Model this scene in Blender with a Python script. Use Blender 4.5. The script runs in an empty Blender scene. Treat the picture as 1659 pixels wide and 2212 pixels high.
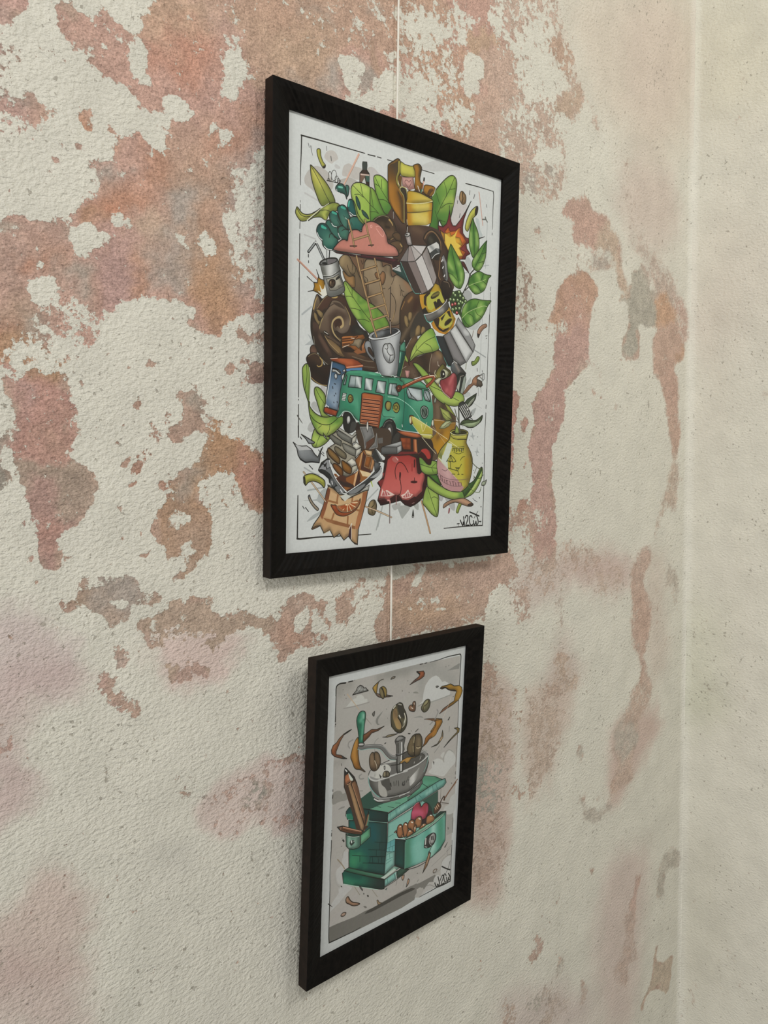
import bpy, bmesh, math, random
import numpy as np
from mathutils import Matrix, Vector

# ------------------------------------------------------------------ camera, world, lamps, exposure
scene = bpy.context.scene
col = scene.collection

F_PX, W_PX, H_PX = 1725.046, 1659, 2212          # focal length and frame in pixels
CAM_LOC = (-0.5769, -0.63203, -0.10645)
YAW, PITCH, ROLL = -0.724436, 0.0 - 0.0757108, -0.0120781


def camera_rotation(y, p, r):
    cy, sy, cp, sp, cr, sr = math.cos(y), math.sin(y), math.cos(p), math.sin(p), math.cos(r), math.sin(r)
    Rz = Matrix(((cy, -sy, 0), (sy, cy, 0), (0, 0, 1)))
    Rx = Matrix(((1, 0, 0), (0, cp, -sp), (0, sp, cp)))
    Ry = Matrix(((cr, 0, sr), (0, 1, 0), (-sr, 0, cr)))
    return Rz @ Rx @ Ry


R = camera_rotation(YAW, PITCH, ROLL)
cam_data = bpy.data.cameras.new('camera')
cam_data.sensor_fit = 'VERTICAL'
cam_data.sensor_height = 24.0
cam_data.lens = F_PX / H_PX * 24.0
cam_data.clip_start = 0.01
cam = bpy.data.objects.new('camera', cam_data)
right, fwd, up = R.col[0], R.col[1], R.col[2]
M = Matrix((( right[0], up[0], -fwd[0], CAM_LOC[0]),
            ( right[1], up[1], -fwd[1], CAM_LOC[1]),
            ( right[2], up[2], -fwd[2], CAM_LOC[2]),
            (0, 0, 0, 1)))
cam.matrix_world = M
col.objects.link(cam)
scene.camera = cam

world = bpy.data.worlds.new('room_light')
scene.world = world
world.use_nodes = True
bg = world.node_tree.nodes['Background']
bg.inputs[0].default_value = (1.0, 0.99, 0.965, 1)
bg.inputs[1].default_value = 0.16


def ceiling_lamp(name, loc, target, size, power, colour):
    d = bpy.data.lights.new(name, 'AREA')
    d.shape = 'SQUARE'; d.size = size; d.energy = power; d.color = colour
    o = bpy.data.objects.new(name, d); col.objects.link(o)
    o.location = loc
    o.rotation_euler = (Vector(target) - Vector(loc)).to_track_quat('-Z', 'Y').to_euler()


LAMP = (1.0, 0.985, 0.955)
ceiling_lamp('ceiling_lamp', (-1.0, -1.9, 1.55), (0.1, 0, -0.1), 0.42, 17.0, LAMP)
ceiling_lamp('ceiling_lamp', (0.36, -1.6, 1.15), (0.1, 0, -0.1), 0.36, 8.5, LAMP)
ceiling_lamp('left_fill_light', (-3.0, -1.05, 0.0), (0.6, -0.2, -0.2), 1.5, 52.0, (1.0, 0.99, 0.98))  # unseen soft fill added far left to brighten the right wall

vs = scene.view_settings
vs.view_transform = 'Standard'; vs.look = 'None'; vs.gamma = 1.0; vs.use_curve_mapping = False
vs.exposure = 0.0


# ------------------------------------------------------------------ helpers
def s2l(c):
    c = np.asarray(c, np.float32)
    return np.where(c <= 0.04045, c/12.92, ((c+0.055)/1.055)**2.4).astype(np.float32)


def l2s(c):
    c = np.clip(c, 0, 1)
    return np.where(c <= 0.0031308, c*12.92, 1.055*c**(1/2.4)-0.055).astype(np.float32)


REFLECT = 1.47            # pigment reflectance for a tone seen in the room's light


def link(name, mesh, mat=None, parent=None):
    o = bpy.data.objects.new(name, mesh)
    col.objects.link(o)
    if mat:
        mesh.materials.append(mat)
    if parent:
        o.parent = parent
    return o


def material(name):
    m = bpy.data.materials.new(name)
    m.use_nodes = True
    nt = m.node_tree
    return m, nt, nt.nodes['Principled BSDF']


def node(nt, kind, **kw):
    n = nt.nodes.new(kind)
    for k, v in kw.items():
        if k.startswith('i_'):
            n.inputs[k[2:].replace('_', ' ')].default_value = v
        else:
            setattr(n, k, v)
    return n


def math_node(nt, op, a, b=None, clamp=False):
    n = nt.nodes.new('ShaderNodeMath'); n.operation = op; n.use_clamp = clamp
    for k, v in ((0, a), (1, b)):
        if v is None:
            continue
        if isinstance(v, (int, float)):
            n.inputs[k].default_value = v
        else:
            nt.links.new(v, n.inputs[k])
    return n.outputs[0]


def noise(nt, vec, scale, detail=3.0, rough=0.55):
    n = node(nt, 'ShaderNodeTexNoise')
    n.inputs['Scale'].default_value = scale
    n.inputs['Detail'].default_value = detail
    n.inputs['Roughness'].default_value = rough
    nt.links.new(vec, n.inputs['Vector'])
    return n.outputs['Fac']


def ramp(nt, fac, a, b, lo=0.0, hi=1.0):
    n = node(nt, 'ShaderNodeMapRange', interpolation_type='SMOOTHSTEP')
    nt.links.new(fac, n.inputs['Value'])
    n.inputs['From Min'].default_value = a; n.inputs['From Max'].default_value = b
    n.inputs['To Min'].default_value = lo; n.inputs['To Max'].default_value = hi
    return n.outputs['Result']


def mix_colour(nt, fac, a, b, mode='MIX'):
    n = node(nt, 'ShaderNodeMix', data_type='RGBA', blend_type=mode)
    for sock, v in ((n.inputs['Factor'], fac), (n.inputs[6], a), (n.inputs[7], b)):
        if isinstance(v, (int, float)):
            sock.default_value = v
        elif isinstance(v, tuple):
            sock.default_value = v
        else:
            nt.links.new(v, sock)
    return n.outputs[2]


# ------------------------------------------------------------------ wall paint: washes and patches
# ---- ink-and-wash rasteriser for the two flat prints (numpy only) ----
def hex3(h):
    return np.array([int(h[i:i+2], 16) for i in (0, 2, 4)], np.float32) / 255.0

def smooth(P, closed, n=5):
    P = np.asarray(P, np.float64)
    if len(P) < 3:
        return P
    if closed:
        a, b, c, d = np.roll(P, 1, 0), P, np.roll(P, -1, 0), np.roll(P, -2, 0)
    else:
        E = np.vstack([2*P[0]-P[1], P, 2*P[-1]-P[-2]])
        a, b, c, d = E[:-3], E[1:-2], E[2:-1], E[3:]
    # centripetal-ish: tension limits overshoot on long/short neighbours
    lb = np.linalg.norm(c-b, axis=1, keepdims=True)
    t1, t2 = (c-a)*.5, (d-b)*.5
    for t in (t1, t2):
        m = np.linalg.norm(t, axis=1, keepdims=True) + 1e-9
        t *= np.minimum(1, 1.0*lb/m)
    out = []
    for k in range(n):
        s = k/n
        out.append((2*s**3-3*s**2+1)*b + (s**3-2*s**2+s)*t1 + (-2*s**3+3*s**2)*c + (s**3-s**2)*t2)
    Q = np.stack(out, 1).reshape(-1, 2)
    return Q if closed else np.vstack([Q, P[-1:]])

def coverage(Q, W, H, ss=4):
    x0, x1 = int(max(0, np.floor(Q[:, 0].min())-1)), int(min(W, np.ceil(Q[:, 0].max())+2))
    y0, y1 = int(max(0, np.floor(Q[:, 1].min())-1)), int(min(H, np.ceil(Q[:, 1].max())+2))
    if x1 <= x0 or y1 <= y0:
        return None
    w, h = x1-x0, y1-y0
    acc = np.zeros((h*ss, w+2), np.float32)
    A, B = Q-(x0, y0), np.roll(Q, -1, 0)-(x0, y0)
    for (ax, ay), (bx, by) in zip(A, B):
        if ay == by:
            continue
        sg = 1.0
        if ay > by:
            ax, ay, bx, by, sg = bx, by, ax, ay, -1.0
        r0, r1 = max(0, int(np.ceil(ay*ss-.5))), min(h*ss, int(np.ceil(by*ss-.5)))
        if r1 <= r0:
            continue
        r = np.arange(r0, r1)
        x = np.clip(ax+((r+.5)/ss-ay)*(bx-ax)/(by-ay), 0, w)
        i = x.astype(np.int32); f = x-i
        acc[r, i] += sg*(1-f); acc[r, i+1] += sg*f
    cov = np.minimum(np.abs(np.cumsum(acc, 1)[:, :w]), 1).reshape(h, ss, w).mean(1)
    return x0, y0, x1, y1, cov

def stroke_mask(Q, r0, r1, W, H, soft=False):
    L = np.r_[0, np.cumsum(np.linalg.norm(np.diff(Q, axis=0), axis=1))]
    tt = L/max(L[-1], 1e-9)
    R = r0+(r1-r0)*tt
    m = (2.4 if soft else 1)*max(r0, r1)+2
    x0, x1 = int(max(0, np.floor(Q[:, 0].min()-m))), int(min(W, np.ceil(Q[:, 0].max()+m)))
    y0, y1 = int(max(0, np.floor(Q[:, 1].min()-m))), int(min(H, np.ceil(Q[:, 1].max()+m)))
    if x1 <= x0 or y1 <= y0:
        return None
    M = np.zeros((y1-y0, x1-x0), np.float32)
    for k in range(len(Q)-1):
        a, b = Q[k], Q[k+1]
        u0, u1 = max(x0, int(min(a[0], b[0])-m)), min(x1, int(max(a[0], b[0])+m)+1)
        v0, v1 = max(y0, int(min(a[1], b[1])-m)), min(y1, int(max(a[1], b[1])+m)+1)
        if u1 <= u0 or v1 <= v0:
            continue
        X = np.arange(u0, u1, dtype=np.float32)[None]+.5-a[0]
        Y = np.arange(v0, v1, dtype=np.float32)[:, None]+.5-a[1]
        d = b-a; dd = d@d+1e-9
        t = np.clip((X*d[0]+Y*d[1])/dd, 0, 1)
        D = np.sqrt((X-t*d[0])**2+(Y-t*d[1])**2)
        rr = R[k]+(R[k+1]-R[k])*t
        c = np.exp(-(D/rr)**2) if soft else np.clip(rr-D+.5, 0, 1)*np.minimum(1, 2*rr)
        s = M[v0-y0:v1-y0, u0-x0:u1-x0]
        np.maximum(s, c, out=s)
    return x0, y0, x1, y1, M

def paint(ops, wmm, hmm, paper, res=3.0, px=0.5):
    W, H = int(round(wmm*res)), int(round(hmm*res))
    img = np.empty((H, W, 3), np.float32); img[:] = hex3(paper)
    last = None
    def pts(s):
        return np.array(s.split(), np.float64).reshape(-1, 2)*(res/10)
    def lay(box, col):
        x0, y0, x1, y1, c = box
        v = img[y0:y1, x0:x1]
        v += (col-v)*c[..., None]
    for line in ops.strip().split('\n'):
        o = line.split('|'); P = pts(o[2])
        if o[0] == 'F':
            Q = smooth(P, True) if o[3] == '1' else P
            box = coverage(Q, W, H)
            if box is None:
                continue
            col = hex3(o[1])
            if o[6]:
                g = o[6].split()
                x0, y0, x1, y1, c = box
                gx, gy, hx, hy = (float(t)*res/10 for t in g[1:])
                dx, dy = hx-gx, hy-gy
                t = ((np.arange(x0, x1)[None]-gx)*dx+(np.arange(y0, y1)[:, None]-gy)*dy)/(dx*dx+dy*dy+1e-9)
                t = np.clip(t, 0, 1)[..., None]
                col = col*(1-t)+hex3(g[0])*t
            lay(box, col); last = box
            if o[4]:                      # marker-style form shading inside the ink outline
                x0, y0, x1, y1, c = box
                r = min(.16*min(x1-x0, y1-y0), 2.2*res)
                b = stroke_mask(np.vstack([Q, Q[:1]])-(.35*r, .45*r), r, r, W, H, True) if r > 1.2 else None
                if b is not None:
                    u0, v0, u1, v1 = max(x0, b[0]), max(y0, b[1]), min(x1, b[2]), min(y1, b[3])
                    if u1 > u0 and v1 > v0:
                        cc = c[v0-y0:v1-y0, u0-x0:u1-x0]*b[4][v0-b[1]:v1-b[1], u0-b[0]:u1-b[0]]*.42
                        lay((u0, v0, u1, v1, cc), hex3(o[1])*.42)
                r = float(o[5])*px*res*.6
                b = stroke_mask(np.vstack([Q, Q[:1]]), r, r, W, H)
                if b is not None:
                    lay(b, hex3(o[4])*.72)
        elif o[0] == 'L':
            b = stroke_mask(smooth(P, False), float(o[3])*px*res*.5, float(o[4])*px*res*.5, W, H)
            if b is not None:
                k = hex3(o[1]); lay(b, k*(.75 if k.mean() < .3 else 1))
        elif last is not None:
            r = float(o[3])*px*res*1.1
            b = stroke_mask(smooth(P, False, 3), r, r, W, H, True)
            if b is None:
                continue
            x0, y0, x1, y1, c = last
            u0, v0, u1, v1 = max(x0, b[0]), max(y0, b[1]), min(x1, b[2]), min(y1, b[3])
            if u1 > u0 and v1 > v0:
                cc = c[v0-y0:v1-y0, u0-x0:u1-x0]*b[4][v0-b[1]:v1-b[1], u0-b[0]:u1-b[0]]*float(o[4])
                lay((u0, v0, u1, v1, cc), hex3(o[1]))
    return img

PLASTER = 'bfbcb0'


def blur(a, r):
    """three box passes, r in cells"""
    n = int(round(r))
    if n < 1:
        return a
    for ax in (0, 1):
        for _ in range(2):
            p = np.pad(a, [(n+1, n) if k == ax else (0, 0) for k in range(2)], mode='edge')
            c = np.cumsum(p, axis=ax, dtype=np.float64)
            w = 2*n+1
            a = ((np.take(c, np.arange(w, c.shape[ax]), axis=ax) - np.take(c, np.arange(0, c.shape[ax]-w), axis=ax))/w).astype(np.float32)
    return a


CLEAN = -0.02              # paint density of bare plaster: a stray crumb here and there


def value_noise(X, Y, cell, seed):
    rng = np.random.RandomState(seed); g = rng.rand(256, 256).astype(np.float32)
    u, v = X/cell+1000, Y/cell+1000
    i, j = np.floor(u).astype(int), np.floor(v).astype(int)
    f, h = u-i, v-j; f = f*f*(3-2*f); h = h*h*(3-2*h)
    i, j, i2, j2 = i % 256, j % 256, (i+1) % 256, (j+1) % 256
    return (g[j, i]*(1-f)+g[j, i2]*f)*(1-h)+(g[j2, i]*(1-f)+g[j2, i2]*f)*h-0.5


def wall_paint(ops, u0, v0, u1, v1, step):
    """rasterise the paint patches (mm along the wall) to a grid -> pigment rgb, density, wash rgb"""
    W, H = int((u1-u0)/step)+1, int((v1-v0)/step)+1
    pig = np.empty((H, W, 3), np.float32); pig[:] = hex3('a58d80')
    wash = np.empty((H, W, 3), np.float32); wash[:] = hex3(PLASTER)
    den = np.full((H, W), CLEAN, np.float32)
    for line in ops.strip().split('\n'):
        k, c, val, pts, soft = line.split('|')
        P = np.array(pts.split(), np.float64).reshape(-1, 2)
        # the colour thins out towards the corner and the foot of the wall
        cx, cy = P.mean(0)
        thin = float(np.interp(cx, (-250, 0, 220, 420), (0.0, 0.10, 0.16, 0.24)))
        if cx > 200:
            thin += float(np.interp(cy, (-480, -150), (0.20, 0.0)))
        P = (P-(u0, v0))/step
        box = coverage(smooth(P, True, 3), W, H, 3)
        if box is None:
            continue
        r = float(soft)/step
        pad = int(3*r)+3
        x0, y0, x1, y1, m = box
        X0, Y0, X1, Y1 = max(0, x0-pad), max(0, y0-pad), min(W, x1+pad), min(H, y1+pad)
        big = np.zeros((Y1-Y0, X1-X0), np.float32)
        big[y0-Y0:y1-Y0, x0-X0:x1-X0] = m
        big = blur(big, r*0.75)
        tone = hex3(c) if c else None
        if k in 'PC':
            tone = tone+(hex3(PLASTER)-tone)*thin
        elif k == 'B' and cx > 150:
            tone = hex3(PLASTER)+(tone-hex3(PLASTER))*(1.35 if cy < 0 else 0.85)
        val = float(val)
        if k in 'PD':
            val = CLEAN+val*(1-CLEAN)
        sl = (slice(Y0, Y1), slice(X0, X1))
        if k in 'PD':
            den[sl] += (val-den[sl])*big
        if k == 'P':
            w = np.clip(blur(big, 2)*1.6, 0, 1)[..., None]
            pig[sl] += (tone-pig[sl])*w
        elif k == 'C':
            pig[sl] += (tone-pig[sl])*(big*val)[..., None]
        elif k == 'B':
            wash[sl] += (tone-wash[sl])*(big*val)[..., None]
    pig = pig*0.72+hex3('a6917e')*0.28           # thin, chalky pigment
    return pig, den, wash


def plaster_material():
    m, nt, bsdf = material('painted_plaster')
    L = nt.links.new
    geo = node(nt, 'ShaderNodeNewGeometry')
    pos = geo.outputs['Position']
    dens = node(nt, 'ShaderNodeAttribute', attribute_name='paint_density').outputs['Fac']
    pig = node(nt, 'ShaderNodeAttribute', attribute_name='pigment').outputs['Color']
    wash = node(nt, 'ShaderNodeAttribute', attribute_name='wash').outputs['Color']
    n1 = noise(nt, pos, 70, 5, 0.62)
    n2 = noise(nt, pos, 190, 4, 0.6)
    n3 = noise(nt, pos, 700, 2, 0.5)
    # ragged, crumbly threshold of the paint density
    s = math_node(nt, 'ADD', math_node(nt, 'MULTIPLY', n1, 1.0), math_node(nt, 'MULTIPLY', n2, 0.85))
    s = math_node(nt, 'ADD', s, math_node(nt, 'MULTIPLY', n3, 0.20))
    s = math_node(nt, 'SUBTRACT', s, 1.025)
    t = math_node(nt, 'ADD', dens, math_node(nt, 'MULTIPLY', s, 1.9))
    crisp = ramp(nt, t, 0.44, 0.60)
    # nearer the corner the paint lies in softer, watery streaks
    sep = node(nt, 'ShaderNodeSeparateXYZ'); L(pos, sep.inputs[0])
    watery = ramp(nt, sep.outputs['X'], 0.20, 0.42, 0.0, 0.72)
    soft_t = math_node(nt, 'ADD', dens, math_node(nt, 'MULTIPLY', s, 0.55))
    soft = ramp(nt, soft_t, 0.18, 0.80, 0.0, 0.95)
    mask = math_node(nt, 'ADD', math_node(nt, 'MULTIPLY', crisp, math_node(nt, 'SUBTRACT', 1.0, watery)), math_node(nt, 'MULTIPLY', soft, watery))
    # granular pigment: darker in the pits, paler on the grain
    grain = ramp(nt, noise(nt, pos, 480, 4, 0.65), 0.34, 0.66, 0.80, 1.15)
    grain2 = ramp(nt, noise(nt, pos, 90, 4, 0.65), 0.3, 0.7, 0.86, 1.13)
    pits = ramp(nt, noise(nt, pos, 330, 3, 0.6), 0.60, 0.70, 1.0, 0.70)
    g = math_node(nt, 'MULTIPLY', math_node(nt, 'MULTIPLY', grain, grain2), pits)
    gcol = node(nt, 'ShaderNodeCombineColor')
    for k in range(3):
        L(g, gcol.inputs[k])
    paint = mix_colour(nt, 1.0, pig, gcol.outputs[0], 'MULTIPLY')
    # plaster with slight tone drift
    d = ramp(nt, noise(nt, pos, 26, 4, 0.6), 0.3, 0.7, 0.95, 1.04)
    dcol = node(nt, 'ShaderNodeCombineColor')
    for k in range(3):
        L(d, dcol.inputs[k])
    base = mix_colour(nt, 1.0, wash, dcol.outputs[0], 'MULTIPLY')
    # small chips that show the grey undercoat
    chip_n = noise(nt, pos, 190, 3, 0.55)
    chip_z = noise(nt, pos, 11, 2, 0.5)
    chip = math_node(nt, 'MULTIPLY', ramp(nt, math_node(nt, 'ADD', chip_n, math_node(nt, 'MULTIPLY', chip_z, 0.22)), 0.785, 0.815), 0.62)
    base = mix_colour(nt, chip, base, (0.30, 0.27, 0.215, 1))
    out = mix_colour(nt, mask, base, paint)
    L(out, bsdf.inputs['Base Color'])
    bsdf.inputs['Roughness'].default_value = 0.82
    bsdf.inputs['Specular IOR Level'].default_value = 0.25
    # relief: orange-peel plaster plus the step where the white skim has flaked off
    mp = node(nt, 'ShaderNodeMapping'); mp.inputs['Scale'].default_value = (0.75, 0.75, 1.15)
    L(pos, mp.inputs['Vector']); relief = mp.outputs[0]
    h1 = noise(nt, relief, 330, 2, 0.45)
    h2 = noise(nt, relief, 760, 3, 0.5)
    h = math_node(nt, 'ADD', math_node(nt, 'MULTIPLY', h1, 1.25), math_node(nt, 'MULTIPLY', h2, 0.50))
    h = math_node(nt, 'SUBTRACT', h, math_node(nt, 'MULTIPLY', mask, 0.22))
    h = math_node(nt, 'SUBTRACT', h, math_node(nt, 'MULTIPLY', chip, 0.35))
    b = node(nt, 'ShaderNodeBump')
    b.inputs['Strength'].default_value = 0.85
    b.inputs['Distance'].default_value = 0.0015
    L(h, b.inputs['Height']); L(b.outputs['Normal'], bsdf.inputs['Normal'])
    return m


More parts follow.
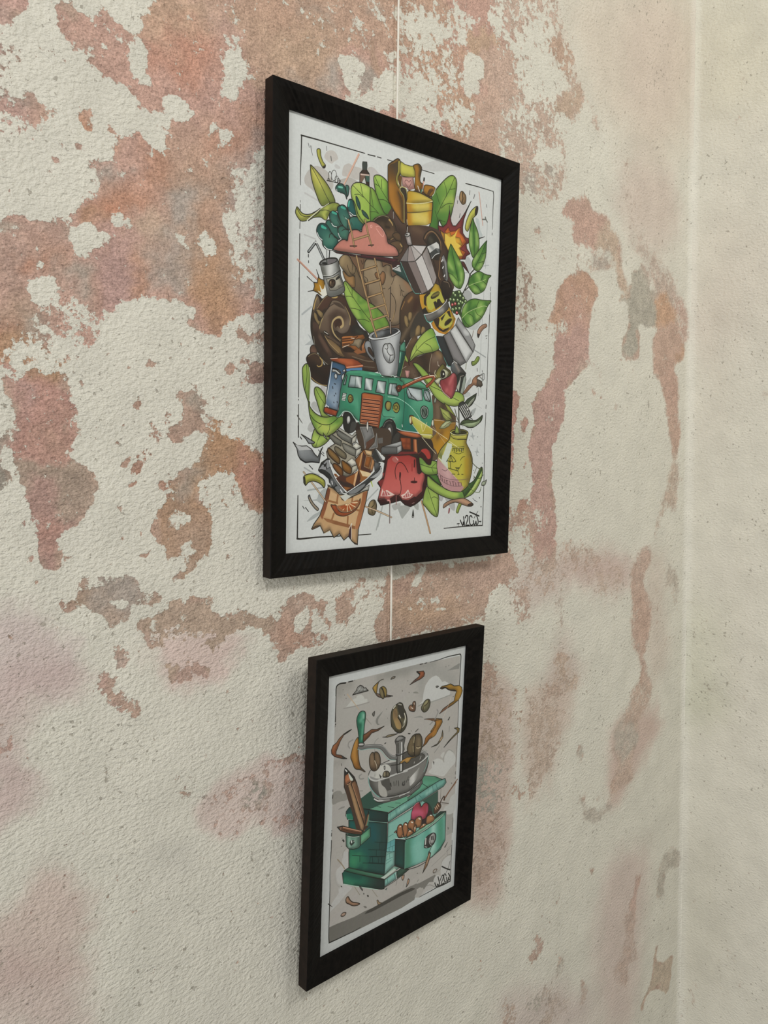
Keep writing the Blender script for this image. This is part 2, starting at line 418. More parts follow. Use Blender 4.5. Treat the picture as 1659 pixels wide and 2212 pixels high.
# ------------------------------------------------------------------ setting: two plastered walls meeting in a corner
WALL_Y = 0.006                                     # face of the wall behind the frames
CORNER = lambda z: 0.6297 - 0.0510*z               # the corner leans a little
WALL_LEFT = """P|b08d82|0.93|-351 224 -343 231 -333 234 -331 229 -322 231 -319 228 -316 239 -307 243 -306 235 -298 231 -293 228 -290 224 -279 235 -282 247 -274 255 -274 265 201 442 213 156 -157 16 -199 10 -209 -9 -218 -6 -238 -4 -243 2 -232 13 -253 21 -287 16 -296 13 -310 -2 -311 -18 -316 -28 -394 -47 -405 -47 -403 55 -392 58|2.8
C|b19a80|0.9|-285 246 -265 260 -206 282 -190 274 -222 250 -266 235 -285 235|16.0
C|b0918a|0.7|-222 263 -164 284 -164 262 -206 249|17.2
C|b37a66|0.9|-271 228 -229 248 -217 235 -222 213 -259 202 -271 211|19.9
C|ae8a82|0.7|-266 195 -206 215 -206 182 -222 171 -255 183|16.4
C|ab8f7c|0.8|-259 158 -214 173 -222 144 -267 133|16.3
C|a8765e|0.8|-283 140 -269 139 -258 125 -252 113 -278 112|10.2
C|a9755c|0.85|-318 103 -278 110 -278 95 -300 84 -336 82 -337 83|9.7
C|a6715a|0.85|-222 160 -194 176 -181 168 -191 157 -219 148|10.3
C|a17861|0.8|-194 195 -167 205 -167 177 -192 176|13.2
C|9b948e|0.9|-325 119 -305 127 -300 115 -315 107 -324 112|5.9
C|a48872|0.7|-267 133 -207 144 -197 109 -202 53 -232 35 -250 72 -258 123|16.7
C|989490|0.9|-251 118 -224 125 -219 91 -238 79 -254 87|10.7
C|8f9492|0.85|-261 78 -250 80 -247 64 -260 60|7.3
C|969490|0.85|-267 53 -232 62 -238 39 -256 31 -270 37|9.8
C|a6775d|0.8|-218 118 -202 122 -204 87 -204 66 -216 70|10.3
C|a17a5c|0.9|-233 67 -191 69 -184 27 -204 2 -232 16|17.3
C|a68683|0.95|-326 51 -284 63 -279 41 -287 16 -317 2 -327 14|13.6
C|a77a60|0.7|-288 42 -276 49 -267 35 -285 19 -291 22|7.8
C|a5745c|0.7|-327 41 -319 35 -322 12 -328 8|7.3
C|a99a84|0.7|-281 88 -263 92 -263 56 -279 56|10.2
C|a58a80|0.9|-392 54 -358 62 -344 55 -363 28 -375 2 -398 -1 -397 51|16.8
C|a07a68|0.7|-368 44 -346 52 -342 37 -361 28|8.3
C|969189|0.95|-349 28 -341 40 -325 41 -327 21 -337 16|8.6
C|8f7a68|0.8|-398 2 -368 3 -365 -15 -398 -24|13.4
C|a06a55|0.8|-398 -18 -382 -20 -381 -34 -399 -42|8.0
C|8f8a80|0.85|-380 -10 -359 -8 -357 -29 -374 -33|10.3
D||0|-395 193 -379 205 -370 210 -370 216 -363 221 -351 236 -349 223 -350 218 -347 210 -339 204 -331 200 -323 201 -322 192 -313 190 -308 185 -299 187 -291 182 -291 175 -285 181 -281 178 -283 168 -266 172 -259 161 -261 152 -265 143 -275 147 -284 154 -291 149 -299 147 -301 130 -310 125 -325 119 -320 111 -318 101 -326 89 -337 79 -342 72 -357 68 -375 61 -399 57 -397 117|1.7
D||0|-333 242 -330 236 -322 230 -319 228 -316 239 -318 248|1.4
D||0|-307 252 -306 235 -298 231 -293 228 -285 236 -279 250 -282 262|1.5
P|b08d86|0.9|-395 219 -362 232 -372 215 -379 205 -386 196 -389 194 -395 192|1.6
D||0.25|-279 263 -265 268 -271 253 -279 248|1.5
P|a58d88|0.85|-395 193 -387 195 -388 183 -383 176 -384 165 -390 160 -396 158|1.6
D||0.1|-396 180 -388 182 -386 180 -396 175|1.0
D||0.2|-386 194 -360 200 -337 205 -340 184 -350 180 -383 165|4.0
C|8f7a70|0.8|-387 194 -334 210 -334 169 -386 154|13.4
P|8f807a|0.8|-396 150 -386 150 -377 152 -364 157 -360 153 -356 148 -361 144 -370 140 -390 130 -397 124|2.6
P|a98a83|0.6|-397 135 -368 143 -356 143 -361 134 -375 129 -397 117|4.6
D||0.38|-358 153 -335 160 -315 158 -325 148 -340 147 -356 137|4.9
C|b09384|0.9|-358 155 -307 168 -307 148 -356 135|10.6
P|ab6f50|0.9|-327 148 -320 151 -316 147 -324 140 -327 140|1.4
P|a9836f|0.75|-332 155 -320 157 -318 151 -330 149|1.8
P|ab8a80|0.75|-308 154 -300 151 -299 147 -304 146|1.5
D||0|-284 222 -278 222 -273 215 -276 203 -271 199 -276 189 -280 193 -287 196 -290 205 -292 212|1.5
D||0|-260 189 -252 190 -242 185 -235 181 -237 175 -245 169 -253 170 -259 176|1.2
D||0.15|-280 168 -263 173 -259 161 -261 152 -266 142 -276 148|1.6
D||0.3|-219 176 -213 177 -214 170 -219 168|1.3
D||0.35|-280 140 -272 142 -272 135 -279 134|1.5
D||0.22|-200 244 -164 262 -164 234 -181 221 -190 204 -203 203 -203 223|4.3
D||0.1|-200 231 -181 238 -174 228 -198 219|3.5
D||0|-184 262 -164 260 -154 268 -157 247 -169 242 -174 253|2.2
D||0.3|-205 176 -194 179 -195 167 -205 165|1.7
D||0.28|-197 144 -186 149 -181 160 -160 173 -160 30 -181 42 -194 62 -202 72 -204 101 -195 112|6.3
C|9a928e|0.8|-197 157 -160 173 -160 45 -191 48 -202 81|17.9
D||0|-227 81 -218 83 -213 66 -218 64 -226 71|1.7
D||0.35|-251 82 -239 84 -238 71 -248 72|2.5
D||0|-309 82 -295 83 -292 74 -303 72 -309 76|1.9
P|a8512e|0.97|-309 87 -303 89 -303 86 -305 84|0.7
D||0.12|-343 65 -326 70 -308 65 -313 57 -326 49 -326 43 -335 42 -338 49|1.8
D||0.2|-373 16 -355 27 -350 18 -353 8 -359 -3 -368 3|2.8
D||0.35|-359 4 -330 11 -327 9 -331 -23 -350 -6 -359 -5|5.7
D||0.55|-330 1 -312 8 -309 -17 -317 -28 -330 -23|3.7
P|a5664c|0.95|-370 34 -365 36 -366 29 -370 28|1.0
D||0.15|-364 35 -358 36 -360 32 -364 31|1.0
P|8a8a80|0.9|-392 59 -383 62 -371 65 -372 61 -381 57 -392 55|1.3
P|8f8a80|0.85|-357 69 -349 73 -346 70 -354 65|1.4
P|7d7c74|0.95|-348 129 -344 130 -344 124 -348 124|0.5
P|7d7c74|0.95|-352 117 -349 118 -349 115 -352 114|0.5
P|7d7c74|0.95|-339 120 -336 118 -339 115|0.5
P|7d7c74|0.95|-358 106 -357 106 -357 104 -358 104|0.5
P|7d7c74|0.95|-333 132 -329 132 -326 127 -331 127|0.5
P|7d7c74|0.95|-337 88 -332 90 -331 86 -336 85|0.5
P|7d7c74|0.95|-371 72 -369 73 -369 70 -371 70|0.5
P|a77f68|0.9|-340 79 -326 87 -316 87 -316 77 -331 75|2.2
D||0|-310 -2 -296 13 -287 16 -253 21 -234 13 -243 2 -238 -4 -218 -6 -209 -9 -199 10 -181 12 -160 19 -160 -28 -318 -40 -311 -18|1.7
P|9a7f72|0.9|-192 4 -184 7 -181 -2 -160 7 -160 -6 -174 -9 -191 -6|1.8
D||0|-401 -46 -389 -48 -390 -55 -386 -74 -382 -81 -385 -122 -379 -137 -374 -158 -367 -171 -369 -188 -364 -196 -356 -202 -349 -192 -353 -181 -340 -169 -326 -158 -318 -140 -324 -128 -337 -122 -344 -109 -336 -90 -337 -79 -336 -69 -343 -62 -343 -51 -337 -42 -328 -31 -312 -17 -307 -6 -191 -7 -160 -34 -160 -337 -407 -289|2.0
P|a67d75|0.93|-389 -48 -372 -48 -354 -47 -343 -51 -343 -62 -337 -74 -336 -90 -344 -109 -338 -119 -342 -122 -367 -119 -384 -122 -382 -81 -386 -72 -390 -55|2.1
C|9f8583|0.7|-388 -50 -374 -49 -372 -71 -385 -70|8.8
C|97816e|0.5|-361 -80 -339 -82 -342 -104 -359 -102|10.8
P|8f8074|0.9|-384 -117 -366 -114 -337 -116 -321 -125 -318 -140 -324 -155 -340 -160 -347 -147 -362 -142 -379 -136|2.9
P|987a74|0.93|-373 -129 -352 -129 -347 -147 -341 -157 -330 -162 -340 -170 -353 -181 -349 -192 -356 -202 -368 -193 -366 -171 -374 -157|2.2
C|a87a70|0.7|-365 -159 -342 -160 -345 -175 -365 -174|7.2
P|96867a|0.85|-347 -137 -324 -132 -322 -148 -340 -160 -347 -149|3.0
D||0.35|-352 -11 -330 -12 -333 -29 -338 -44 -350 -48 -366 -44 -388 -46 -394 -37 -383 -26|7.0
C|94704e|0.85|-392 -27 -366 -33 -338 -32 -339 -47 -366 -44 -388 -45|8.3
D||0.6|-379 -14 -352 -11 -350 -29 -367 -32|6.9
D||0.45|-343 -57 -336 -68 -336 -89 -343 -74 -354 -65|4.3
D||0.5|-331 -9 -310 -7 -312 -14 -322 -22 -330 -21|3.0
D||0.25|-350 -29 -322 -23 -325 -41 -338 -47|5.1
P|8a8880|0.85|-402 -98 -388 -98 -389 -105 -393 -117 -387 -127 -390 -136 -394 -138 -403 -135|3.3
D||0.25|-396 -107 -389 -119 -389 -122 -398 -122|2.0
D||0.3|-400 -82 -383 -81 -385 -98 -398 -98|4.7
C|8a827a|0.9|-402 -82 -382 -81 -382 -98 -402 -98|6.7
D||0.5|-387 -129 -383 -130 -384 -139 -387 -135|1.4
D||0.22|-274 -71 -257 -76 -260 -95 -269 -106 -275 -136 -268 -144 -295 -141 -300 -112 -283 -95|9.6
C|97776a|0.9|-302 -67 -254 -65 -257 -136 -303 -142|16.0
P|9a6a58|0.95|-290 -68 -284 -64 -283 -70 -288 -71|0.6
P|9a6a58|0.95|-301 -80 -298 -83 -301 -83|0.6
P|9a6a58|0.95|-300 -112 -294 -112 -294 -117 -299 -118 -305 -119|0.6
P|9a6a58|0.95|-292 -119 -280 -113 -286 -127 -289 -126|0.6
P|9a6a58|0.95|-296 -134 -289 -134 -289 -138 -295 -137|0.6
P|9a6a58|0.95|-272 -138 -266 -136 -262 -143 -271 -145|0.7
P|9a6a58|0.95|-285 -178 -281 -179 -281 -181 -284 -181|0.6
P|9a6a58|0.95|-286 -195 -276 -193 -276 -197 -286 -196|0.7
P|9a6a58|0.95|-312 -197 -309 -198 -311 -201|0.6
P|9a6a58|0.95|-202 -30 -193 -29 -194 -36 -199 -36|0.7
P|9a6a58|0.95|-211 -49 -206 -47 -206 -52 -209 -53|0.7
P|9a6a58|0.95|-267 -103 -265 -105 -267 -106|0.7
P|9a6a58|0.95|-269 -167 -267 -169 -268 -171|0.7
P|9a6a58|0.95|-295 -161 -292 -161 -294 -163|0.6
P|77776e|0.95|-296 -36 -293 -36 -294 -38|0.5
P|77776e|0.95|-280 -35 -270 -32 -272 -37 -277 -38|0.6
P|77776e|0.95|-268 -26 -265 -25 -267 -28|0.6
P|77776e|0.95|-251 -23 -248 -22 -248 -25|0.6
P|77776e|0.95|-247 -15 -243 -15 -244 -20|0.6
P|77776e|0.95|-243 -27 -240 -27 -241 -31|0.6
P|77776e|0.95|-228 -32 -223 -32 -223 -35|0.6
P|77776e|0.95|-215 -39 -213 -39 -214 -43|0.6
P|77776e|0.95|-305 -157 -303 -157 -303 -160|0.5
P|77776e|0.95|-379 -162 -375 -163 -377 -167 -378 -167|0.5
P|77776e|0.95|-376 -190 -371 -190 -372 -194 -375 -194|0.5
P|77776e|0.95|-260 -48 -257 -49 -258 -51|0.6
P|9a8276|0.9|-252 -54 -246 -52 -239 -56 -233 -53 -234 -46 -229 -47 -230 -55 -223 -62 -226 -69 -223 -79 -211 -71 -212 -80 -227 -86 -239 -94 -247 -100 -257 -95 -255 -83 -246 -77 -245 -67 -251 -58|2.1
C|8a8880|0.8|-246 -56 -226 -58 -230 -69 -245 -69|4.2
P|9d795c|0.93|-227 -86 -212 -80 -204 -87 -208 -97 -186 -93 -181 -99 -160 -108 -160 -168 -181 -159 -191 -146 -201 -134 -211 -131 -228 -136 -229 -153 -216 -162 -218 -191 -222 -205 -232 -213 -243 -221 -258 -225 -252 -214 -243 -206 -247 -202 -258 -202 -261 -195 -265 -185 -274 -178 -267 -167 -271 -160 -263 -150 -260 -141 -265 -133 -254 -132 -248 -126 -245 -122 -236 -124 -227 -108 -222 -94|2.2
C|8f8a84|0.85|-247 -122 -224 -108 -227 -131 -239 -139 -259 -144|8.5
C|8d8178|0.9|-260 -139 -230 -136 -239 -156 -258 -161|8.5
C|988070|0.85|-267 -163 -216 -162 -218 -194 -264 -191|11.1
C|9d8f84|0.8|-258 -194 -218 -194 -232 -213 -255 -222|11.2
C|a7766a|0.95|-201 -112 -160 -111 -160 -162 -191 -146|12.1
D||0|-253 -161 -244 -163 -236 -164 -246 -174 -253 -176|1.7
D||0|-258 -204 -246 -203 -244 -210 -257 -211|1.7
D||0|-244 -188 -238 -187 -238 -203 -243 -199|1.7
D||0.25|-225 -138 -199 -134 -188 -150 -201 -154 -224 -155|3.6
D||0.3|-225 -73 -204 -71 -186 -90 -204 -94 -207 -82|4.4
D||0.35|-215 -52 -186 -56 -194 -70 -217 -69|5.3
P|8a7068|0.8|-186 -21 -181 -18 -181 -26 -160 -23 -160 -45 -174 -45 -184 -51 -189 -47 -181 -38 -176 -32 -184 -27|2.3
P|98897e|0.9|-338 -214 -333 -205 -328 -212 -323 -218 -320 -210 -312 -209 -304 -211 -291 -213 -287 -223 -282 -233 -276 -234 -274 -227 -267 -231 -269 -237 -282 -239 -295 -236 -296 -248 -306 -249 -310 -255 -318 -250 -324 -239 -339 -232 -336 -224|2.0
C|93908c|0.85|-320 -210 -290 -213 -287 -230 -318 -227|7.9
C|8a7460|0.8|-338 -211 -328 -212 -331 -225 -338 -224|4.5
D||0|-312 -228 -299 -230 -301 -235 -310 -235|1.2
P|a5857a|0.75|-355 -227 -341 -229 -336 -235 -349 -235|3.0
P|a58c86|0.75|-358 -246 -352 -247 -352 -254 -357 -253|1.8
P|9a6a58|0.8|-375 -220 -370 -208 -369 -210 -373 -220|1.1
P|a08e7f|0.9|-288 -257 -279 -247 -261 -244 -261 -236 -255 -232 -242 -238 -221 -237 -213 -250 -205 -258 -195 -253 -174 -256 -160 -267 -160 -275 -191 -275 -202 -278 -208 -290 -225 -310 -256 -308 -276 -281 -279 -269|3.1
B|bba79f|0.85|-279 -267 -191 -270 -191 -294 -225 -319 -256 -313 -276 -281|7.0
D||0.12|-279 -272 -208 -280 -225 -319 -256 -310|10.5
P|a8988f|0.8|-314 -278 -310 -272 -299 -272 -295 -281 -297 -289 -310 -288|2.4
P|a99b96|0.7|-294 -277 -284 -277 -285 -282 -291 -281|1.6
B|b3a4a0|0.75|-405 -229 -356 -241 -342 -276 -342 -302 -407 -289|10.6
D||0|-205 -280 -160 -279 -160 -337 -220 -325|3.8
B|ad9a95|0.6|-407 -267 -341 -278 -326 -295 -333 -307 -359 -303 -369 -320 -388 -334 -381 -353 -377 -375 -394 -394 -410 -389|10.6
P|a48a82|0.78|-328 -292 -320 -290 -308 -297 -308 -305 -298 -313 -290 -323 -287 -335 -298 -332 -311 -322 -316 -311 -325 -302|2.4
P|a88e85|0.78|-261 -301 -221 -304 -223 -314 -254 -313|3.5
D||0.35|-282 -349 -269 -355 -274 -369 -277 -360|2.5
P|a98f88|0.6|-409 -329 -388 -332 -389 -341 -393 -343 -409 -343|2.8
B|b19f99|0.6|-409 -343 -383 -356 -386 -390 -410 -383|7.0
B|b09b92|0.65|-376 -437 -347 -452 -329 -483 -333 -511 -343 -542 -378 -530 -413 -514 -412 -461 -390 -459|11.2
B|ad9790|0.6|-413 -490 -363 -521 -331 -574 -337 -595 -414 -557|14.9
D||0.22|-377 -363 -352 -370 -356 -378 -377 -372|5.2
D||0.18|-381 -410 -341 -422 -341 -438 -379 -426|5.2
D||0.24|-376 -429 -347 -447 -344 -462 -365 -452|5.3
D||0.2|-359 -513 -336 -523 -343 -545 -358 -539|5.4
C|9a8078|0.9|-401 -348 -331 -366 -334 -556 -405 -523|14.9
P|ad948b|0.62|-231 -426 -199 -417 -166 -413 -158 -403 -105 -412 -104 -486 -170 -465 -191 -470 -214 -459 -230 -440|4.0
B|b8a79f|0.8|-237 -424 -199 -417 -166 -413 -158 -403 -105 -412 -104 -486 -170 -465 -191 -470 -220 -461|5.0
D||0.3|-230 -433 -166 -419 -114 -421 -113 -475 -191 -466 -220 -454|9.9
P|93938c|0.6|-181 -439 -162 -435 -149 -438 -160 -452 -174 -450|4.9
P|8f8f8a|0.55|-129 -444 -118 -445 -118 -451|3.1
D||0.3|-251 -413 -237 -414 -233 -425 -244 -426|2.7
D||0.28|-242 -395 -226 -400 -229 -416 -242 -412|2.7
C|8a8680|0.9|-251 -386 -222 -394 -222 -432 -252 -423|8.9
B|a8a59c|0.6|-293 -461 -266 -460 -230 -472 -245 -491 -290 -468|13.1
B|aaa7a0|0.4|-235 -633 -215 -628 -199 -654|14.3
P|a98a78|0.93|-179 300 27 377 85 388 76 355 52 324 17 309 -38 298 -66 282 -74 268 -86 243 -116 240 -134 242 -154 236 -179 227|4.0
C|ad8672|0.7|-169 296 -126 307 -124 291 -162 276|18.1
C|a88f78|0.8|-159 272 -94 294 -94 265 -152 241|18.7
C|a38273|0.7|-79 311 -4 334 -3 312 -66 291|20.8
C|989490|0.9|-97 263 -76 270 -70 248 -93 244|8.9
C|92908c|0.7|-136 244 -111 251 -116 242 -134 240|6.6
P|7d7772|0.85|-37 342 -19 349 -24 343 -34 339|2.1
P|7d7772|0.85|-102 302 -92 306 -90 302 -100 299|1.9
P|7d7772|0.85|-119 307 -109 310 -109 305 -118 303|1.9
D||0.68|-124 304 75 381 76 339 -78 287|16.0
D||0.12|-76 276 -66 284 -54 283 -42 278 -46 268 -29 274 -7 286 -7 254 -37 236 -74 235 -66 249 -70 260|3.1
P|928a84|0.9|-52 260 -46 269 -37 276 -31 272 -35 258 -50 248|2.1
P|9a7d6c|0.9|-38 290 -25 296 -23 278 -31 272|2.6
D||0.3|-21 294 6 309 49 322 50 304 29 278 72 290 63 268 7 248 -3 290|7.9
P|a98672|0.55|6 307 89 334 90 296 53 278 29 290|14.0
D||0.25|-3 281 53 285 73 257 74 240 7 236|8.0
P|ab8d76|0.92|101 365 132 380 149 377 128 345 104 339|3.7
P|ad8f80|0.93|128 345 183 374 196 353 204 304 207 234 104 241 68 266 73 284 98 284 111 288 129 307|3.9
C|b0968a|0.7|141 357 189 372 187 262 159 255|19.8
P|a5846f|0.85|63 274 88 288 114 292 112 261 94 245 73 257|4.9
D||0.15|99 336 125 341 129 321 124 301 100 295|3.7
D||0.12|85 387 100 381 124 386 101 365 96 349 76 339 86 362|3.6
D||0.45|73 274 114 289 112 250 79 247|6.1
D||0.35|18 354 90 380 86 339 14 321|11.5
D||0.4|137 407 211 434 213 384 149 366|13.2
P|ab9488|0.6|146 421 268 466 278 441 289 425 301 395 318 383 322 367 340 357 355 345 371 321 357 313 334 343 301 314 275 317 296 294 304 266 298 244 242 186 202 122 200 9 171 7 161 294 200 323 192 375|8.4
B|b5a595|0.55|277 470 599 590 611 398 554 338 470 306 408 343 347 359 318 391|43.1
B|b7a69a|0.5|414 489 561 549 563 408 446 354|35.4
D||0.18|191 396 269 434 299 352 255 328 200 316|16.9
P|a08372|0.75|257 409 289 422 300 397 308 386 278 373 255 384|10.2
P|a8917f|0.85|267 343 306 362 322 373 323 352 313 341 287 322 268 321|4.5
D||0.06|268 313 281 324 308 312 327 351 341 349 357 317 416 333 418 294 398 241 361 238 347 233 312 243 304 266 296 286 289 296|4.7
D||0|295 297 409 323 421 252 354 238 311 249|6.4
D||0.15|233 262 280 278 287 262 240 247|4.4
D||0|202 203 235 207 246 177 222 144 204 137|4.2
P|918e88|0.85|246 251 268 260 274 252 259 240|4.4
P|8f8c87|0.8|231 168 246 175 246 167 234 163|2.9
P|97918c|0.8|207 228 228 233 225 216 213 213|4.2
P|a9887e|0.9|299 222 340 231 355 216 392 221 397 199 379 179 365 165 315 168 307 198 284 198|4.8
C|ac8478|0.8|306 218 385 214 387 181 326 174|20.7
P|a7917f|0.85|364 189 409 202 425 188 427 162 453 129 445 124 421 127 415 152|4.2
D||0.3|237 166 315 172 337 164 395 170 419 157 367 140 317 136 244 136|10.9
P|928a84|0.7|351 158 380 167 411 155 389 144 367 144|6.6
D||0|233 115 274 126 304 126 269 82 261 53 239 51|4.4
D||0|367 132 412 147 421 125 438 108 452 83 443 30 351 22 356 64 369 107|4.2
P|a87f68|0.95|310 131 327 140 367 130 376 116 362 90 353 64 351 22 289 17 294 51 264 50 261 57 276 83 291 112|3.9
C|a67a6c|0.6|304 128 368 128 362 94 313 83 279 83|18.9
C|ab807a|0.9|299 78 355 89 351 22 296 17|23.8
D||0.4|260 61 303 68 298 37 261 48|6.1
P|8f7a6f|0.6|202 122 233 119 239 51 205 57|10.0
P|8f9188|0.97|455 154 472 156 485 170 501 156 503 134 530 129 533 88 502 80 481 87 482 60 467 32 443 30 438 51 452 83 446 109 426 108 429 117 453 125|2.7
P|a5948b|0.7|419 284 445 311 475 231 498 201 534 186 572 167 589 137 615 104 615 49 580 65 531 115 511 135 487 172 441 190 439 224 421 250|13.0
B|b3a398|0.8|418 296 533 319 580 252 542 199 498 201 440 203|27.1
D||0.2|426 298 516 311 541 222 448 205|26.8
P|ab7e60|0.95|525 128 543 135 576 116 588 89 604 67 606 43 545 38 529 71 532 92|5.8
P|a98a80|0.7|583 145 614 128 618 69 593 80 577 112|10.0
D||0|515 328 582 276 580 182 534 189 510 216|13.2
P|a67f7a|0.95|287 49 350 56 359 25 366 20 331 -6 308 -20 303 -59 287 -92 283 -145 291 -166 296 -207 295 -257 261 -259 238 -244 238 -164 236 -105 240 -65 236 -42 251 -27 280 1|3.9
C|a8827a|0.7|241 -164 294 -170 295 -249 241 -241|30.9
D||0.6|241 -164 274 -165 276 -206 243 -204|10.7
P|a88c80|0.8|178 -174 214 -183 235 -176 242 -265 217 -263 181 -259|7.3
P|a77c70|0.9|216 -165 225 -164 235 -176 227 -190 214 -179|3.0
P|a5756e|0.95|215 -64 228 -62 225 -77 216 -78|2.2
P|a5756e|0.9|184 -29 208 -28 209 -51 200 -70 202 -120 188 -134|3.5
P|9d6460|0.95|217 -118 224 -117 223 -130 219 -126|1.5
D||0.25|202 -202 237 -204 239 -261 208 -258|7.4
D||0.25|352 16 396 22 406 -16 407 -33 446 -18 452 16 480 25 432 -45 400 -44 376 -31 368 -10|10.3
C|a88f85|0.9|344 22 493 35 456 -49 370 -52|17.3
P|a27a6c|0.9|365 -21 372 -20 373 -29 367 -27|1.7
P|a27a6c|0.9|423 -37 431 -36 431 -43 425 -43|1.8
P|9c7a70|0.9|384 -30 388 -29 388 -34 384 -34|1.3
P|8f9188|0.97|441 65 482 70 480 38 455 36 444 42|2.7
P|33302c|0.97|432 28 438 29 438 26 433 25|0.7
P|a88678|0.85|525 74 603 82 600 53 583 30 599 10 602 -33 611 -77 608 -111 589 -111 577 -78 564 -30 538 11 524 19|5.9
C|ab8276|0.8|547 21 593 24 597 -29 564 -25|19.8
P|a9978a|0.7|589 -111 608 -111 610 -190 571 -189 555 -222 538 -240 549 -202 573 -155|8.1
P|a08a7c|0.45|307 -227 343 -225 419 -241 478 -264 471 -278 448 -317 407 -303 368 -281 310 -276 298 -249|13.8
D||0.55|307 -231 388 -237 381 -256 312 -255|11.7
C|97786c|0.8|307 -229 469 -245 462 -272 309 -259|17.3
B|b5a49b|0.8|297 -235 487 -265 464 -309 407 -303 309 -271|20.9
P|a98a80|0.85|503 -250 534 -247 545 -270 523 -287 535 -327 550 -343 543 -379 532 -409 539 -440 551 -492 510 -483 520 -437 496 -396 485 -359 487 -336 481 -297 487 -270|7.8
C|a27a6c|0.9|485 -298 535 -327 548 -382 522 -403 489 -360|23.4
P|a29a92|0.6|211 -274 240 -277 247 -306 226 -324 207 -329 194 -300|8.9
P|a89388|0.55|239 -255 295 -257 307 -284 263 -296 240 -285|15.6
B|b5a59c|0.6|198 -251 302 -258 311 -297 237 -301|18.5
P|a49890|0.5|300 -287 317 -294 320 -337 306 -356|6.5
B|b3a79d|0.7|296 -355 324 -355 359 -399 353 -430 282 -416|19.8
P|a08676|0.6|300 -372 325 -372 344 -401 361 -431 303 -420|8.3
P|a09a92|0.7|579 -292 592 -274 623 -301 623 -362 611 -325 581 -312|8.3
D||0.3|548 -309 581 -312 568 -395 552 -368|10.1
B|b5a89c|0.5|522 -268 578 -272 591 -449 545 -466|24.2
D||0.25|577 -386 606 -390 598 -420 578 -412|6.2
P|a39083|0.5|143 -385 207 -411 213 -470 208 -541 210 -586 201 -632 194 -659 145 -656 140 -499|14.6
C|a28c84|0.8|149 -548 206 -575 201 -637 191 -668 145 -656|22.1
B|b3a297|0.75|137 -393 207 -411 213 -582 204 -638 191 -673 138 -658|14.6
P|979893|0.6|147 -494 178 -502 190 -527 190 -551 152 -547|8.7
P|a08a7e|0.6|241 -427 268 -428 324 -408 342 -421 309 -441 327 -470 305 -522 282 -552 251 -563 244 -502|12.9
B|b3a397|0.6|241 -417 342 -421 328 -486 290 -554 251 -563|16.1
P|9c8276|0.6|268 -413 325 -418 317 -432 276 -434|6.5
D||0.3|207 -406 237 -417 243 -477 247 -562 216 -558 209 -469|7.7
P|a28478|0.75|495 -461 552 -454 550 -495 529 -508 520 -529 507 -579 504 -607 469 -615 444 -619 448 -592 466 -562 469 -529 447 -508 486 -491|7.8
P|9a9690|0.75|448 -513 477 -508 520 -535 471 -564 450 -547|9.6
B|b5a499|0.8|447 -508 572 -499 575 -542 534 -583 494 -610 455 -633 439 -606|15.7
P|97958e|0.75|356 -524 373 -518 374 -534 366 -543|3.5
P|979690|0.75|364 -590 386 -591 378 -605 430 -626 436 -633 417 -645 379 -628 369 -608|5.4
P|989590|0.7|430 -626 444 -619 459 -623 446 -642|4.7
P|8f8d86|0.8|410 -604 420 -605 422 -613 413 -611|2.3
P|5f5d56|0.9|397 -708 411 -711 409 -719 400 -714|1.4
P|a57d78|0.85|525 -764 541 -769 542 -779 533 -800 531 -851 520 -847 512 -804 521 -790|4.1
P|a0837c|0.7|496 -810 529 -829 532 -873 545 -903 513 -907 515 -945 483 -924 476 -891 501 -878|10.2
B|b3a199|0.5|451 -724 555 -729 559 -792 545 -909 531 -1027 456 -989 418 -826|30.0
P|9f8d7a|0.95|596 -912 605 -919 601 -933 622 -949 646 -946 653 -952 650 -993 639 -1011 601 -984 573 -990 563 -1008 554 -1000 559 -990 589 -966|3.3
P|989992|0.75|614 -758 663 -768 665 -798 628 -791 619 -820 620 -833 596 -830 594 -798|5.5
P|a08078|0.75|267 -761 300 -774 292 -779 288 -799 256 -788 259 -779 284 -784|4.1
P|95938c|0.65|331 -812 344 -815 337 -844 324 -847 291 -848 290 -842 319 -839|4.3
P|9a8a84|0.6|291 -848 320 -850 321 -867 347 -879 366 -905 323 -912 289 -906 296 -872|8.7
P|8f8f8a|0.65|258 -854 278 -848 295 -855 284 -877 267 -869|5.0
P|9a8078|0.6|383 -870 407 -890 403 -905 390 -922 384 -897|5.6
B|b0a09a|0.5|200 -821 384 -891 416 -969 201 -863|25.7
P|a08a80|0.5|204 -823 239 -845 232 -878 201 -852|6.3
D||0.2|305 -713 340 -726 341 -751 306 -734|6.9
D||0.2|141 -743 165 -754 163 -774 145 -767|5.9
P|a18679|0.93|-165 -267 -154 -261 -145 -267 -140 -250 -127 -247 -105 -249 -101 -263 -89 -256 -85 -273 -77 -279 -85 -291 -93 -300 -105 -301 -121 -302 -136 -309 -147 -301 -156 -284 -167 -273|3.1
C|9f9086|0.7|-140 -250 -105 -249 -105 -266 -136 -262|8.1
C|a57f6e|0.7|-154 -284 -109 -291 -121 -302 -151 -297|10.1
D||0.08|-127 -268 -109 -265 -109 -278 -125 -287 -128 -275|2.6
D||0|-101 -266 -91 -279 -85 -288 -95 -293 -105 -288|2.6
P|a38a7c|0.85|-75 -261 -67 -247 -56 -245 -48 -241 -39 -240 -12 -241 -16 -264 -30 -282 -47 -276 -60 -285 -69 -282|4.5
D||0.4|-52 -247 -12 -246 -16 -280 -52 -279|7.9
P|a5826f|0.8|-77 -281 -69 -280 -73 -286|1.6
P|a08170|0.8|-94 -260 -89 -256 -85 -268 -91 -269|2.1
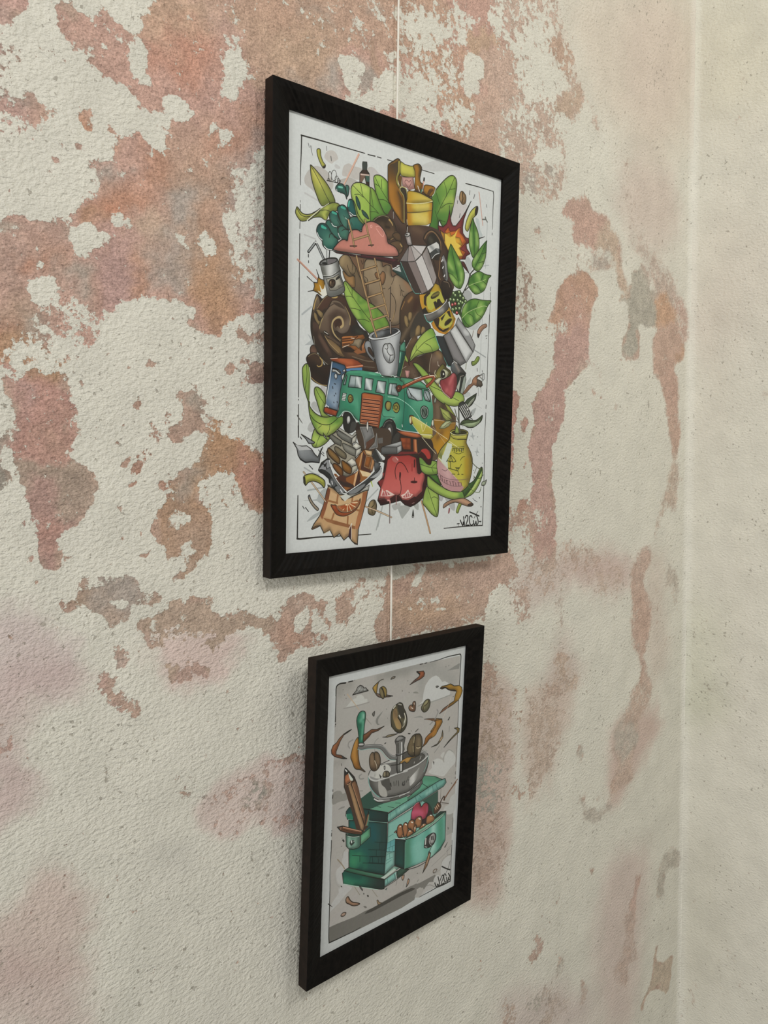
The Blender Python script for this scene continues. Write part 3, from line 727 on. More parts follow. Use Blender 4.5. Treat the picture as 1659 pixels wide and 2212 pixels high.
P|a4897a|0.93|-8 -229 4 -233 40 -233 118 -234 206 -231 214 -274 177 -277 163 -299 137 -309 42 -309 8 -315 -22 -309 -25 -282 -12 -263|5.2
C|a5887e|0.9|113 -236 206 -235 208 -272 162 -271 119 -263|21.0
C|a8876a|0.8|66 -276 114 -289 115 -302 17 -299 17 -277|19.0
C|9d7a70|0.7|6 -244 30 -247 31 -264 7 -267|9.6
D||0|30 -247 43 -241 52 -236 40 -255 31 -257|3.1
D||0.1|41 -273 76 -273 71 -278 43 -278|1.9
D||0.15|4 -232 30 -234 23 -242 6 -239|3.6
D||0.2|-30 -263 -12 -263 -14 -280 -25 -281|4.6
D||0|168 -276 189 -274 208 -276 216 -318 198 -352 162 -346 152 -317 163 -295|5.8
P|a3897e|0.6|204 -267 233 -276 235 -312 213 -317|10.4
P|a58d80|0.85|134 -291 157 -292 158 -310 140 -310|4.2
P|a88f83|0.7|155 -329 162 -354 181 -373 182 -402 155 -397|7.1"""
WALL_RIGHT = """B|b9b5a2|0.5|3 576 -103 535 -107 387 1 419|40.0
P|9d9c8f|0.35|-61 450 -74 457 -75 435 -93 421 -71 424|6.6
P|98978c|0.35|-87 497 -98 491 -96 479 -78 483|6.4
P|9a998e|0.25|0 511 -20 501 -8 495|5.5
D||0.2|-10 389 -39 385 -37 372 -15 378|5.5
D||0.2|-18 332 -40 322 -36 305 -21 318|5.6
B|b9b0a4|0.4|3 235 -111 214 -115 81 0 93|55.5
P|98978c|0.4|-72 376 -79 372 -74 366|2.6
D||0.16|-39 121 -54 113 -49 104 -40 112|4.2
D||0.15|1 442 -93 412 -95 348 0 373|20.3
P|98938a|0.7|-104 -8 -117 -13 -117 -20 -108 -15|3.4
D||0.25|9 -309 -38 -318 -40 -399 5 -407|30.8
B|b3b3a0|0.6|11 -356 -46 -347 -49 -474 9 -487|38.7
P|9b9a90|0.3|2 -446 -35 -438 -36 -471 1 -480|12.5
C|8f9080|0.9|15 -305 -48 -297 -51 -473 12 -488|30.9
B|abab98|0.6|14 -481 -55 -465 -62 -512 6 -561|31.2
D||0.28|-24 -472 -55 -465 -65 -511 -37 -506|7.6
C|8a8c7e|0.9|14 -481 -84 -458 -80 -549 12 -575|30.9
D||0.2|-67 -474 -101 -472 -96 -491 -79 -492|5.9
D||0.2|-26 -543 -56 -537 -50 -551 -29 -554|6.2
P|96978f|0.5|9 -778 3 -766 -17 -761 -8 -794 2 -801|4.9
P|97988f|0.35|5 -832 -25 -852 -12 -884 5 -865|8.3
D||0.22|9 -762 -29 -753 -24 -794 9 -814|16.3
B|aeab9d|0.5|9 -768 -60 -740 -71 -959 5 -1034|40.6
P|97988f|0.4|-43 -961 -64 -930 -83 -934 -71 -972 -46 -986|8.0
P|97988f|0.4|-92 -954 -104 -951 -101 -962 -92 -964|3.1
D||0.25|6 -1007 -34 -992 -22 -1053 5 -1075|16.8
D||0.22|-63 -898 -100 -893 -90 -981 -66 -1014|18.8"""


def axis(lo, a, b, hi, fine, coarse):
    return np.r_[np.arange(lo, a, coarse), np.arange(a, b, fine), np.arange(b, hi+1e-6, coarse)]


def grid_wall(name, us, vs_, place, ops, span, mat):
    U, V = np.meshgrid(us, vs_)
    co = place(U.ravel(), V.ravel())
    nu, nv = len(us), len(vs_)
    idx = np.arange(nu*nv).reshape(nv, nu)
    faces = np.stack([idx[:-1, :-1], idx[:-1, 1:], idx[1:, 1:], idx[1:, :-1]], -1).reshape(-1, 4)
    me = bpy.data.meshes.new(name)
    me.vertices.add(len(co)); me.vertices.foreach_set('co', co.astype(np.float32).ravel())
    me.loops.add(faces.size); me.loops.foreach_set('vertex_index', faces.ravel().astype(np.int32))
    me.polygons.add(len(faces)); me.polygons.foreach_set('loop_start', np.arange(0, faces.size, 4, dtype=np.int32))
    me.polygons.foreach_set('use_smooth', np.ones(len(faces), bool))
    me.update(); me.validate()
    step = 2.0
    pig, den, wash = wall_paint(ops, *span, step)
    um, vm = U.ravel()*1000, V.ravel()*1000

    def wander(k, amp):
        """let the patch borders wander like flaking paint"""
        dx = sum(a*value_noise(um, vm, c, k+q) for q, (c, a) in enumerate(((34, 1.0), (13, .7), (6, .45))))*amp
        dy = sum(a*value_noise(um, vm, c, k+9+q) for q, (c, a) in enumerate(((34, 1.0), (13, .7), (6, .45))))*amp
        x = np.clip((um+dx-span[0])/step, 0, pig.shape[1]-1.001)
        y = np.clip((vm+dy-span[1])/step, 0, pig.shape[0]-1.001)
        return x, y

    def samp(a, k, amp):
        x, y = wander(k, amp)
        i, j = x.astype(int), y.astype(int); fx, fy = (x-i), (y-j)
        fx_, fy_ = (fx[:, None], fy[:, None]) if a.ndim == 3 else (fx, fy)
        return (a[j, i]*(1-fx_)+a[j, i+1]*fx_)*(1-fy_)+(a[j+1, i]*(1-fx_)+a[j+1, i+1]*fx_)*fy_
    for nm, a, amp in (('pigment', pig, 22), ('wash', wash, 16)):
        c = np.ones((len(co), 4), np.float32)
        c[:, :3] = np.clip(s2l(samp(a, 20, amp))*REFLECT, 0, 0.9)
        me.attributes.new(nm, 'FLOAT_COLOR', 'POINT').data.foreach_set('color', c.ravel())
    me.attributes.new('paint_density', 'FLOAT', 'POINT').data.foreach_set('value', samp(den, 50, 6.0).astype(np.float32))
    o = link(name, me, mat)
    o['kind'] = 'structure'
    return o


def ripple(U, V, seed, cells, amp):
    """smooth undulation of hand-floated plaster"""
    rng = np.random.RandomState(seed)
    out = np.zeros_like(U)
    for c, a in cells:
        ph = rng.rand(8)*6.28; th = rng.rand(8)*3.14
        for k in range(8):
            out += a*np.sin((U*np.cos(th[k])+V*np.sin(th[k]))*6.28/c*(0.7+0.08*k)+ph[k])/8
    return out*amp


plaster = plaster_material()


RAD = 0.013                                        # the plaster is rounded into the corner


def place_left(U, V):
    c = CORNER(V)
    bulge = 0.5+0.5*np.clip(ripple(U, V, 3, ((0.11, 1.0), (0.05, 0.5)), 1.0)*1.6, -1, 1)
    dd = c-U
    far = np.clip((dd-RAD)/0.03, 0, 1)
    th = np.radians(45)*(1-np.clip(dd/RAD, 0, 1))
    x = np.where(dd > RAD, U, c-RAD+RAD*np.sin(th))
    y = np.where(dd > RAD, WALL_Y+0.0012*bulge*far, WALL_Y-RAD+RAD*np.cos(th))
    return np.stack([x, y, V], 1)


def place_right(U, V):                                          # U is y, running out into the room
    c = CORNER(V)
    bulge = ripple(U, V, 9, ((0.12, 1.0), (0.05, 0.5)), 0.0012)
    dd = WALL_Y-U
    far = np.clip((dd-RAD)/0.03, 0, 1)
    th = np.radians(45)*(1+np.clip(dd/RAD, 0, 1))
    x = np.where(dd > RAD, c+bulge*far, c-RAD+RAD*np.sin(th))
    y = np.where(dd > RAD, U, WALL_Y-RAD+RAD*np.cos(th))
    return np.stack([x, y, V], 1)


us = axis(-1.50, -0.48, 0.70, 0.80, 0.0024, 0.06)
vs_ = axis(-1.50, -1.16, 0.66, 1.30, 0.0028, 0.06)
grid_wall('wall_left', us, vs_, place_left, WALL_LEFT, (-480, -1160, 720, 680), plaster)
us = np.r_[np.arange(-1.50, -0.30, 0.06), np.linspace(-0.30, WALL_Y, 114)]
grid_wall('wall_right', us, vs_, place_right, WALL_RIGHT, (-320, -1160, 20, 680), plaster)


# ------------------------------------------------------------------ black wooden frames
def wood_material():
    m, nt, bsdf = material('black_stained_wood')
    L = nt.links.new
    tc = node(nt, 'ShaderNodeTexCoord')
    n = noise(nt, tc.outputs['Object'], 160, 4, 0.6)
    c = mix_colour(nt, ramp(nt, n, 0.35, 0.7), (0.0030, 0.0026, 0.0022, 1), (0.0085, 0.0068, 0.0055, 1))
    L(c, bsdf.inputs['Base Color'])
    L(ramp(nt, n, 0.3, 0.7, 0.50, 0.68), bsdf.inputs['Roughness'])
    bsdf.inputs['Specular IOR Level'].default_value = 0.10
    b = node(nt, 'ShaderNodeBump'); b.inputs['Strength'].default_value = 0.25; b.inputs['Distance'].default_value = 0.0003
    L(noise(nt, tc.outputs['Object'], 900, 3), b.inputs['Height']); L(b.outputs['Normal'], bsdf.inputs['Normal'])
    return m


def side_material():
    m, nt, bsdf = material('dark_brown_edge')
    tc = node(nt, 'ShaderNodeTexCoord')
    n = noise(nt, tc.outputs['Object'], 90, 4, 0.6)
    c = mix_colour(nt, ramp(nt, n, 0.3, 0.75), (0.009, 0.0058, 0.0042, 1), (0.017, 0.0105, 0.0075, 1))
    nt.links.new(c, bsdf.inputs['Base Color'])
    bsdf.inputs['Roughness'].default_value = 0.6
    bsdf.inputs['Specular IOR Level'].default_value = 0.15
    return m


def glass_material():
    m = bpy.data.materials.new('frame_glass'); m.use_nodes = True
    nt = m.node_tree; nt.nodes.remove(nt.nodes['Principled BSDF'])
    out = nt.nodes['Material Output']
    tr = node(nt, 'ShaderNodeBsdfTransparent'); gl = node(nt, 'ShaderNodeBsdfGlossy')
    gl.inputs['Roughness'].default_value = 0.06
    lw = node(nt, 'ShaderNodeLayerWeight'); lw.inputs['Blend'].default_value = 0.5
    fr = math_node(nt, 'ADD', math_node(nt, 'MULTIPLY', math_node(nt, 'POWER', lw.outputs['Facing'], 4.0), 0.30), 0.012)
    mx = node(nt, 'ShaderNodeMixShader')
    nt.links.new(fr, mx.inputs[0])
    nt.links.new(tr.outputs[0], mx.inputs[1]); nt.links.new(gl.outputs[0], mx.inputs[2])
    nt.links.new(mx.outputs[0], out.inputs['Surface'])
    return m


def print_material(name, ops, wmm, hmm, paper, px):
    img_px = paint(ops, wmm, hmm, paper, 4.0, px)
    white = img_px.max()
    img_px = white*(img_px/white)**1.16                 # press a little ink contrast
    img_px = img_px*0.9+img_px.mean(2, keepdims=True)*0.1
    lin = s2l(img_px)*1.50
    h, w = img_px.shape[:2]
    img = bpy.data.images.new(name, w, h, alpha=False)
    buf = np.ones((h, w, 4), np.float32)
    buf[..., :3] = l2s(np.clip(lin, 0.004, 0.88))[::-1]
    img.pixels.foreach_set(buf.ravel()); img.update(); img.pack()
    m, nt, bsdf = material(name)
    tex = node(nt, 'ShaderNodeTexImage', image=img, interpolation='Linear', extension='EXTEND')
    tc = node(nt, 'ShaderNodeTexCoord')
    nt.links.new(tc.outputs['UV'], tex.inputs['Vector'])
    # marker ink on slightly grainy paper
    n = noise(nt, tc.outputs['Object'], 420, 3, 0.6)
    g = ramp(nt, n, 0.3, 0.7, 0.965, 1.03)
    gc = node(nt, 'ShaderNodeCombineColor')
    for k in range(3):
        nt.links.new(g, gc.inputs[k])
    nt.links.new(mix_colour(nt, 1.0, tex.outputs['Color'], gc.outputs[0], 'MULTIPLY'), bsdf.inputs['Base Color'])
    bsdf.inputs['Roughness'].default_value = 0.7
    bsdf.inputs['Specular IOR Level'].default_value = 0.2
    return m


WOOD, EDGE, GLASS = wood_material(), side_material(), glass_material()


def rail_mesh(length, m, d, di, seed):
    """one mitred rail: outer edge along +x from 0 to length, face towards -y, sight edge towards +z;
    the face is combed across with fine uneven ridges"""
    rng = np.random.RandomState(seed)
    n = int(length/0.0013)
    t = np.linspace(0, 1, n+1)
    rip = np.convolve(rng.rand(n+5)-0.5, [.25, .5, .25], 'same')[:n+1]*0.0008
    prof = [(0.0, 0.0, 0), (0.0, d-0.0007, 0), (0.0007, d, 1), (0.30*m, d-0.12*(d-di), 1), (0.65*m, d-0.55*(d-di), 1), (m-0.0006, di, 1), (m, di-0.0006, 0), (m, 0.0005, 0)]
    V = []
    for k in range(n+1):
        for u, dep, r in prof:
            rr = 0.0 if k in (0, n) else rip[k]*r*(1 if u > 0.001 else 0.4)
            V.append((u+t[k]*(length-2*u), -(dep+rr), u))
    q = len(prof)
    Fc, mi = [], []
    for k in range(n):
        for a in range(q):
            b = (a+1) % q
            Fc.append((k*q+a, k*q+b, (k+1)*q+b, (k+1)*q+a)); mi.append(1 if a == 0 else 0)
    Fc.append(tuple(range(q-1, -1, -1))); mi.append(0)
    Fc.append(tuple(n*q+a for a in range(q))); mi.append(0)
    me = bpy.data.meshes.new('rail')
    me.from_pydata(V, [], Fc); me.update()
    me.materials.append(WOOD); me.materials.append(EDGE)
    me.polygons.foreach_set('material_index', np.array(mi, np.int32))
    bm = bmesh.new(); bm.from_mesh(me); bmesh.ops.recalc_face_normals(bm, faces=bm.faces); bm.to_mesh(me); bm.free()
    return me


def slab(name, w, h, y0, y1, cx, cz):
    x0, x1, z0, z1 = cx-w/2, cx+w/2, cz-h/2, cz+h/2
    V = [(x, y, z) for x in (x0, x1) for y in (y0, y1) for z in (z0, z1)]
    Fc = [(0, 1, 3, 2), (4, 6, 7, 5), (0, 4, 5, 1), (2, 3, 7, 6), (0, 2, 6, 4), (1, 5, 7, 3)]
    me = bpy.data.meshes.new(name); me.from_pydata(V, [], Fc)
    bm = bmesh.new(); bm.from_mesh(me); bmesh.ops.recalc_face_normals(bm, faces=bm.faces)
    bmesh.ops.bevel(bm, geom=list(bm.edges), offset=0.0002, segments=1, affect='EDGES')
    bm.to_mesh(me); bm.free()
    return me


def framed_print(label, x, z, w, h, m, d, di, tilt, roll, yaw, ops, paper, px, seed, art_name, sheet_label):
    root = bpy.data.objects.new('framed_print', None); col.objects.link(root)
    root.empty_display_size = 0.05
    cr, sr = math.cos(roll), math.sin(roll)
    Mr = Matrix(((cr, 0, sr, 0), (0, 1, 0, 0), (-sr, 0, cr, 0), (0, 0, 0, 1)))
    root.matrix_world = (Matrix.Translation((x, 0, z)) @ Mr @ Matrix.Rotation(yaw, 4, 'Z')
                         @ Matrix.Translation((0, 0, -h/2)) @ Matrix.Rotation(tilt, 4, 'X'))
    root['label'] = label; root['category'] = 'picture'
    # four mitred rails, base line of each along its outer edge
    for k, (length, ang, off) in enumerate(((w, 0, (-w/2, 0, 0)), (h, -90, (w/2, 0, 0)), (w, 180, (w/2, 0, h)), (h, 90, (-w/2, 0, h)))):
        o = link('rail', rail_mesh(length, m, d, di, seed+k), None, root)
        o.matrix_local = Matrix.Translation(off) @ Matrix.Rotation(math.radians(ang), 4, 'Y')
    iw, ih = w-2*m, h-2*m
    mg = 0.006
    yb = di-0.0035
    pm = bpy.data.meshes.new('paper_print')
    a, b = iw/2+mg, ih/2+mg
    # a thin sheet, printed side out
    pm.from_pydata([(-a, -yb, h/2+b), (a, -yb, h/2+b), (a, -yb, h/2-b), (-a, -yb, h/2-b),
                    (-a, -yb+0.0003, h/2+b), (a, -yb+0.0003, h/2+b), (a, -yb+0.0003, h/2-b), (-a, -yb+0.0003, h/2-b)], [],
                   [(0, 3, 2, 1), (4, 5, 6, 7), (0, 1, 5, 4), (1, 2, 6, 5), (2, 3, 7, 6), (3, 0, 4, 7)])
    uv = pm.uv_layers.new(name='UVMap')
    uvs = {0: (0, 1), 1: (1, 1), 2: (1, 0), 3: (0, 0)}
    for lp in pm.loops:
        uv.data[lp.index].uv = uvs[lp.vertex_index % 4]
    sheet = link('paper_print', pm, print_material(art_name, ops, (iw+2*mg)*1000, (ih+2*mg)*1000, paper, px), root)
    sheet['label'] = sheet_label
    link('glass_pane', slab('glass_pane', iw+0.008, ih+0.008, -(yb+0.0016), -(yb+0.0004), 0, h/2), GLASS, root)
    link('backing_board', slab('backing_board', iw+0.012, ih+0.012, -(yb-0.0006), -0.0006, 0, h/2), EDGE, root)
    return root


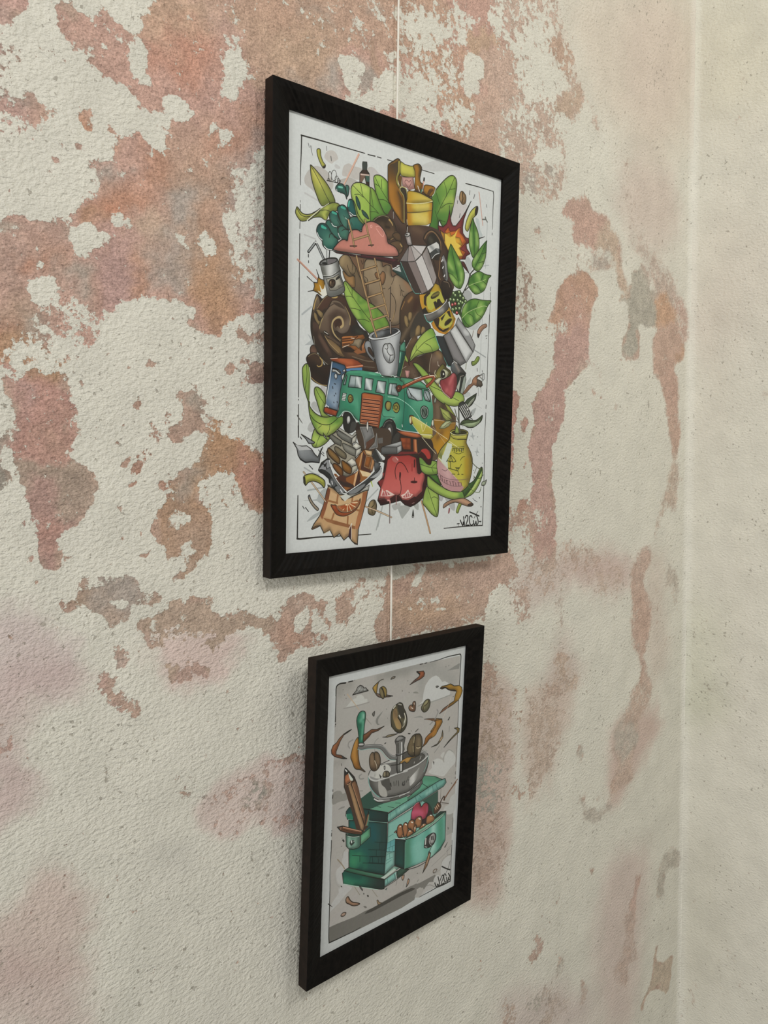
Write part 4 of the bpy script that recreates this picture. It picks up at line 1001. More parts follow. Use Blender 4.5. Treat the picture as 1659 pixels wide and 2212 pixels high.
ART_LARGE = """F|b0ada8|484 363 509 326 562 304 608 313 639 363 596 399 563 427 517 417 478 390|1||1|
F|aaa8a3|251 630 282 568 319 529 382 489 460 492 525 519 586 604 567 670 502 695 386 739 328 711 264 683|1||1|
F|b0b0ae|597 440 616 420 663 436 657 455 617 457|1||1|
F|aeaba6|691 476 710 414 771 377 819 390 895 388 972 392 1028 353 1085 351 1144 397 1159 448 1045 473 869 511 787 503 698 512|1||1|
F|a5a29d|652 569 726 527 793 506 891 538 802 611 755 636 667 639|1||1|
L|b0b1af|259 763 438 811|3.4|3.4
L|acaeac|257 1144 384 1163|2.6|2.6
F|b2b4b2|1693 197 1786 142 1930 74 2111 56 2307 58 2283 104 1909 200 1733 216|0||1|
F|b0adab|1037 352 1080 347 1183 406 1256 422 1258 499 1126 494 1085 590 1041 545|0||1|
F|aeacaa|2008 719 2171 571 2211 486 2259 405 2327 362 2349 507 2303 665 2176 718|1||1|
F|a5a3a2|2157 657 2170 548 2227 478 2254 520 2240 594 2191 663|1||1|
F|a9b0af|2554 559 2609 573 2631 673 2670 733 2608 781 2585 663 2556 595|1||1|
F|b3b0ae|2249 379 2408 442 2376 520 2328 649 2244 706 2174 666 2196 555|1||1|
F|9b9e9d|2357 1446 2443 1362 2524 1400 2500 1477 2403 1495|1||1|
F|a6aaa9|2411 1001 2483 1020 2522 1106 2471 1162 2415 1103|1||1|
L|a0a5a4|2693 1064 2784 1041|2|2
L|9ea3a2|2374 1189 2444 1173|2|2
L|8f9494|2746 786 2730 1087|1|1
L|8f9494|2717 1325 2717 1438|1|1
L|9a9f9f|2714 1588 2701 1715|1|1
F|a9adac|2471 1787 2615 1779 2693 1645 2585 1695 2470 1757|1||1|
L|8f9392|2696 1607 2705 1732|0.9|0.9
L|8f9392|2695 1815 2690 2269|1|1
L|8f9494|2588 2013 2775 2079|2.6|2.6
F|a4a9a8|2468 2410 2537 2324 2547 2361 2479 2465|1||1|
F|a8acab|2428 2537 2507 2489 2545 2525 2482 2553|1||1|
L|9fa4a5|240 1884 345 1801|3.4|3.4
F|a2a6a7|269 2171 342 2117 302 2058 361 2094 387 2102 375 2178 342 2159|0||1|
F|a3a5a3|356 2721 395 2697 441 2733 455 2808 396 2783 363 2758|1||1|
F|a3a5a3|313 2963 351 2898 398 2950 359 2994|1||1|
F|aaa9a8|459 2554 505 2546 532 2588 526 2632|1||1|
L|9da1a1|280 3337 388 3392 454 3411|3|3
L|9aa09f|325 3559 515 3533|3.4|3.4
F|9da2a1|262 3658 428 3646 456 3592 545 3545 547 3716 472 3689 421 3663|1||1|
F|9da2a1|314 3864 393 3801 459 3774 547 3704 459 3804 386 3844|1||1|
L|9da2a1|973 3751 1205 3567|3|3
L|9da2a1|1214 3960 1275 3736|3|3
F|9a9d9a|1488 3757 1631 3756 1656 3788 1578 3869 1547 3892 1506 3824|1||1|
F|9fa19e|1402 3742 1519 3722 1504 3770 1442 3797 1410 3772|1||1|
F|9da09d|1712 3753 1777 3737 1783 3805 1746 3797|1||1|
L|9ca09e|1271 3749 1193 3993|3.2|3.2
F|9fa1a0|2076 3648 2154 3675 2130 3724 2086 3698|1||1|
F|9fa1a0|2172 3676 2269 3710 2332 3750 2340 3833 2282 3818|1||1|
F|9a9e9d|2552 2712 2641 2664 2608 2742 2572 2756|1||1|
L|a0a4a3|2603 2615 2734 2667|1|1
F|9da1a1|2544 2985 2581 2984 2588 2940 2608 2978 2645 2983 2613 2997 2619 3041 2590 3003|0||1|
F|9da1a1|2633 3163 2666 3163 2677 3098 2689 3156 2722 3182 2680 3175 2673 3221 2662 3176|0||1|
L|55575a|2573 2916 2577 2918|1.6|1.6
L|55575a|2678 2995 2682 2997|1.6|1.6
L|55575a|2589 3093 2593 3095|1.6|1.6
L|55575a|2723 3088 2727 3090|1.6|1.6
L|55575a|2682 3211 2685 3213|1.6|1.6
L|55575a|2769 3298 2773 3300|1.6|1.6
L|55575a|2628 3382 2632 3383|1.6|1.6
L|55575a|2432 2877 2435 2879|1.6|1.6
L|55575a|2546 3033 2550 3035|1.6|1.6
L|33302b|217 251 214 402 208 554 208 700|2.6|1.2
L|33302b|212 252 443 245 694 241 965 236|2.6|1.6
L|33302b|1004 238 1090 234|1.7|1.7
L|33302b|1126 233 1155 232|1.4|1.4
L|33302b|208 878 208 938|1.2|1.2
L|33302b|208 839 210 857|0.8|0.8
L|33302b|1035 237 1096 232|1.9|1.9
L|33302b|1124 233 1175 232|1.5|1.5
L|33302b|1256 230 1326 228|1.4|1.4
L|33302b|1729 223 1906 222|1.5|1.5
L|33302b|2382 221 2577 215 2823 213|2.2|1.4
L|33302b|2823 212 2835 258 2830 371 2832 633|2.2|1
L|33302b|2828 674 2828 696|1.4|1.4
L|33302b|208 876 208 932|1.2|1.2
L|33302b|208 1023 206 1098|1.3|1.3
L|33302b|205 1146 205 1330 204 1536 203 1721|1.7|1.1
L|33302b|2827 1279 2826 1323|1.2|1.2
L|33302b|2827 1342 2825 1575 2821 1803|1.4|1.1
L|33302b|203 1550 205 1964 206 2412|1.8|1.2
L|33302b|2821 1593 2815 1910 2813 2293 2814 2562|1.2|1.7
L|33302b|2810 2627 2807 2652|1.6|1.6
L|33302b|205 2238 208 2664|1.6|1.6
L|33302b|208 2684 208 2694|1.4|1.4
L|33302b|208 2735 211 3046|1.6|1.9
L|33302b|2811 2439 2811 2564|1.7|1.7
L|33302b|2808 2625 2807 2664|1.6|1.6
L|33302b|2807 2715 2800 3019 2807 3513|1.6|1.2
L|33302b|206 2938 210 3046|1.8|1.8
L|33302b|210 3606 209 3918|1.5|2
L|33302b|209 3606 208 3859 207 4025|1.8|3
L|33302b|205 4025 246 4030 424 4025 619 4028 745 4030|3.4|1.8
L|33302b|957 4034 1123 4034|1.7|1.7
L|33302b|2807 3188 2807 3514 2806 3842 2804 4020|1.2|2.2
L|33302b|2804 4030 2483 4026 2176 4031|2.4|1.8
L|4a4a4a|291 303 304 340|0.9|0.9
L|4a4a4a|320 321 330 369 344 402|1.3|0.7
L|5a5a58|499 283 504 320|1|1
F|b3b24f|390 340 412 324 432 330 439 384 465 434 492 459 469 485 447 475 414 426 394 379|1|33302b|1|
F|3a302a|456 484 476 468 493 461 486 484 466 491|1|33302b|0.6|
S|d0cf70|412 339 426 402|2|0.5
L|50504c|553 362 560 402|1.5|1.5
L|c3a08d|889 262 799 431 710 593|3.6|2.6
L|8f7464|900 265 806 440 720 591|0.7|0.7
L|3f3c39|564 546 563 564 559 581 553 592 546 597 539 595 533 586 529 572 527 554 528 537 532 520 538 509 545 504 552 506 558 514 562 529 564 546|1|1
L|3f3c39|623 523 621 542 615 560 605 573 594 579 582 578 572 569 565 554 563 536 565 517 571 500 581 487 592 480 603 481 613 490 620 505 623 523|1|1
L|3f3c39|645 555 644 567 640 578 633 586 626 590 618 589 612 584 607 575 605 563 606 551 611 540 617 532 625 528 632 529 639 534 644 543 645 555|1|1
L|3f3c39|657 565 657 574 654 582 650 589 646 591 641 591 637 586 634 579 633 570 634 561 636 553 640 547 645 544 650 545 654 549 657 556 657 565|1|1
L|3f3c39|539 580 539 586 537 590 534 593 530 595 526 595 522 593 520 590 520 585 520 579 522 575 525 571 529 569 533 570 537 572 539 575 539 580|1|1
L|3f3c39|672 567 671 573 669 577 666 581 662 582 659 582 656 580 654 576 653 571 653 566 655 561 659 558 662 556 665 557 669 558 671 562 672 567|1|1
L|33302b|510 595 599 591 683 591|1.5|1.5
F|3e2f26|941 322 993 313 997 344 993 388 1026 418 1028 541 905 535 906 439 941 399 936 347|0|33302b|1|
F|3d4540|941 322 993 313 997 344 993 388 941 399 936 347|0||1|
F|705a4c|910 444 973 440 957 519 908 521|0||1|
F|3c5a50|973 440 1026 423 1027 498 988 501|0||1|
F|b9a59a|913 440 1026 426 1023 440 917 455|0||1|
F|b2b5b0|967 469 989 533 933 524|0||1|
F|a9a64c|316 499 331 496 409 545 501 617 567 691 609 777 530 808 451 839 386 744 333 618|1|33302b|1.3|76853f 383 566 536 812
S|c2bf66|357 546 436 657|5|0.5
S|6e7c3c|464 827 568 733|5|0.45
L|33302b|325 502 410 606 502 736 549 794|1|1
F|8f9a48|343 933 439 873 536 807 602 783 662 790 636 850 557 881 505 964 440 950 356 971 299 1008 337 954|1|33302b|1.1|
S|6c7a3a|401 911 465 878|4|0.6
S|b1b45c|499 950 478 907 517 847|4|0.6
S|74803c|596 795 544 873|3|0.5
L|33302b|446 885 504 871 557 876|0.9|0.9
F|a5a84e|170 908 185 912 229 950 286 954 362 924 439 868 414 914 337 970 280 1011 218 1026 180 1000 155 959|1|33302b|1.2|
L|33302b|173 920 211 968 267 978 318 966|1|1
L|c3c4b4|287 1008 343 958 439 873 536 802|2|1
F|9cb257|799 648 805 594 836 553 898 529 989 531 1090 566 1134 595 1164 665 1169 862 940 904 868 789 818 714|1|33302b|1.4|86a545 822 564 1153 832
S|b8c46c|836 571 905 567 976 585|6|0.5
S|7c9a44|1049 688 1153 832|7|0.5
L|36401f|822 574 956 653 1094 745 1166 775|1|1
L|36401f|919 543 949 655|1|1
L|36401f|1039 550 1086 725|1|1
L|36401f|844 655 900 643 956 661|1|1
L|36401f|1037 786 1123 772 1166 780|1|1
F|2f5a52|862 667 887 684 916 737 917 790 888 764 866 720|1|33302b|1|
F|2f5a52|938 786 995 808 1031 855 996 851 953 826|1|33302b|1|
F|87a948|1082 460 1089 426 1125 408 1175 405 1234 427 1272 463 1283 604 1322 685 1323 734 1250 776 1198 742 1137 650 1099 544|1|33302b|1.4|55823a 1147 446 1286 741
S|a8bf62|1111 432 1169 442 1199 500|6|0.5
S|477636|1285 686 1242 766|6|0.5
L|36461f|1096 430 1171 528 1284 637|1|1
L|36461f|1183 438 1189 530|1|1
L|36461f|1105 499 1163 514|1|1
L|36461f|1159 640 1224 632 1291 652|1|1
F|83a345|1041 553 1085 557 1122 599 1174 686 1227 758 1257 775 1192 809 1091 872 1048 885|1|33302b|1.2|558239 1056 569 1177 823
L|36461f|1045 717 1088 736 1155 778|0.9|0.9
L|36461f|1049 576 1081 727|0.9|0.9
L|36461f|1046 782 1111 770 1147 779|0.9|0.9
F|7f9e46|1869 485 1939 378 2027 284 2116 206 2183 180 2235 209 2246 278 2225 400 2187 550 2149 664 2101 732 2042 742 1991 693 1970 802 1855 794 1877 714 1895 537|1|33302b|1.5|4c7a36 2184 220 1899 652
S|aab658|2075 478 2166 424 2193 478|8|0.6
S|9fb955|2061 294 2184 220|8|0.45
S|3f7030|1942 458 1945 556|7|0.5
S|8b9b46|2003 574 2111 541|7|0.5
S|3f6a2f|1933 704 1953 788|5|0.5
L|36461f|2209 197 2138 336 2026 517 1964 628|1|1
L|36461f|2052 278 2088 347 2094 415|1|1
L|36461f|2146 334 2222 310|1|1
L|36461f|2011 561 2101 496 2193 475|1|1
L|36461f|1941 412 1993 518|1|1
L|36461f|1930 600 1965 674 1984 753|1|1
L|36461f|1999 686 2082 688|1|1
F|7e3536|2134 603 2145 553 2155 599 2174 672 2201 708 2244 701 2302 636 2368 552 2472 393 2410 508 2370 605 2352 693 2358 758 2404 798 2457 801 2476 834 2415 869 2426 915 2481 961 2420 995 2404 1034 2087 1084 1995 828 1976 744 2050 748 2099 709 2123 658|0|33302b|1.2|
F|bf6a2a|2085 783 2134 732 2161 775 2245 754 2287 717 2321 704 2315 759 2368 792 2414 845 2321 939 2410 954 2343 1044 2204 1041 2097 899|0|6b2a22|1|
F|c59a34|2010 784 2078 813 2161 787 2179 819 2229 787 2248 819 2317 819 2354 885 2303 906 2367 1003 2256 1057 2134 981 2029 869|0|8a5a22|0.8|
F|c9b04a|2078 807 2163 840 2205 821 2279 730 2239 827 2258 877 2337 900 2295 931 2358 999 2289 1016 2183 937 2134 969 2098 916|0||1|
F|a97c2e|2014 789 2078 813 2080 895 2029 851|0|33302b|0.8|
L|33302b|2143 506 2142 595|1.2|1.2
L|33302b|2472 393 2385 537|1|1
L|33302b|2608 775 2707 736|3|0.8
F|8a6f4c|2308 325 2333 314 2360 326 2391 356 2389 422 2347 454 2312 437 2289 406 2292 358|1|33302b|1|
L|4a3826|2342 318 2335 361 2345 389 2333 433|2.2|2.2
S|a88c64|2317 341 2311 414|2|0.6
L|4a4a4a|2450 283 2443 330|1.3|1.3
L|4a4a4a|2264 429 2261 459|1.3|1.3
L|4a4a4a|2307 557 2296 604|1.3|1.3
L|4a4a4a|2720 380 2728 409|1.3|1.3
L|777777|2527 310 2511 355|2.4|2.4
F|b5b452|2576 427 2586 449 2570 513 2502 581 2436 723 2391 704 2406 623 2463 515 2532 448|1|33302b|1.2|
F|3b2f28|2567 429 2586 449 2574 500 2544 536 2542 476|1|33302b|0.8|
L|b79c92|2597 277 2670 617|3|3
L|b79c92|2590 269 2598 289|2|2
L|5f625c|2663 554 2717 546 2741 567|3|3
L|5f625c|2707 521 2717 543|3|3
L|8a9090|2741 573 2741 783|1|1
F|4d3a30|1272 761 1337 693 1507 811 1846 778 1994 798 2054 858 2242 1365 1910 1528 1584 1339 1197 1062 1120 883|1||1|
S|66513f|1633 845 1728 857|9|0.8
S|5d4a40|1361 744 1462 820|8|0.6
S|33261f|1418 912 1527 978|10|0.6
L|2d241f|1341 698 1354 784|2.6|2.6
L|b9b7b0|1347 724 1351 790|1|1
F|51402f|1087 857 1165 804 1246 783 1336 810 1386 879 1377 965 1318 1009 1236 1001 1110 946|1|33302b|1.2|
S|2e251b|1115 841 1202 813 1247 827|7|0.8
S|6d543e|1272 972 1339 938|7|0.7
L|a98f5a|1295 813 1329 840 1341 860|4|2
L|8f8a68|1090 862 1144 816 1216 789 1290 791|1|1
L|9a7f52|1318 1009 1370 972 1387 918|1.3|1.3
S|2c221a|1248 893 1293 891|3|0.8
F|5e4a34|1384 925 1437 926 1461 967 1446 1004 1386 997 1339 960|1|33302b|0.9|
F|66513a|1312 1054 1341 1027 1408 1004 1462 1012 1494 1058 1472 1107 1434 1130 1373 1111|1|33302b|0.9|4a3828 1371 1033 1389 1131
L|a58a55|1451 1031 1471 1050|3|3
S|8a7250|1442 1112 1464 1085|2|0.6
F|4a382d|1773 925 1795 863 1859 817 1924 811 1999 845 2085 924 2138 998 2124 1060 2075 1127 2052 1190 2098 1290 2184 1326 2221 1405 2190 1505 2106 1528 2042 1399 1998 1316 1926 1150 1840 989|1|33302b|1|
F|2f2a24|1821 922 1852 865 1908 837 1974 849 2027 922 2046 1013 2024 1105 1892 1097 1824 991|1||1|
S|5a5648|1870 908 1886 923|6|0.6
L|7d6346|1789 916 1820 864 1883 824 1949 842 2018 912 2029 992|2.6|2.6
L|8a6d48|2023 1076 2011 1196 2005 1274 2031 1305|2|2
S|6a4f3c|2069 950 2040 1073 2026 1164|5|0.6
F|352b24|2049 1333 2124 1310 2184 1344 2196 1420 2155 1492 2105 1504 2061 1450|1|33302b|1|
S|15130f|2102 1433 2138 1476|6|0.6
L|7b6a55|2082 1322 2150 1325 2177 1369|1.6|1.6
F|8d8d8b|2040 1073 2072 1033 2126 1119 2148 1283 2132 1315 2089 1297 2061 1188|0|33302b|1|
F|4a4845|2050 1119 2083 1102 2123 1286 2098 1302 2070 1223|0||1|
L|d0d0cc|2041 1114 2053 1095|2.4|2.4
L|d0d0cc|2060 1183 2072 1163|2.4|2.4
L|d0d0cc|2084 1268 2096 1249|2.4|2.4
F|6d543f|784 1261 938 1248 1421 1188 1348 1295 1502 1358 1613 1428 1694 1487 1507 1557 1473 2021 1167 1881 912 1743 817 1537|1||1|665141 939 1302 1317 1921
F|8a7859|664 1336 684 1285 738 1250 793 1262 836 1315 878 1357 922 1432 995 1532 1020 1694 893 1764 854 1551 859 1441 796 1450 713 1398|1|33302b|1.1|5e4e3d 711 1275 891 1655
S|a3906a|685 1360 718 1280|5|0.5
S|b08d52|769 1470 819 1528|6|0.6
L|3d3024|767 1347 789 1398 831 1429 865 1402 875 1347|1.1|1.1
L|3d3024|793 1262 829 1316 830 1386|1|1
F|97754a|713 1409 783 1452 852 1442 867 1495 861 1550 798 1547 735 1481|1|33302b|0.8|
F|8c7c63|981 1296 1009 1253 1153 1241 1205 1250 1220 1292 1272 1268 1324 1276 1334 1354 1357 1378 1409 1348 1502 1375 1597 1430 1662 1491 1538 1565 1496 1730 1438 1852 1241 1845 1038 1617 1014 1510 970 1440|1|33302b|1|806f5a 1010 1291 1313 1752
S|9c8b70|1097 1333 1157 1407|8|0.5
S|a08e74|1396 1401 1415 1569|8|0.45
S|5f5140|1242 1255 1258 1320|6|0.5
S|5c4c3c|1052 1588 1126 1662|8|0.6
S|94694a|1534 1410 1599 1488|6|0.5
L|3a2c22|1009 1253 981 1296 972 1352|1|1
L|3a2c22|1020 1449 1036 1524 1037 1590|1|1
L|3a2c22|984 1427 1013 1439 1027 1459|1|1
L|3a2c22|1221 1298 1264 1269 1317 1272 1333 1298|1|1
L|3a2c22|1340 1454 1365 1406 1379 1358 1409 1348|1|1
L|3a2c22|1450 1445 1474 1493 1513 1505|1|1
L|3a2c22|1470 1488 1468 1551|1|1
L|3a2c22|1482 1492 1495 1547 1530 1554|1|1
L|3a2c22|1300 1510 1322 1491|1|1
L|3a2c22|1218 1516 1255 1505|1|1
L|3a2c22|1339 1545 1385 1590 1406 1661|1|1
L|3a2c22|938 1275 960 1310 973 1259|1|1
F|8f6a48|1193 1369 1222 1339 1256 1365 1253 1421 1221 1476 1187 1431 1171 1394|1|33302b|0.9|
F|83603f|1116 1385 1141 1360 1171 1372 1187 1431 1150 1430|1|33302b|0.8|
L|584a42|1329 1482 1330 1652 1326 1822 1344 1934|2.2|2.2
L|b9b0aa|1330 1799 1340 1935|0.8|0.8
L|3a2c22|1338 1543 1393 1604 1403 1688 1375 1783 1350 1843|1.1|1.1
L|a58a5a|1388 1713 1378 1771 1353 1831|1|1
F|58422f|1459 1785 1464 1692 1508 1584 1568 1519 1638 1487 1742 1502 1761 1599 1795 1665 1806 1746 1743 1823 1628 1964 1514 2119 1473 2036|1|33302b|1.1|3e342c 1538 1569 1666 1902
L|a58048|1524 1605 1480 1691|1.2|1.2
S|9a7340|1578 1598 1624 1552|3|0.8
S|3a2019|1696 1578 1667 1668|8|0.6
S|7a6a50|1488 2006 1593 1851 1716 1709|5|0.6
S|2d2a28|1764 1715 1798 1770|7|0.7
F|403a33|1700 1711 1780 1690 1864 1775 1907 1841 1787 1919 1675 1959 1612 1965 1624 1848|1||1|
S|5c5340|1612 1954 1689 1899|6|0.5
F|8b7650|1578 1719 1605 1702 1633 1713 1630 1766 1600 1804 1579 1783|1|5a4a34|0.8|
F|8b7650|1520 1766 1543 1744 1575 1772 1584 1817 1592 1828 1570 1871 1530 1829|1|5a4a34|0.8|
F|8b7650|1685 1876 1704 1839 1731 1825 1756 1840 1757 1892 1738 1929 1687 1946 1682 1912|1|5a4a34|0.8|
F|8b7650|1772 1844 1792 1833 1821 1844 1826 1879 1786 1913 1762 1909|1|5a4a34|0.8|
L|3a2c22|1591 1787 1589 1851|1.2|1.2
L|3a2c22|1768 1827 1758 1922|1.2|1.2
F|54422f|1508 2195 1575 2056 1643 1962 1707 1944 1717 2014 1655 2090 1619 2222 1556 2215|1||1|
S|7b6548|1551 2058 1676 1982|4|0.5
F|4a382b|1471 2239 1556 2209 1713 2161 1874 2106 1996 2048 2126 2127 2131 2279 1881 2333 1640 2402 1483 2406|1||1|
S|2c241d|1794 2155 1837 2240 1758 2335|10|0.6
S|6f5e4c|1528 2357 1637 2314 1687 2370|10|0.7
S|5f3d30|1540 2228 1635 2244|6|0.6
L|3a3028|1686 2343 1691 2345|1.6|1.6
L|3a3028|1663 2377 1668 2379|1.6|1.6
L|3a3028|1743 2360 1748 2362|1.6|1.6
L|3a3028|1615 2351 1619 2353|1.6|1.6
F|3a2e25|340 1949 352 1853 382 1734 408 1678 441 1690 474 1712 533 1667 612 1643 707 1639 749 1655 834 1786 943 1939 1037 1984 1077 2176 1206 2341 775 2394 570 2387 488 2296 395 2176 348 2053|1|33302b|1.3|
F|6a5c4a|358 1863 376 1756 408 1683 441 1742 416 1814 397 1827 365 1894|1||1|4a3d31 382 1734 391 1891
L|a68e58|371 1819 389 1749 411 1704|3|1.4
F|51382c|410 1815 448 1752 506 1697 586 1665 667 1660 735 1668 806 1746 849 1839 865 1925 810 1980 628 1789 495 1804 456 1841|1||1|392920 493 1709 768 1957
F|a6905a|579 1674 593 1664 650 1657 653 1673 627 1686 586 1688|1||1|
L|8d7e58|410 1815 455 1751 506 1692 586 1655 667 1639 735 1646|1.1|1.1
F|70604f|580 1720 627 1703 695 1716 758 1773 800 1823 819 1886 809 1942 769 2000 700 2018 645 1997 591 2029 633 2079 702 2116 675 2145 566 2139 485 2040 439 2034 444 1938 482 1870 534 1800|1|40342a|1|5c4c3e 574 1731 592 2083
S|847463|535 1832 628 1767 710 1784|10|0.55
S|43332a|576 1870 656 1823 738 1851|8|0.7
S|87786a|686 1998 768 1957 808 1898|8|0.5
S|3d2c24|592 2050 577 1945 629 1864|5|0.6
L|a08c5c|809 1920 811 1854 779 1792 744 1748|2.2|1
L|9c8a5e|441 2001 451 1953 483 1880|2|2
L|3c3028|580 1725 534 1800 561 1770 607 1743|1.2|1.2
F|4a3c32|600 1728 682 1728 744 1775 696 1770 621 1747|1||1|
F|51352a|631 1971 610 1920 643 1884 698 1888 719 1929 685 1965 658 1947|1||1|
S|2f211a|644 1948 671 1902|5|0.6
L|a6946a|694 2084 625 2036 594 1975 600 1915 643 1873 691 1862 718 1891 723 1934 699 1956|3.4|5
L|3a2c22|701 2089 632 2030 604 1974 610 1920 650 1883 684 1884 698 1926|1.2|1.2
F|8b7750|371 1861 384 1844 410 1867 430 1918 450 1926 438 1965 405 1942 378 1903|1|33302b|1|
F|8b7750|397 1821 429 1815 462 1830 486 1853 470 1892 437 1880 410 1846|1|33302b|1|
F|4e3a30|366 1946 431 1965 452 2043 512 2117 594 2233 541 2249 447 2176 387 2092|1||1|
S|2a1f19|393 2049 447 2150 514 2240|7|0.7
S|6b5444|446 2075 540 2195|4|0.6
F|6e5b45|498 2054 538 2077 592 2093 702 2159 758 2220 745 2243 662 2228 566 2160 526 2105|1|3a2c22|0.9|8a7048 567 2171 633 2111
L|a08b5e|505 2059 566 2128 676 2205|1.2|1.2
F|201a15|485 2024 511 2010 558 2038 558 2054 518 2047|1||1|
L|cfcbc0|498 2020 545 2039|1.3|1.3
F|473529|702 2154 842 2185 1020 2220 1130 2256 1162 2345 972 2325 773 2251 717 2207|1||1|
S|6a5038|807 2199 984 2212|5|0.7
L|6d5f4c|842 2229 1021 2259 1145 2255|2|2
L|5f5548|993 2317 1132 2318|2|2
L|8e8a7a|374 2077 395 2176 448 2256 502 2306 569 2344|1|1
F|2b2824|837 1928 907 1915 1015 1975 1038 2029 944 2005 824 2006|1||1|
S|41453c|908 1970 965 1992|5|0.6
F|5a4336|336 2192 362 2160 394 2165 421 2221 389 2251 343 2244|1|33302b|1.1|
S|75594a|362 2210 389 2219|4|0.6
F|38281f|292 2299 311 2261 363 2235 422 2241 468 2275 489 2321 502 2342 583 2346 558 2532 472 2532 392 2510 340 2465 319 2366|1|33302b|1.2|
S|1f1813|371 2383 470 2430 531 2480|12|0.7
S|55402f|350 2274 402 2280 436 2309|6|0.5
L|7c6b4c|311 2277 356 2247 408 2242 455 2270|1.2|1.2
L|a38b55|455 2276 478 2301 472 2344 436 2360 420 2351|3|2
L|8f7c52|343 2465 399 2504 472 2532 545 2536|2|2
F|8f5a2c|707 2050 735 2036 797 2028 860 2024 895 2015 980 1996 1009 2032 967 2058 961 2108 940 2166 870 2188 813 2144 771 2137 716 2169 712 2115|0|33302b|1|
L|5f351a|721 2070 839 2048|2|2
L|5f351a|722 2092 839 2070 909 2025|2|2
L|5f351a|729 2119 812 2105|2|2
L|a96f3c|721 2054 839 2034|2.4|2.4
L|a96f3c|722 2106 826 2082|2|2
F|8c7f68|867 2062 924 2045 974 2052 946 2121 926 2145 883 2121 805 2123 854 2096|0|4a3c2c|0.8|
F|2d2019|723 2174 771 2142 813 2138 876 2166 842 2191 744 2194|0||1|
F|8b5a35|863 2183 918 2145 962 2164 1004 2121 1012 2176 912 2201|0||1|
F|9a6a44|961 2120 1003 2060 1018 2098 969 2158|0||1|
L|d0cdc0|723 2149 778 2128 802 2120|1.2|1.2
L|d0cdc0|825 2049 867 2051|1.2|1.2
F|86a24b|726 1524 739 1506 767 1512 830 1558 922 1611 1016 1660 1118 1697 1230 1762 1307 1844 1316 1900 1197 1946 1110 1977 1059 1982 942 1900 835 1802 763 1697 727 1599|1|33302b|1.3|6c8f3c 761 1578 1197 1912
S|4f7a33|916 1617 917 1688 988 1669|4|0.5
S|4f7a33|940 1774 977 1858 979 1935|5|0.45
S|4f7a33|1134 1728 1165 1837 1211 1877|5|0.45
S|4f7a33|940 1784 1047 1750|4|0.5
S|9cb65c|761 1578 833 1731 905 1821|7|0.5
L|3c4e20|747 1521 832 1634 939 1741 1085 1868|1|1
L|3c4e20|756 1649 804 1643 846 1651|1|1
L|3c4e20|813 1758 876 1756 940 1768|1|1
L|3c4e20|913 1859 991 1850 1056 1865|1|1
L|3c4e20|832 1634 830 1558|1|1
F|3c6a5f|734 597 761 586 778 609 769 674 752 694 741 648|1|33302b|1.1|
F|2e6358|613 638 639 604 679 588 713 596 734 629 749 684 749 721 728 683 694 674 647 678 620 663|1|33302b|1.3|3b6f62 633 629 735 702
L|6fae9c|653 625 693 621|3.4|3.4
L|cfd4d0|627 651 634 676 667 679|1.4|1.4
F|1f5f5c|757 793 770 732 790 712 825 716 854 785 883 844 841 862 793 850 765 813|1|33302b|1.3|
L|44a08e|780 736 771 780|3.6|3.6
L|cfd4d0|786 836 834 856 869 852|1.4|1.4
F|376b5f|506 978 532 958 565 962 599 1003 639 1006 667 1054 681 1105 627 1124 560 1084 506 1020|1|33302b|1.3|
F|2a6259|636 833 656 803 703 783 744 796 772 844 800 897 767 930 774 982 761 1005 707 1010 679 951 651 888|1|33302b|1.4|437263 649 815 740 993
L|3f9c88|690 807 730 814|5|4
L|33302b|711 882 746 907 780 906|1.2|1.2
L|cfd2cc|732 899 766 914|1.2|1.2
S|4c7c6c|705 904 733 952|6|0.6
F|275f56|544 919 550 886 590 863 637 875 658 918 679 951 713 987 666 996 612 1011 572 982 551 954|1|33302b|1.4|3c6c5f 564 878 639 996
L|3f9c88|583 877 624 883|5|4
L|d4d7d2|572 982 592 1002 632 1005|1.6|1.6
L|33302b|638 938 679 978 713 982|1.1|1.1
S|4a7b6b|584 937 625 967|6|0.5
F|3a6e61|793 893 848 866 904 872 954 911 962 948 920 987 844 996 782 1007 767 972|1|33302b|1.4|2b6358 807 901 955 960
L|33302b|808 927 822 957|1.1|1.1
S|1b5f57|864 955 920 966|7|0.6
F|376b5d|646 1031 666 996 706 983 747 1002 782 1018 782 1050 763 1101 701 1112 667 1091|1|33302b|1.3|4b7a69 659 1003 749 1103
L|33302b|693 1033 727 1011 775 1008|1.1|1.1
L|d4d7d2|653 1062 667 1091 688 1106|1.4|1.4
F|235a53|396 1076 409 1038 441 1008 493 1001 533 1026 560 1057 573 1076 614 1100 648 1126 642 1175 609 1223 562 1236 509 1234 469 1204 462 1169 423 1139 403 1111|1|33302b|1.6|437565 428 1034 575 1176
S|1b4a47|415 1057 454 1019 519 1023|6|0.6
L|3aa08c|461 1033 500 1042|6|4.4
S|4e806f|534 1130 575 1165|9|0.6
S|12504a|549 1222 602 1203 635 1166|6|0.7
L|d6d9d4|406 1100 423 1134 462 1158|1.6|1.6
L|d6d9d4|489 1211 522 1232 576 1231|1.8|1.8
L|33302b|544 1123 553 1090 586 1074|1.2|1.2
L|33302b|600 1103 634 1113|1.2|1.2
L|6f7372|517 1248 521 1374|2|2
L|2d3230|552 1243 547 1307 547 1323|2.2|2.2
F|8ea850|832 715 860 752 882 828 925 868 968 908 961 921 905 893 869 846|0|33302b|1|
F|5a2c33|596 1241 883 1232 1176 1207 1431 1217 1491 1151 1478 1233 1379 1254 1177 1240 876 1249 636 1253|0|33302b|1|
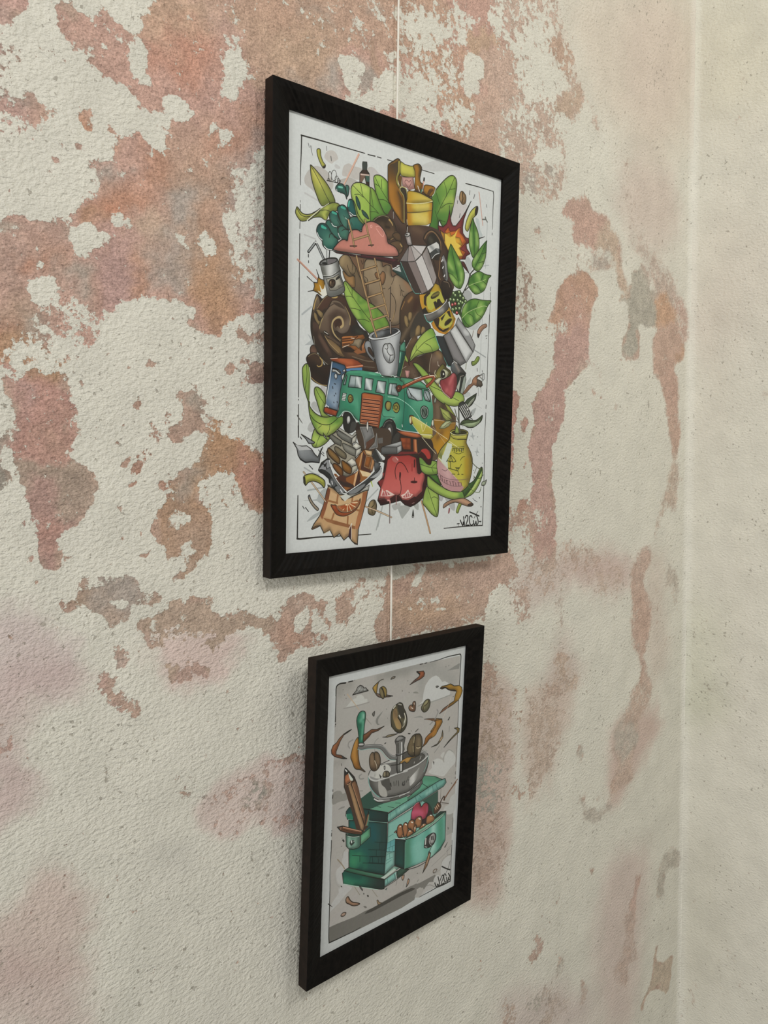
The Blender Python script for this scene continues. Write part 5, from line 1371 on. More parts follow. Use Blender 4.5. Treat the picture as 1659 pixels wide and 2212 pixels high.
F|5a2c33|937 1215 1421 1188 1407 1230 1347 1273 1346 1228 1153 1236 938 1248|0|33302b|1|
F|3a2426|1346 1228 1421 1188 1407 1264 1355 1289|0||1|
F|b27668|599 1230 628 1177 681 1126 729 1107 763 1112 776 1056 803 1014 844 993 892 987 935 996 948 950 982 906 1039 879 1096 871 1184 896 1260 971 1284 1045 1321 1055 1397 1082 1422 1154 1176 1196 918 1218|1|33302b|1.5|b77c6f 640 1048 1205 1169
L|d1a399|1119 919 1148 903 1199 921 1230 954 1216 995 1186 984 1127 934|1|1
L|d1a399|1047 921 1061 910 1072 922 1058 936 1047 924|1|1
L|5a4632|773 913 817 1033 850 1156|4.4|4.4
L|a2875f|773 913 817 1033 850 1156|3|3
L|c7b287|772 918 781 959|1.2|1.2
L|5a4632|982 873 1020 991 1069 1111|4.4|4.4
L|a2875f|982 873 1020 991 1069 1111|3|3
L|5a4632|845 1090 1027 1015|4.6|4.6
L|a2875f|845 1090 1027 1015|3.2|3.2
L|3a2622|798 1159 881 1145|2|2
L|3a2622|1029 1113 1094 1099|2|2
L|5a4632|947 1411 1046 1706 1147 2007|4.6|4.6
L|a2875f|947 1411 1046 1706 1147 2007|3.2|3.2
L|5a4632|1170 1378 1234 1587 1306 1787|4.6|4.6
L|a2875f|1170 1378 1234 1587 1306 1787|3.2|3.2
L|5a4632|880 1243 921 1367 1011 1617|4.6|4.6
L|a2875f|880 1243 921 1367 1011 1617|3.2|3.2
L|5a4632|1111 1231 1166 1386 1229 1589|4.6|4.6
L|a2875f|1111 1231 1166 1386 1229 1589|3.2|3.2
L|5a4632|942 1375 1135 1302|4.2|4.2
L|a2875f|942 1375 1135 1302|2.8|2.8
L|5a4632|987 1505 1182 1434|4.2|4.2
L|a2875f|987 1505 1182 1434|2.8|2.8
L|5a4632|991 1500 1178 1433|4.2|4.2
L|a2875f|991 1500 1178 1433|2.8|2.8
L|5a4632|1030 1625 1214 1556|4.2|4.2
L|a2875f|1030 1625 1214 1556|2.8|2.8
L|5a4632|1068 1736 1254 1669|4.2|4.2
L|a2875f|1068 1736 1254 1669|2.8|2.8
L|5a4632|1107 1840 1290 1772|4.2|4.2
L|a2875f|1107 1840 1290 1772|2.8|2.8
L|5a4632|1146 1951 1316 1891|4.2|4.2
L|a2875f|1146 1951 1316 1891|2.8|2.8
L|5a4632|944 1372 1129 1300|4.2|4.2
L|a2875f|944 1372 1129 1300|2.8|2.8
L|5a4632|992 1499 1179 1429|4.2|4.2
L|a2875f|992 1499 1179 1429|2.8|2.8
L|5a4632|1031 1624 1212 1556|4.2|4.2
L|a2875f|1031 1624 1212 1556|2.8|2.8
F|8b8f92|997 2108 1011 2068 1047 2054 1091 2077 1131 2248 1139 2259 1087 2235 1028 2178|1|33302b|1.2|
F|4a3a30|1041 2127 1063 2119 1100 2155 1119 2215 1071 2186 1049 2160|1|33302b|1|
F|8c8f92|1053 2008 1061 2036 1114 2154 1178 2347 1216 2401 1291 2410 1374 2390 1443 2363 1464 2268 1465 2037 1466 1910|1|33302b|1.4|a9acad 1086 2185 1339 2192
S|4d5053|1098 2071 1177 2318 1223 2395|12|0.75
S|b4b7b7|1264 2226 1343 2364|16|0.6
S|55585a|1448 1981 1439 2213 1397 2383|7|0.6
S|b0b3b3|1245 2046 1365 2024 1425 1983|10|0.5
F|9b9ea0|1049 2009 1074 1978 1168 1935 1279 1907 1362 1895 1431 1891 1466 1905 1455 1934 1364 1978 1245 2018 1134 2040 1061 2036|1|33302b|1.3|
F|44474a|1089 2005 1169 1952 1280 1918 1362 1904 1431 1905 1439 1919 1364 1961 1244 1998 1141 2019|1|33302b|0.8|
S|8e9294|1140 2000 1228 1957|6|0.6
L|c3c6c6|1057 2019 1097 2032 1193 2020 1319 1991 1424 1943 1462 1916|2.4|2.4
F|b2b5b5|1236 2138 1246 2091 1268 2067 1306 2063 1336 2055 1375 2091 1399 2147 1400 2198 1371 2241 1325 2256 1287 2236 1256 2199|1|33302b|1.4|
S|77797b|1264 2204 1302 2241|6|0.7
S|77797b|1359 2093 1391 2136|4|0.6
L|33302b|1302 2075 1307 2103 1296 2121 1308 2154 1339 2175 1380 2168|1.4|1.4
L|33302b|1339 2175 1332 2221 1325 2245|1.3|1.3
L|33302b|1269 2112 1296 2121|1|1
L|5a4632|1071 1828 1155 2004|4.6|4.6
L|a2875f|1071 1828 1155 2004|3.2|3.2
L|5a4632|1147 1943 1309 1884|4.2|4.2
L|a2875f|1147 1943 1309 1884|2.8|2.8
L|5a4632|1334 1821 1345 1951|3.4|3.4
L|b5aca4|1330 1833 1341 1952|1.4|1.4
F|4f8a72|1474 2065 1519 2021 1547 2024 1553 2122 1468 2129|0|33302b|1|
F|c4c4bb|1523 2023 1534 1990 1547 2021|0|33302b|0.8|
F|4f8d76|1467 2118 1553 2128 1540 2199 1482 2389 1436 2386 1456 2269|0|33302b|1|1d4a42 1468 2152 1531 2176
S|15403a|1523 2148 1495 2266 1451 2374|4|0.8
L|8fa85a|1543 2187 1482 2383|1|1
L|88b8a2|1480 2140 1471 2239|2|2
F|93ac52|1619 2216 1625 2139 1662 2060 1747 1952 1826 1885 1915 1841 1957 1872 2038 2032 1981 2079 1809 2124 1697 2162|1|33302b|1.3|a0b25a 1867 1881 1673 2164
S|5f8b3a|1891 1867 1950 1903 1976 1930|8|0.6
S|6f9040|1955 2051 2012 2016|6|0.5
L|3a4a22|1618 2204 1711 2091 1829 1991 1967 1925|1|1
L|3a4a22|1702 2045 1699 2098|1|1
L|3a4a22|1830 2009 1904 2032 1939 2077|1|1
L|3a4a22|1719 2090 1809 2118|1|1
F|95ab55|1539 2181 1554 2157 1595 2223 1556 2221|1|33302b|0.8|
L|3a2c26|1595 2218 1604 2258|2.5|2.5
F|ba8c86|1543 2315 1621 2312 1607 2375 1584 2400 1560 2378|0|6a4a44|0.9|
L|a79a8c|1511 2300 1565 2272|0.9|0.9
F|7a5a24|1264 289 1282 263 1326 231 1385 190 1415 189 1435 217 1425 297 1435 384 1429 463 1485 535 1500 807 1399 759 1299 656 1276 622|1|33302b|1.4|8f6522 1327 264 1320 596
F|4b3a26|1283 285 1349 242 1393 216 1395 293 1367 376 1376 452 1423 520 1479 592 1491 786 1414 745 1337 676 1289 548|1||1|8a601f 1349 259 1317 486
S|a5742a|1310 488 1328 622 1398 720|9|0.7
S|3b3022|1423 520 1464 623 1483 760|6|0.7
S|4a4030|1364 255 1380 318|7|0.6
F|9a8f42|1400 203 1434 206 1433 306 1404 368 1405 412 1429 457 1422 475 1384 439 1371 386 1395 304 1394 249|1|33302b|1|
F|b3b04c|1434 212 1492 221 1569 220 1623 213 1632 262 1626 319 1518 340 1449 342 1429 313|1|33302b|1|a9a646 1446 237 1556 335
S|c0bd5a|1478 263 1585 272|9|0.5
F|8b621f|1607 211 1653 181 1692 175 1725 201 1718 254 1704 314 1713 351 1753 371 1700 451 1637 441 1634 340 1632 262|1|33302b|1.3|
S|3c3326|1692 180 1714 232 1696 293|5|0.8
S|a67a2a|1654 223 1658 358|7|0.6
F|6a4f26|1427 352 1449 342 1452 452 1429 457|0||1|
F|c9c6b0|1397 392 1429 457 1406 434|0||1|
F|b88f86|1449 353 1518 343 1610 320 1629 432 1560 463 1513 445 1467 449|0|6a4a3a|0.8|
S|946863|1513 456 1621 445|5|0.6
L|75504c|1550 387 1573 365 1581 391 1551 437 1536 435 1497 404 1503 377 1530 374 1550 387|1.3|1.3
F|4f3b22|1513 462 1606 465 1660 436 1755 439 1861 463 1870 496 1716 459 1560 474|0||1|
L|8b5a40|1760 313 1732 444|3.2|3.2
L|3c3a38|1763 301 1760 330|4|4
L|c2a39a|1759 336 1755 360|3|3
L|4a7a68|1735 421 1724 451|3|3
L|b9b6b0|1675 399 1700 445|2.2|2.2
F|a17428|1762 387 1785 364 1857 355 1914 360 1927 380 1916 417 1877 460 1861 469 1764 449|1|33302b|1.2|
F|5a4126|1827 413 1858 383 1890 377 1899 398 1868 427 1844 461 1812 456|1||1|
S|c29a4a|1794 380 1874 363|4|0.7
L|b9c4b8|1927 380 1912 424 1885 458|1.4|1.4
F|40392c|1430 496 1437 467 1482 451 1521 471 1531 525 1525 589 1502 615 1493 550 1469 527|1|33302b|1|
L|b3ad72|1434 495 1430 474 1460 453 1506 458 1526 493 1532 576|2|2
L|a09a5c|1438 500 1485 546 1492 674 1496 802|1.8|1.8
F|4a3322|1493 550 1525 589 1533 609 1546 821 1508 823|0||1|
F|b59a38|1537 485 1606 465 1701 462 1797 476 1890 498 1887 521 1719 564 1525 605 1531 553|1|33302b|1.1|c2b258 1545 506 1838 525
S|b08a20|1553 493 1563 570|9|0.6
F|bda944|1525 605 1719 566 1887 524 1885 603 1722 652 1535 693|0|6a5424|0.9|
S|a9781c|1556 605 1581 685|9|0.8
S|a9781c|1871 536 1865 607|5|0.8
S|c3b766|1681 608 1800 591|11|0.6
F|bda944|1535 699 1722 655 1885 606 1873 738 1806 774 1554 823 1537 778|0|6a5424|0.9|
S|a9781c|1558 700 1569 811|9|0.9
S|a9781c|1858 631 1853 748|6|0.8
S|c5b870|1668 696 1788 731|13|0.6
L|c7c39a|1521 603 1641 585 1799 545 1891 509|1.4|1.4
L|6e6234|1528 701 1722 657 1881 606|1.2|1.2
L|d0cdb4|1533 767 1539 828|1|1
L|3a2a22|1539 828 1537 908|4|4
L|c0bdb8|1543 839 1537 902|1.4|1.4
F|6b6e6e|1815 993 1888 957 1968 920 2019 959 2014 1042 1940 1066 1892 1114 1875 1070|0|33302b|1.2|
F|b9b9b6|1824 997 1960 922 1994 939 2004 985 1954 987 1866 1054 1849 1022|0||1|
S|777a7a|1880 982 1913 1000|4|0.7
F|3f4241|1866 1054 1954 993 1997 1033 1908 1088|0||1|
L|cfcfcc|1900 1107 1948 1058 2005 1032|1.4|1.4
F|34504a|1348 1312 1445 1252 1467 1215 1500 1273 1572 1376 1589 1408 1456 1359|0|33302b|1|
F|a8aaa8|1363 1304 1445 1258 1470 1311|0||1|
S|3a5a54|1501 1341 1549 1380|5|0.6
F|8d8380|1510 930 1547 1020 1578 1021 1613 1009 1583 912|0|33302b|1.1|b9b4b1 1523 974 1600 955
F|b4b2ae|1506 934 1521 909 1559 893 1583 901 1579 918 1545 941|1|33302b|1.1|
F|3c3836|1513 921 1544 907 1552 920 1521 931|0||1|
F|8a817e|1452 1200 1548 1060 1571 1028 1617 1014 1807 982 1815 993 1746 1091 1661 1168 1552 1191|0|33302b|1.3|
F|777270|1452 1200 1563 1040 1556 1190|0||1|
F|8f8583|1556 1190 1571 1034 1594 1030 1653 1169|0||1|
F|a5a09d|1653 1169 1594 1030 1617 1020 1742 1092|0||1|
F|b3b0ae|1742 1092 1617 1014 1807 994|0||1|
F|413531|1452 1209 1552 1191 1758 1490 1662 1497|0||1|
F|7b706c|1552 1191 1661 1168 1846 1455 1758 1493|0||1|
F|b5b2b0|1665 1167 1754 1095 1934 1384 1850 1457|0||1|
F|8f8986|1758 1092 1824 1003 1972 1296 1938 1384|0||1|
S|6a6562|1825 1026 1877 1157|6|0.5
L|322e2c|1452 1203 1552 1193 1661 1168 1746 1091 1815 993|1|1
L|322e2c|1552 1191 1563 1046|1|1
L|322e2c|1661 1168 1594 1030|1|1
L|322e2c|1746 1091 1617 1020|1|1
L|322e2c|1452 1212 1654 1498 1758 1496 1846 1455 1934 1384 1977 1301 1824 997|1|1
L|322e2c|1556 1193 1758 1490|1|1
L|322e2c|1665 1170 1846 1455|1|1
L|322e2c|1758 1092 1934 1384|1|1
L|5d8f86|1456 1211 1573 1388 1662 1497 1726 1497|1.6|1.6
F|ab8f2c|1731 1509 1770 1498 1818 1483 1891 1447 1954 1356 2012 1366 2047 1415 2075 1483 2110 1526 2180 1584 2271 1700 2231 1802 2130 1873 2029 1871 1944 1832 1914 1788 1934 1762 1857 1676 1799 1659 1767 1645 1737 1579|0|33302b|1.1|
F|a7a648|1828 1520 1891 1459 2031 1429 2057 1461 2102 1533 1954 1617 1905 1652 1856 1640 1838 1584|0||1|
F|b4882a|1731 1509 1795 1495 1781 1567 1807 1634 1775 1656 1741 1584|0||1|
S|b3832a|1911 1575 1938 1642|8|0.6
S|b07f22|1971 1378 2030 1405|8|0.6
F|362c20|1897 1511 1933 1471 1998 1439 2023 1448 2008 1479 1951 1516 1910 1528|1|6e6a30|1|
S|8a8440|1925 1496 2007 1456|3|0.8
F|3a2c22|1798 1595 1795 1519 1835 1478 1891 1453 1884 1478 1836 1519 1829 1573 1839 1613 1814 1610|0||1|
F|322a22|1935 1560 1968 1544 1985 1560 1992 1523 2025 1513 2052 1545 2086 1559 1971 1633|0||1|
F|2b2722|1775 1662 1823 1627 1857 1681 1922 1668 1923 1697 1825 1709|0||1|
F|75736f|1801 1706 1898 1683 2021 1627 2135 1505 2171 1567 2155 1611 2048 1695 1901 1771 1852 1777|0|33302b|1.1|5a5854 1818 1721 2103 1569
S|a4a3a0|2021 1644 2071 1627|6|0.7
L|c8c9c6|1801 1709 1898 1683 2021 1621 2119 1537 2135 1505|1.4|1.4
L|5aa297|1805 1711 1848 1771 1893 1778 1934 1762|1.8|1.8
F|a9a64a|2025 1764 2049 1725 2057 1694 2106 1659 2157 1653 2227 1705 2229 1754 2163 1821 2069 1819 2026 1787|0||1|
F|b07d24|1918 1787 1942 1761 1977 1817 2045 1851 2130 1867 2214 1804 2271 1700 2208 1635 2156 1629 2190 1613 2279 1699 2248 1788 2131 1885 2029 1877 1944 1838|0||1|
F|3a2d22|1941 1749 2024 1716 2033 1739 2018 1812 2087 1841 2179 1801 2171 1826 2096 1864 2028 1847 1976 1805|0||1|
F|362b20|2110 1778 2126 1747 2176 1711 2219 1706 2211 1731 2161 1773 2119 1790|1|7a7434|1.2|
F|32281f|2049 1719 2106 1671 2123 1657 2091 1714 2067 1747|0||1|
F|32281f|2139 1637 2181 1620 2210 1695 2175 1681|0||1|
F|5f8a3c|2166 927 2178 907 2236 963 2290 1020 2344 1084 2396 1179 2395 1271 2354 1349 2328 1365 2258 1350 2178 1277 2132 1176 2129 1082 2143 990|1|2a3c1c|1.2|6f9848 2167 962 2336 1328
S|a3b870|2155 1113 2209 1177|5|0.55
S|a3b870|2194 1251 2265 1313|5|0.55
S|a3b870|2284 1093 2319 1100|5|0.55
S|a3b870|2349 1204 2343 1290|5|0.55
S|33602a|2185 989 2222 1061|5|0.6
S|33602a|2249 1099 2278 1191|5|0.6
S|33602a|2316 1270 2278 1191|5|0.6
S|33602a|2167 1195 2210 1207|5|0.6
L|2a3c1c|2179 919 2241 1100 2289 1237 2328 1365|1|1
L|2a3c1c|2142 1217 2211 1231 2290 1279|1|1
F|5f8a3c|2510 567 2529 606 2586 687 2617 779 2613 897 2536 995 2489 947 2454 844 2462 715 2486 626|1|2a3c1c|1.2|6a9444 2503 617 2553 974
S|a3b870|2481 742 2495 861|5|0.55
S|a3b870|2570 726 2592 833|5|0.55
S|33602a|2522 644 2541 914|5|0.6
L|2a3c1c|2515 578 2537 793 2544 975|1|1
F|5f8a3c|2741 775 2738 812 2734 937 2692 1055 2622 1131 2559 1125 2517 1088 2519 1033 2570 957 2648 864|1|2a3c1c|1.2|6a9444 2693 845 2558 1112
S|a3b870|2555 1039 2589 979|5|0.55
S|a3b870|2681 995 2706 935|5|0.55
S|a3b870|2621 1091 2665 1053|5|0.55
S|33602a|2574 1067 2678 940 2728 814|5|0.6
L|2a3c1c|2737 788 2634 978 2549 1120|1|1
L|2a3c1c|2610 1043 2700 1011|1|1
L|2a3c1c|2669 935 2732 906|1|1
F|5b863a|2831 1150 2790 1190 2757 1270 2713 1338 2596 1391 2532 1374 2468 1322 2462 1298 2490 1214 2578 1153 2641 1131 2705 1143 2761 1151|1|2a3c1c|1.2|6f9a48 2525 1179 2713 1338
S|a3b870|2606 1179 2644 1211|5|0.55
S|a3b870|2692 1279 2739 1285|5|0.55
S|a3b870|2567 1345 2640 1348|5|0.55
S|33602a|2535 1208 2555 1273|5|0.6
S|33602a|2610 1290 2667 1344|5|0.6
S|33602a|2688 1167 2681 1218|5|0.6
S|33602a|2484 1270 2509 1242|5|0.6
L|a4b27a|2467 1316 2573 1270 2690 1229 2745 1203|1.2|1.2
L|2a3c1c|2556 1285 2620 1307 2668 1350|1|1
L|2a3c1c|2690 1229 2766 1262|1|1
L|2a3c1c|2672 1219 2706 1152|1|1
F|5b863a|2843 1434 2794 1491 2742 1579 2680 1655 2591 1714 2511 1760 2449 1773 2395 1736 2366 1677 2372 1603 2405 1538 2482 1473 2571 1444 2671 1443 2773 1437|1|2a3c1c|1.2|6f9a48 2448 1496 2681 1686
S|a3b870|2431 1529 2398 1600|5|0.55
S|a3b870|2674 1499 2629 1536|5|0.55
S|a3b870|2695 1578 2651 1614|5|0.55
S|a3b870|2508 1674 2528 1721|5|0.55
S|a3b870|2587 1615 2615 1643|5|0.55
S|33602a|2501 1496 2478 1585|5|0.6
S|33602a|2593 1528 2513 1574|5|0.6
S|33602a|2560 1618 2580 1678|5|0.6
S|33602a|2430 1732 2402 1686|5|0.6
S|33602a|2756 1470 2775 1499|5|0.6
L|a9b482|2375 1683 2461 1611 2585 1553 2720 1506 2776 1506|1.3|1.3
L|2a3c1c|2470 1616 2543 1639 2572 1692|1|1
L|2a3c1c|2585 1566 2614 1606 2679 1630|1|1
L|2a3c1c|2392 1681 2438 1725 2493 1756|1|1
L|2a3c1c|2602 1533 2636 1466|1|1
L|3a3830|2550 1123 2489 1184 2457 1280 2399 1380 2365 1427|2.6|2.6
L|3a3830|2489 1184 2504 1212|2|2
L|3a3830|2468 1328 2416 1371|2.2|2.2
L|3a3830|2338 1382 2357 1422|1.8|1.8
L|3a3830|2424 1114 2481 1191|1.4|1.4
F|5f3430|2343 1066 2387 1065 2415 1097 2480 1185 2426 1151 2363 1111|0|33302b|0.8|
F|3a4a2c|2234 1414 2338 1388 2411 1476 2363 1598 2366 1677 2312 1635 2243 1643 2188 1559 2186 1493|1||1|
F|6e8b54|2213 1429 2227 1406 2252 1412 2258 1432 2240 1447 2218 1443|1|26331c|0.9|
L|c0c9a8|2229 1419 2240 1424|2|2
F|6e8b54|2239 1446 2254 1424 2278 1429 2284 1450 2267 1465 2245 1461|1|26331c|0.9|
L|c0c9a8|2256 1437 2267 1442|2|2
F|6e8b54|2298 1405 2313 1383 2338 1388 2344 1409 2326 1424 2304 1420|1|26331c|0.9|
L|c0c9a8|2315 1396 2326 1401|2|2
F|6e8b54|2317 1442 2332 1420 2357 1425 2363 1446 2345 1461 2323 1457|1|26331c|0.9|
L|c0c9a8|2334 1433 2345 1438|2|2
F|6e8b54|2168 1501 2183 1478 2207 1484 2213 1504 2195 1519 2174 1515|1|26331c|0.9|
L|c0c9a8|2185 1491 2195 1496|2|2
F|6e8b54|2219 1500 2234 1478 2259 1483 2264 1504 2247 1519 2225 1515|1|26331c|0.9|
L|c0c9a8|2236 1491 2247 1496|2|2
F|6e8b54|2280 1496 2295 1473 2319 1479 2325 1499 2307 1514 2285 1510|1|26331c|0.9|
L|c0c9a8|2297 1486 2307 1491|2|2
F|6e8b54|2324 1505 2339 1483 2363 1488 2369 1509 2351 1524 2329 1520|1|26331c|0.9|
L|c0c9a8|2341 1496 2352 1501|2|2
F|6e8b54|2366 1464 2381 1441 2406 1446 2412 1467 2394 1482 2372 1478|1|26331c|0.9|
L|c0c9a8|2383 1454 2394 1459|2|2
F|6e8b54|2355 1514 2370 1491 2394 1497 2401 1517 2383 1532 2360 1528|1|26331c|0.9|
L|c0c9a8|2372 1504 2383 1509|2|2
F|6e8b54|2402 1493 2417 1470 2442 1475 2449 1496 2430 1511 2408 1507|1|26331c|0.9|
L|c0c9a8|2420 1483 2430 1488|2|2
F|6e8b54|2298 1533 2313 1510 2338 1516 2344 1536 2326 1551 2304 1547|1|26331c|0.9|
L|c0c9a8|2316 1523 2326 1528|2|2
F|a84a48|2200 1554 2214 1532 2239 1537 2245 1558 2227 1572 2205 1568|1|26331c|0.9|
L|d59a94|2217 1545 2227 1549|2|2
F|a84a48|2242 1540 2257 1517 2282 1523 2288 1543 2270 1558 2248 1554|1|26331c|0.9|
L|d59a94|2259 1530 2270 1535|2|2
F|6e8b54|2210 1604 2225 1582 2249 1587 2255 1608 2237 1623 2216 1619|1|26331c|0.9|
L|c0c9a8|2227 1595 2238 1600|2|2
F|6e8b54|2257 1589 2272 1567 2296 1573 2302 1593 2285 1608 2263 1604|1|26331c|0.9|
L|c0c9a8|2274 1580 2285 1585|2|2
F|6e8b54|2309 1580 2324 1558 2349 1563 2355 1584 2337 1599 2315 1595|1|26331c|0.9|
L|c0c9a8|2326 1571 2337 1576|2|2
F|a84a48|2272 1633 2286 1611 2311 1617 2317 1637 2299 1652 2277 1648|1|26331c|0.9|
L|d59a94|2289 1624 2299 1629|2|2
F|34383a|1975 1911 2092 1902 2265 2170 2240 2221 2180 2225 2028 2008|0|33302b|1.1|
F|7d7b7b|2096 1902 2193 1847 2459 2161 2371 2205 2291 2162 2255 2146|0|33302b|1|
F|babcbb|2193 1847 2276 1765 2567 2040 2463 2167|0|33302b|1|
F|9a9b9b|2281 1758 2317 1681 2509 1839 2600 1962 2571 2039|0|33302b|1|
S|c0c2c1|2437 1822 2473 1837|6|0.7
F|878888|2430 1872 2492 1860 2586 1944 2560 1996|0||1|
L|5f9d93|1975 1911 2028 2008 2171 2220 2223 2228|2|2
L|c9cac8|1983 1909 2088 1904|1.6|1.6
F|5d4a3c|1896 2318 1901 2210 1939 2105 2022 2068 2081 2087 2118 2157 2154 2215 2087 2256 2039 2333 1972 2349|1|33302b|1|
S|8b6f42|2014 2099 2057 2126|6|0.7
S|857563|1966 2169 2033 2140|8|0.5
L|9b8f78|1896 2306 1902 2216 1931 2112|1.4|1.4
L|a39a8c|2021 2189 2027 2225 2048 2235|2|2
F|594838|1945 2560 2047 2585 2168 2635 2312 2765 2323 2840 2318 2927 2253 3091 2067 3204 1951 3278 1846 3096 1923 2912 1967 2729|1||1|6b5a48 1997 2606 2179 2968
S|7d6b55|2033 2665 2054 2787|7|0.6
S|3a2f26|2118 2662 2105 2797|6|0.6
S|40301f|2242 2768 2297 2840|7|0.6
F|8c6a26|1979 2820 2132 2827 2175 2844 2315 2840 2316 2865 2234 3029 2133 3117 2050 3204 1998 3161 1945 3070 1870 3096 1943 3022 2025 2959|1||1|a07a20 2057 2909 2100 3154
S|6a4a20|2044 3020 2110 2957|5|0.6
S|b3861e|2048 3155 2197 2967|9|0.6
F|5b4b3c|1949 3205 1988 3131 2050 3198 2043 3254 1976 3266|1||1|
F|4a4038|1778 3037 1870 3096 1847 3144 1948 3174 1976 3266 1849 3217 1767 3206|1||1|
F|5a6266|2223 2210 2264 2164 2308 2172 2463 2285 2428 2294 2305 2321 2233 2270|1|33302b|1|4a4440 2240 2196 2418 2282
S|8a8078|2292 2192 2347 2262|4|0.8
L|c5c6c2|2240 2196 2273 2169 2318 2184|1.4|1.4
F|6f6a34|1981 2361 2012 2286 2061 2234 2102 2207 2155 2245 2225 2283 2210 2345 2109 2401 2041 2405 2007 2395|1|33302b|1.1|
S|45402a|2138 2253 2208 2278|6|0.7
S|8f8a4a|2038 2320 2040 2357|7|0.6
F|b7b89a|2071 2294 2113 2261 2165 2275 2191 2298 2158 2349 2091 2372 2064 2343|1|33302b|0.8|
F|2c2620|2073 2330 2080 2293 2105 2279 2131 2296 2136 2332 2107 2358 2082 2354|1|33302b|1|
F|c8c8c0|2102 2310 2114 2303 2123 2321 2106 2328|1||1|
L|c0bfa0|1987 2288 1980 2324 2006 2347|1.6|1.6
F|b9bba4|1982 2403 2040 2363 2091 2372 2042 2429 2008 2425|1|33302b|0.8|
F|8a7d4a|1974 2409 2008 2425 2042 2429 2052 2465 2017 2455|1||1|
F|2f3330|2314 2320 2374 2285 2455 2292 2466 2354 2443 2461 2410 2526 2338 2504 2308 2419|0|33302b|1.1|
F|8a9288|2429 2337 2459 2304 2459 2417 2414 2519 2382 2508|0||1|
F|9fa69c|2318 2450 2385 2328 2355 2497|0||1|
L|9a8f84|2368 2360 2376 2328 2428 2312|1.3|1.3
F|8fa850|1659 2241 1706 2228 1772 2256 1847 2304 1931 2364 2043 2454 2163 2496 2276 2502 2338 2498 2419 2525 2447 2567 2439 2605 2370 2646 2282 2662 2117 2639 1996 2578 1901 2480 1825 2407 1741 2317|1|33302b|1.3|9fb05a 1740 2276 2342 2604
S|7f9c44|1740 2264 1823 2335|6|0.5
S|7f9a48|2321 2524 2392 2539|8|0.6
L|3a4a22|1667 2246 1791 2355 1909 2449 2044 2490 2208 2548 2359 2597|1.1|1.1
F|8a3c40|2066 2391 2125 2369 2209 2327 2260 2293 2305 2308 2324 2363 2318 2444 2278 2539 2244 2577 2200 2567 2113 2517 2068 2458|1|33302b|1.2|a5565a 2109 2401 2251 2515
S|6a2c30|2298 2358 2293 2464|5|0.7
S|b56a6a|2261 2318 2163 2496|4|0.7
S|7a3236|2108 2389 2188 2445|5|0.5
L|c0a7a2|2063 2440 2113 2511 2218 2573|1.5|1.5
F|a0785c|2418 2519 2504 2420 2558 2392 2574 2347 2627 2305 2682 2289 2647 2329 2685 2371 2641 2412 2586 2409 2471 2504|1|5a4030|1|
F|5f554a|2647 2336 2722 2356 2742 2400 2706 2427 2678 2416 2641 2431|0|33302b|0.8|
L|3f3f3f|2682 2295 2755 2265 2767 2322 2731 2356|1.2|1.2
L|6a6a68|2669 2436 2673 2524|1|1
L|6a6a68|2711 2427 2718 2484|1|1
F|c0c2c0|2673 2302 2746 2278 2740 2342|0|55524e|0.8|
F|b08a70|2630 1802 2660 1755 2714 1718 2769 1703 2784 1730 2734 1760 2690 1802 2647 1870 2632 1852|1|4a3a30|1|
F|2c2624|2626 1821 2672 1829 2651 1875 2632 1852|0||1|
F|8ea34e|2548 2148 2593 2138 2637 2084 2674 2087 2666 2126 2613 2174 2559 2188|1|46542a|1.1|
F|3a3a26|2546 2148 2562 2153 2559 2184 2547 2179|0||1|
L|8f8a84|2566 1802 2546 1873|2.6|2.6
L|8f9080|2463 2173 2457 2236|2.6|2.6
L|55524e|2766 1839 2793 1833|1.6|1.6
L|55524e|2776 1866 2790 1862|1.4|1.4
L|444444|2642 2216 2645 2247|1.6|1.6
L|444444|2726 2235 2731 2254|1.4|1.4
F|332823|862 2902 1279 2873 1497 2948 1786 2996 1944 3035 1990 3157 1952 3280 1748 3370 1428 3338 1197 3250 1083 3107|1||1|
F|33506a|589 2297 677 2312 753 2323 768 2355 748 2422 671 2772 548 2745 521 2708 545 2533|0|33302b|1.2|7d8e9e 596 2340 607 2638
S|3f5f7c|637 2332 720 2375|8|0.6
S|5a7590|571 2499 599 2541|8|0.6
S|4d6880|547 2696 588 2726|6|0.6
S|8b9baa|626 2555 642 2691|12|0.5
F|4f7aa0|768 2355 972 2329 973 2362 775 2382|0||1|
L|c6cacb|596 2302 571 2477 527 2713 562 2744|1.6|1.6
L|2c3238|606 2540 610 2562|1.6|1.6
L|2c3238|626 2512 643 2516|1.6|1.6
L|2c3238|644 2604 646 2614|1.6|1.6
L|2c3238|622 2692 625 2700|1.6|1.6
L|2c3238|663 2685 666 2696|1.6|1.6
L|2c3238|628 2626 630 2632|1.6|1.6
F|b9bcba|600 2383 610 2361 637 2364 685 2377 706 2408 679 2421 638 2397 604 2399|1|33302b|1.4|
L|26292c|603 2367 651 2374 692 2398|2.4|2.4
F|b0b5b5|631 2419 652 2415 662 2444 646 2467 628 2446|1|33302b|1|
F|b9bcba|727 2380 754 2361 761 2383 741 2389|1|33302b|1|
F|b5bab8|714 2435 741 2406 748 2433 728 2473|1|33302b|1.2|
F|9c4c28|575 2274 608 2263 738 2255 850 2249 921 2266 986 2302 983 2322 844 2341 768 2355 753 2323 663 2302 589 2292|0|33302b|1.2|8b4426 595 2275 844 2321
S|b5683e|704 2272 829 2295|7|0.6
F|a8603f|767 2333 986 2302 983 2322 775 2354|0||1|
L|cdb7a8|576 2274 663 2260|1.2|1.2
L|c99a80|774 2343 979 2306|1.2|1.2
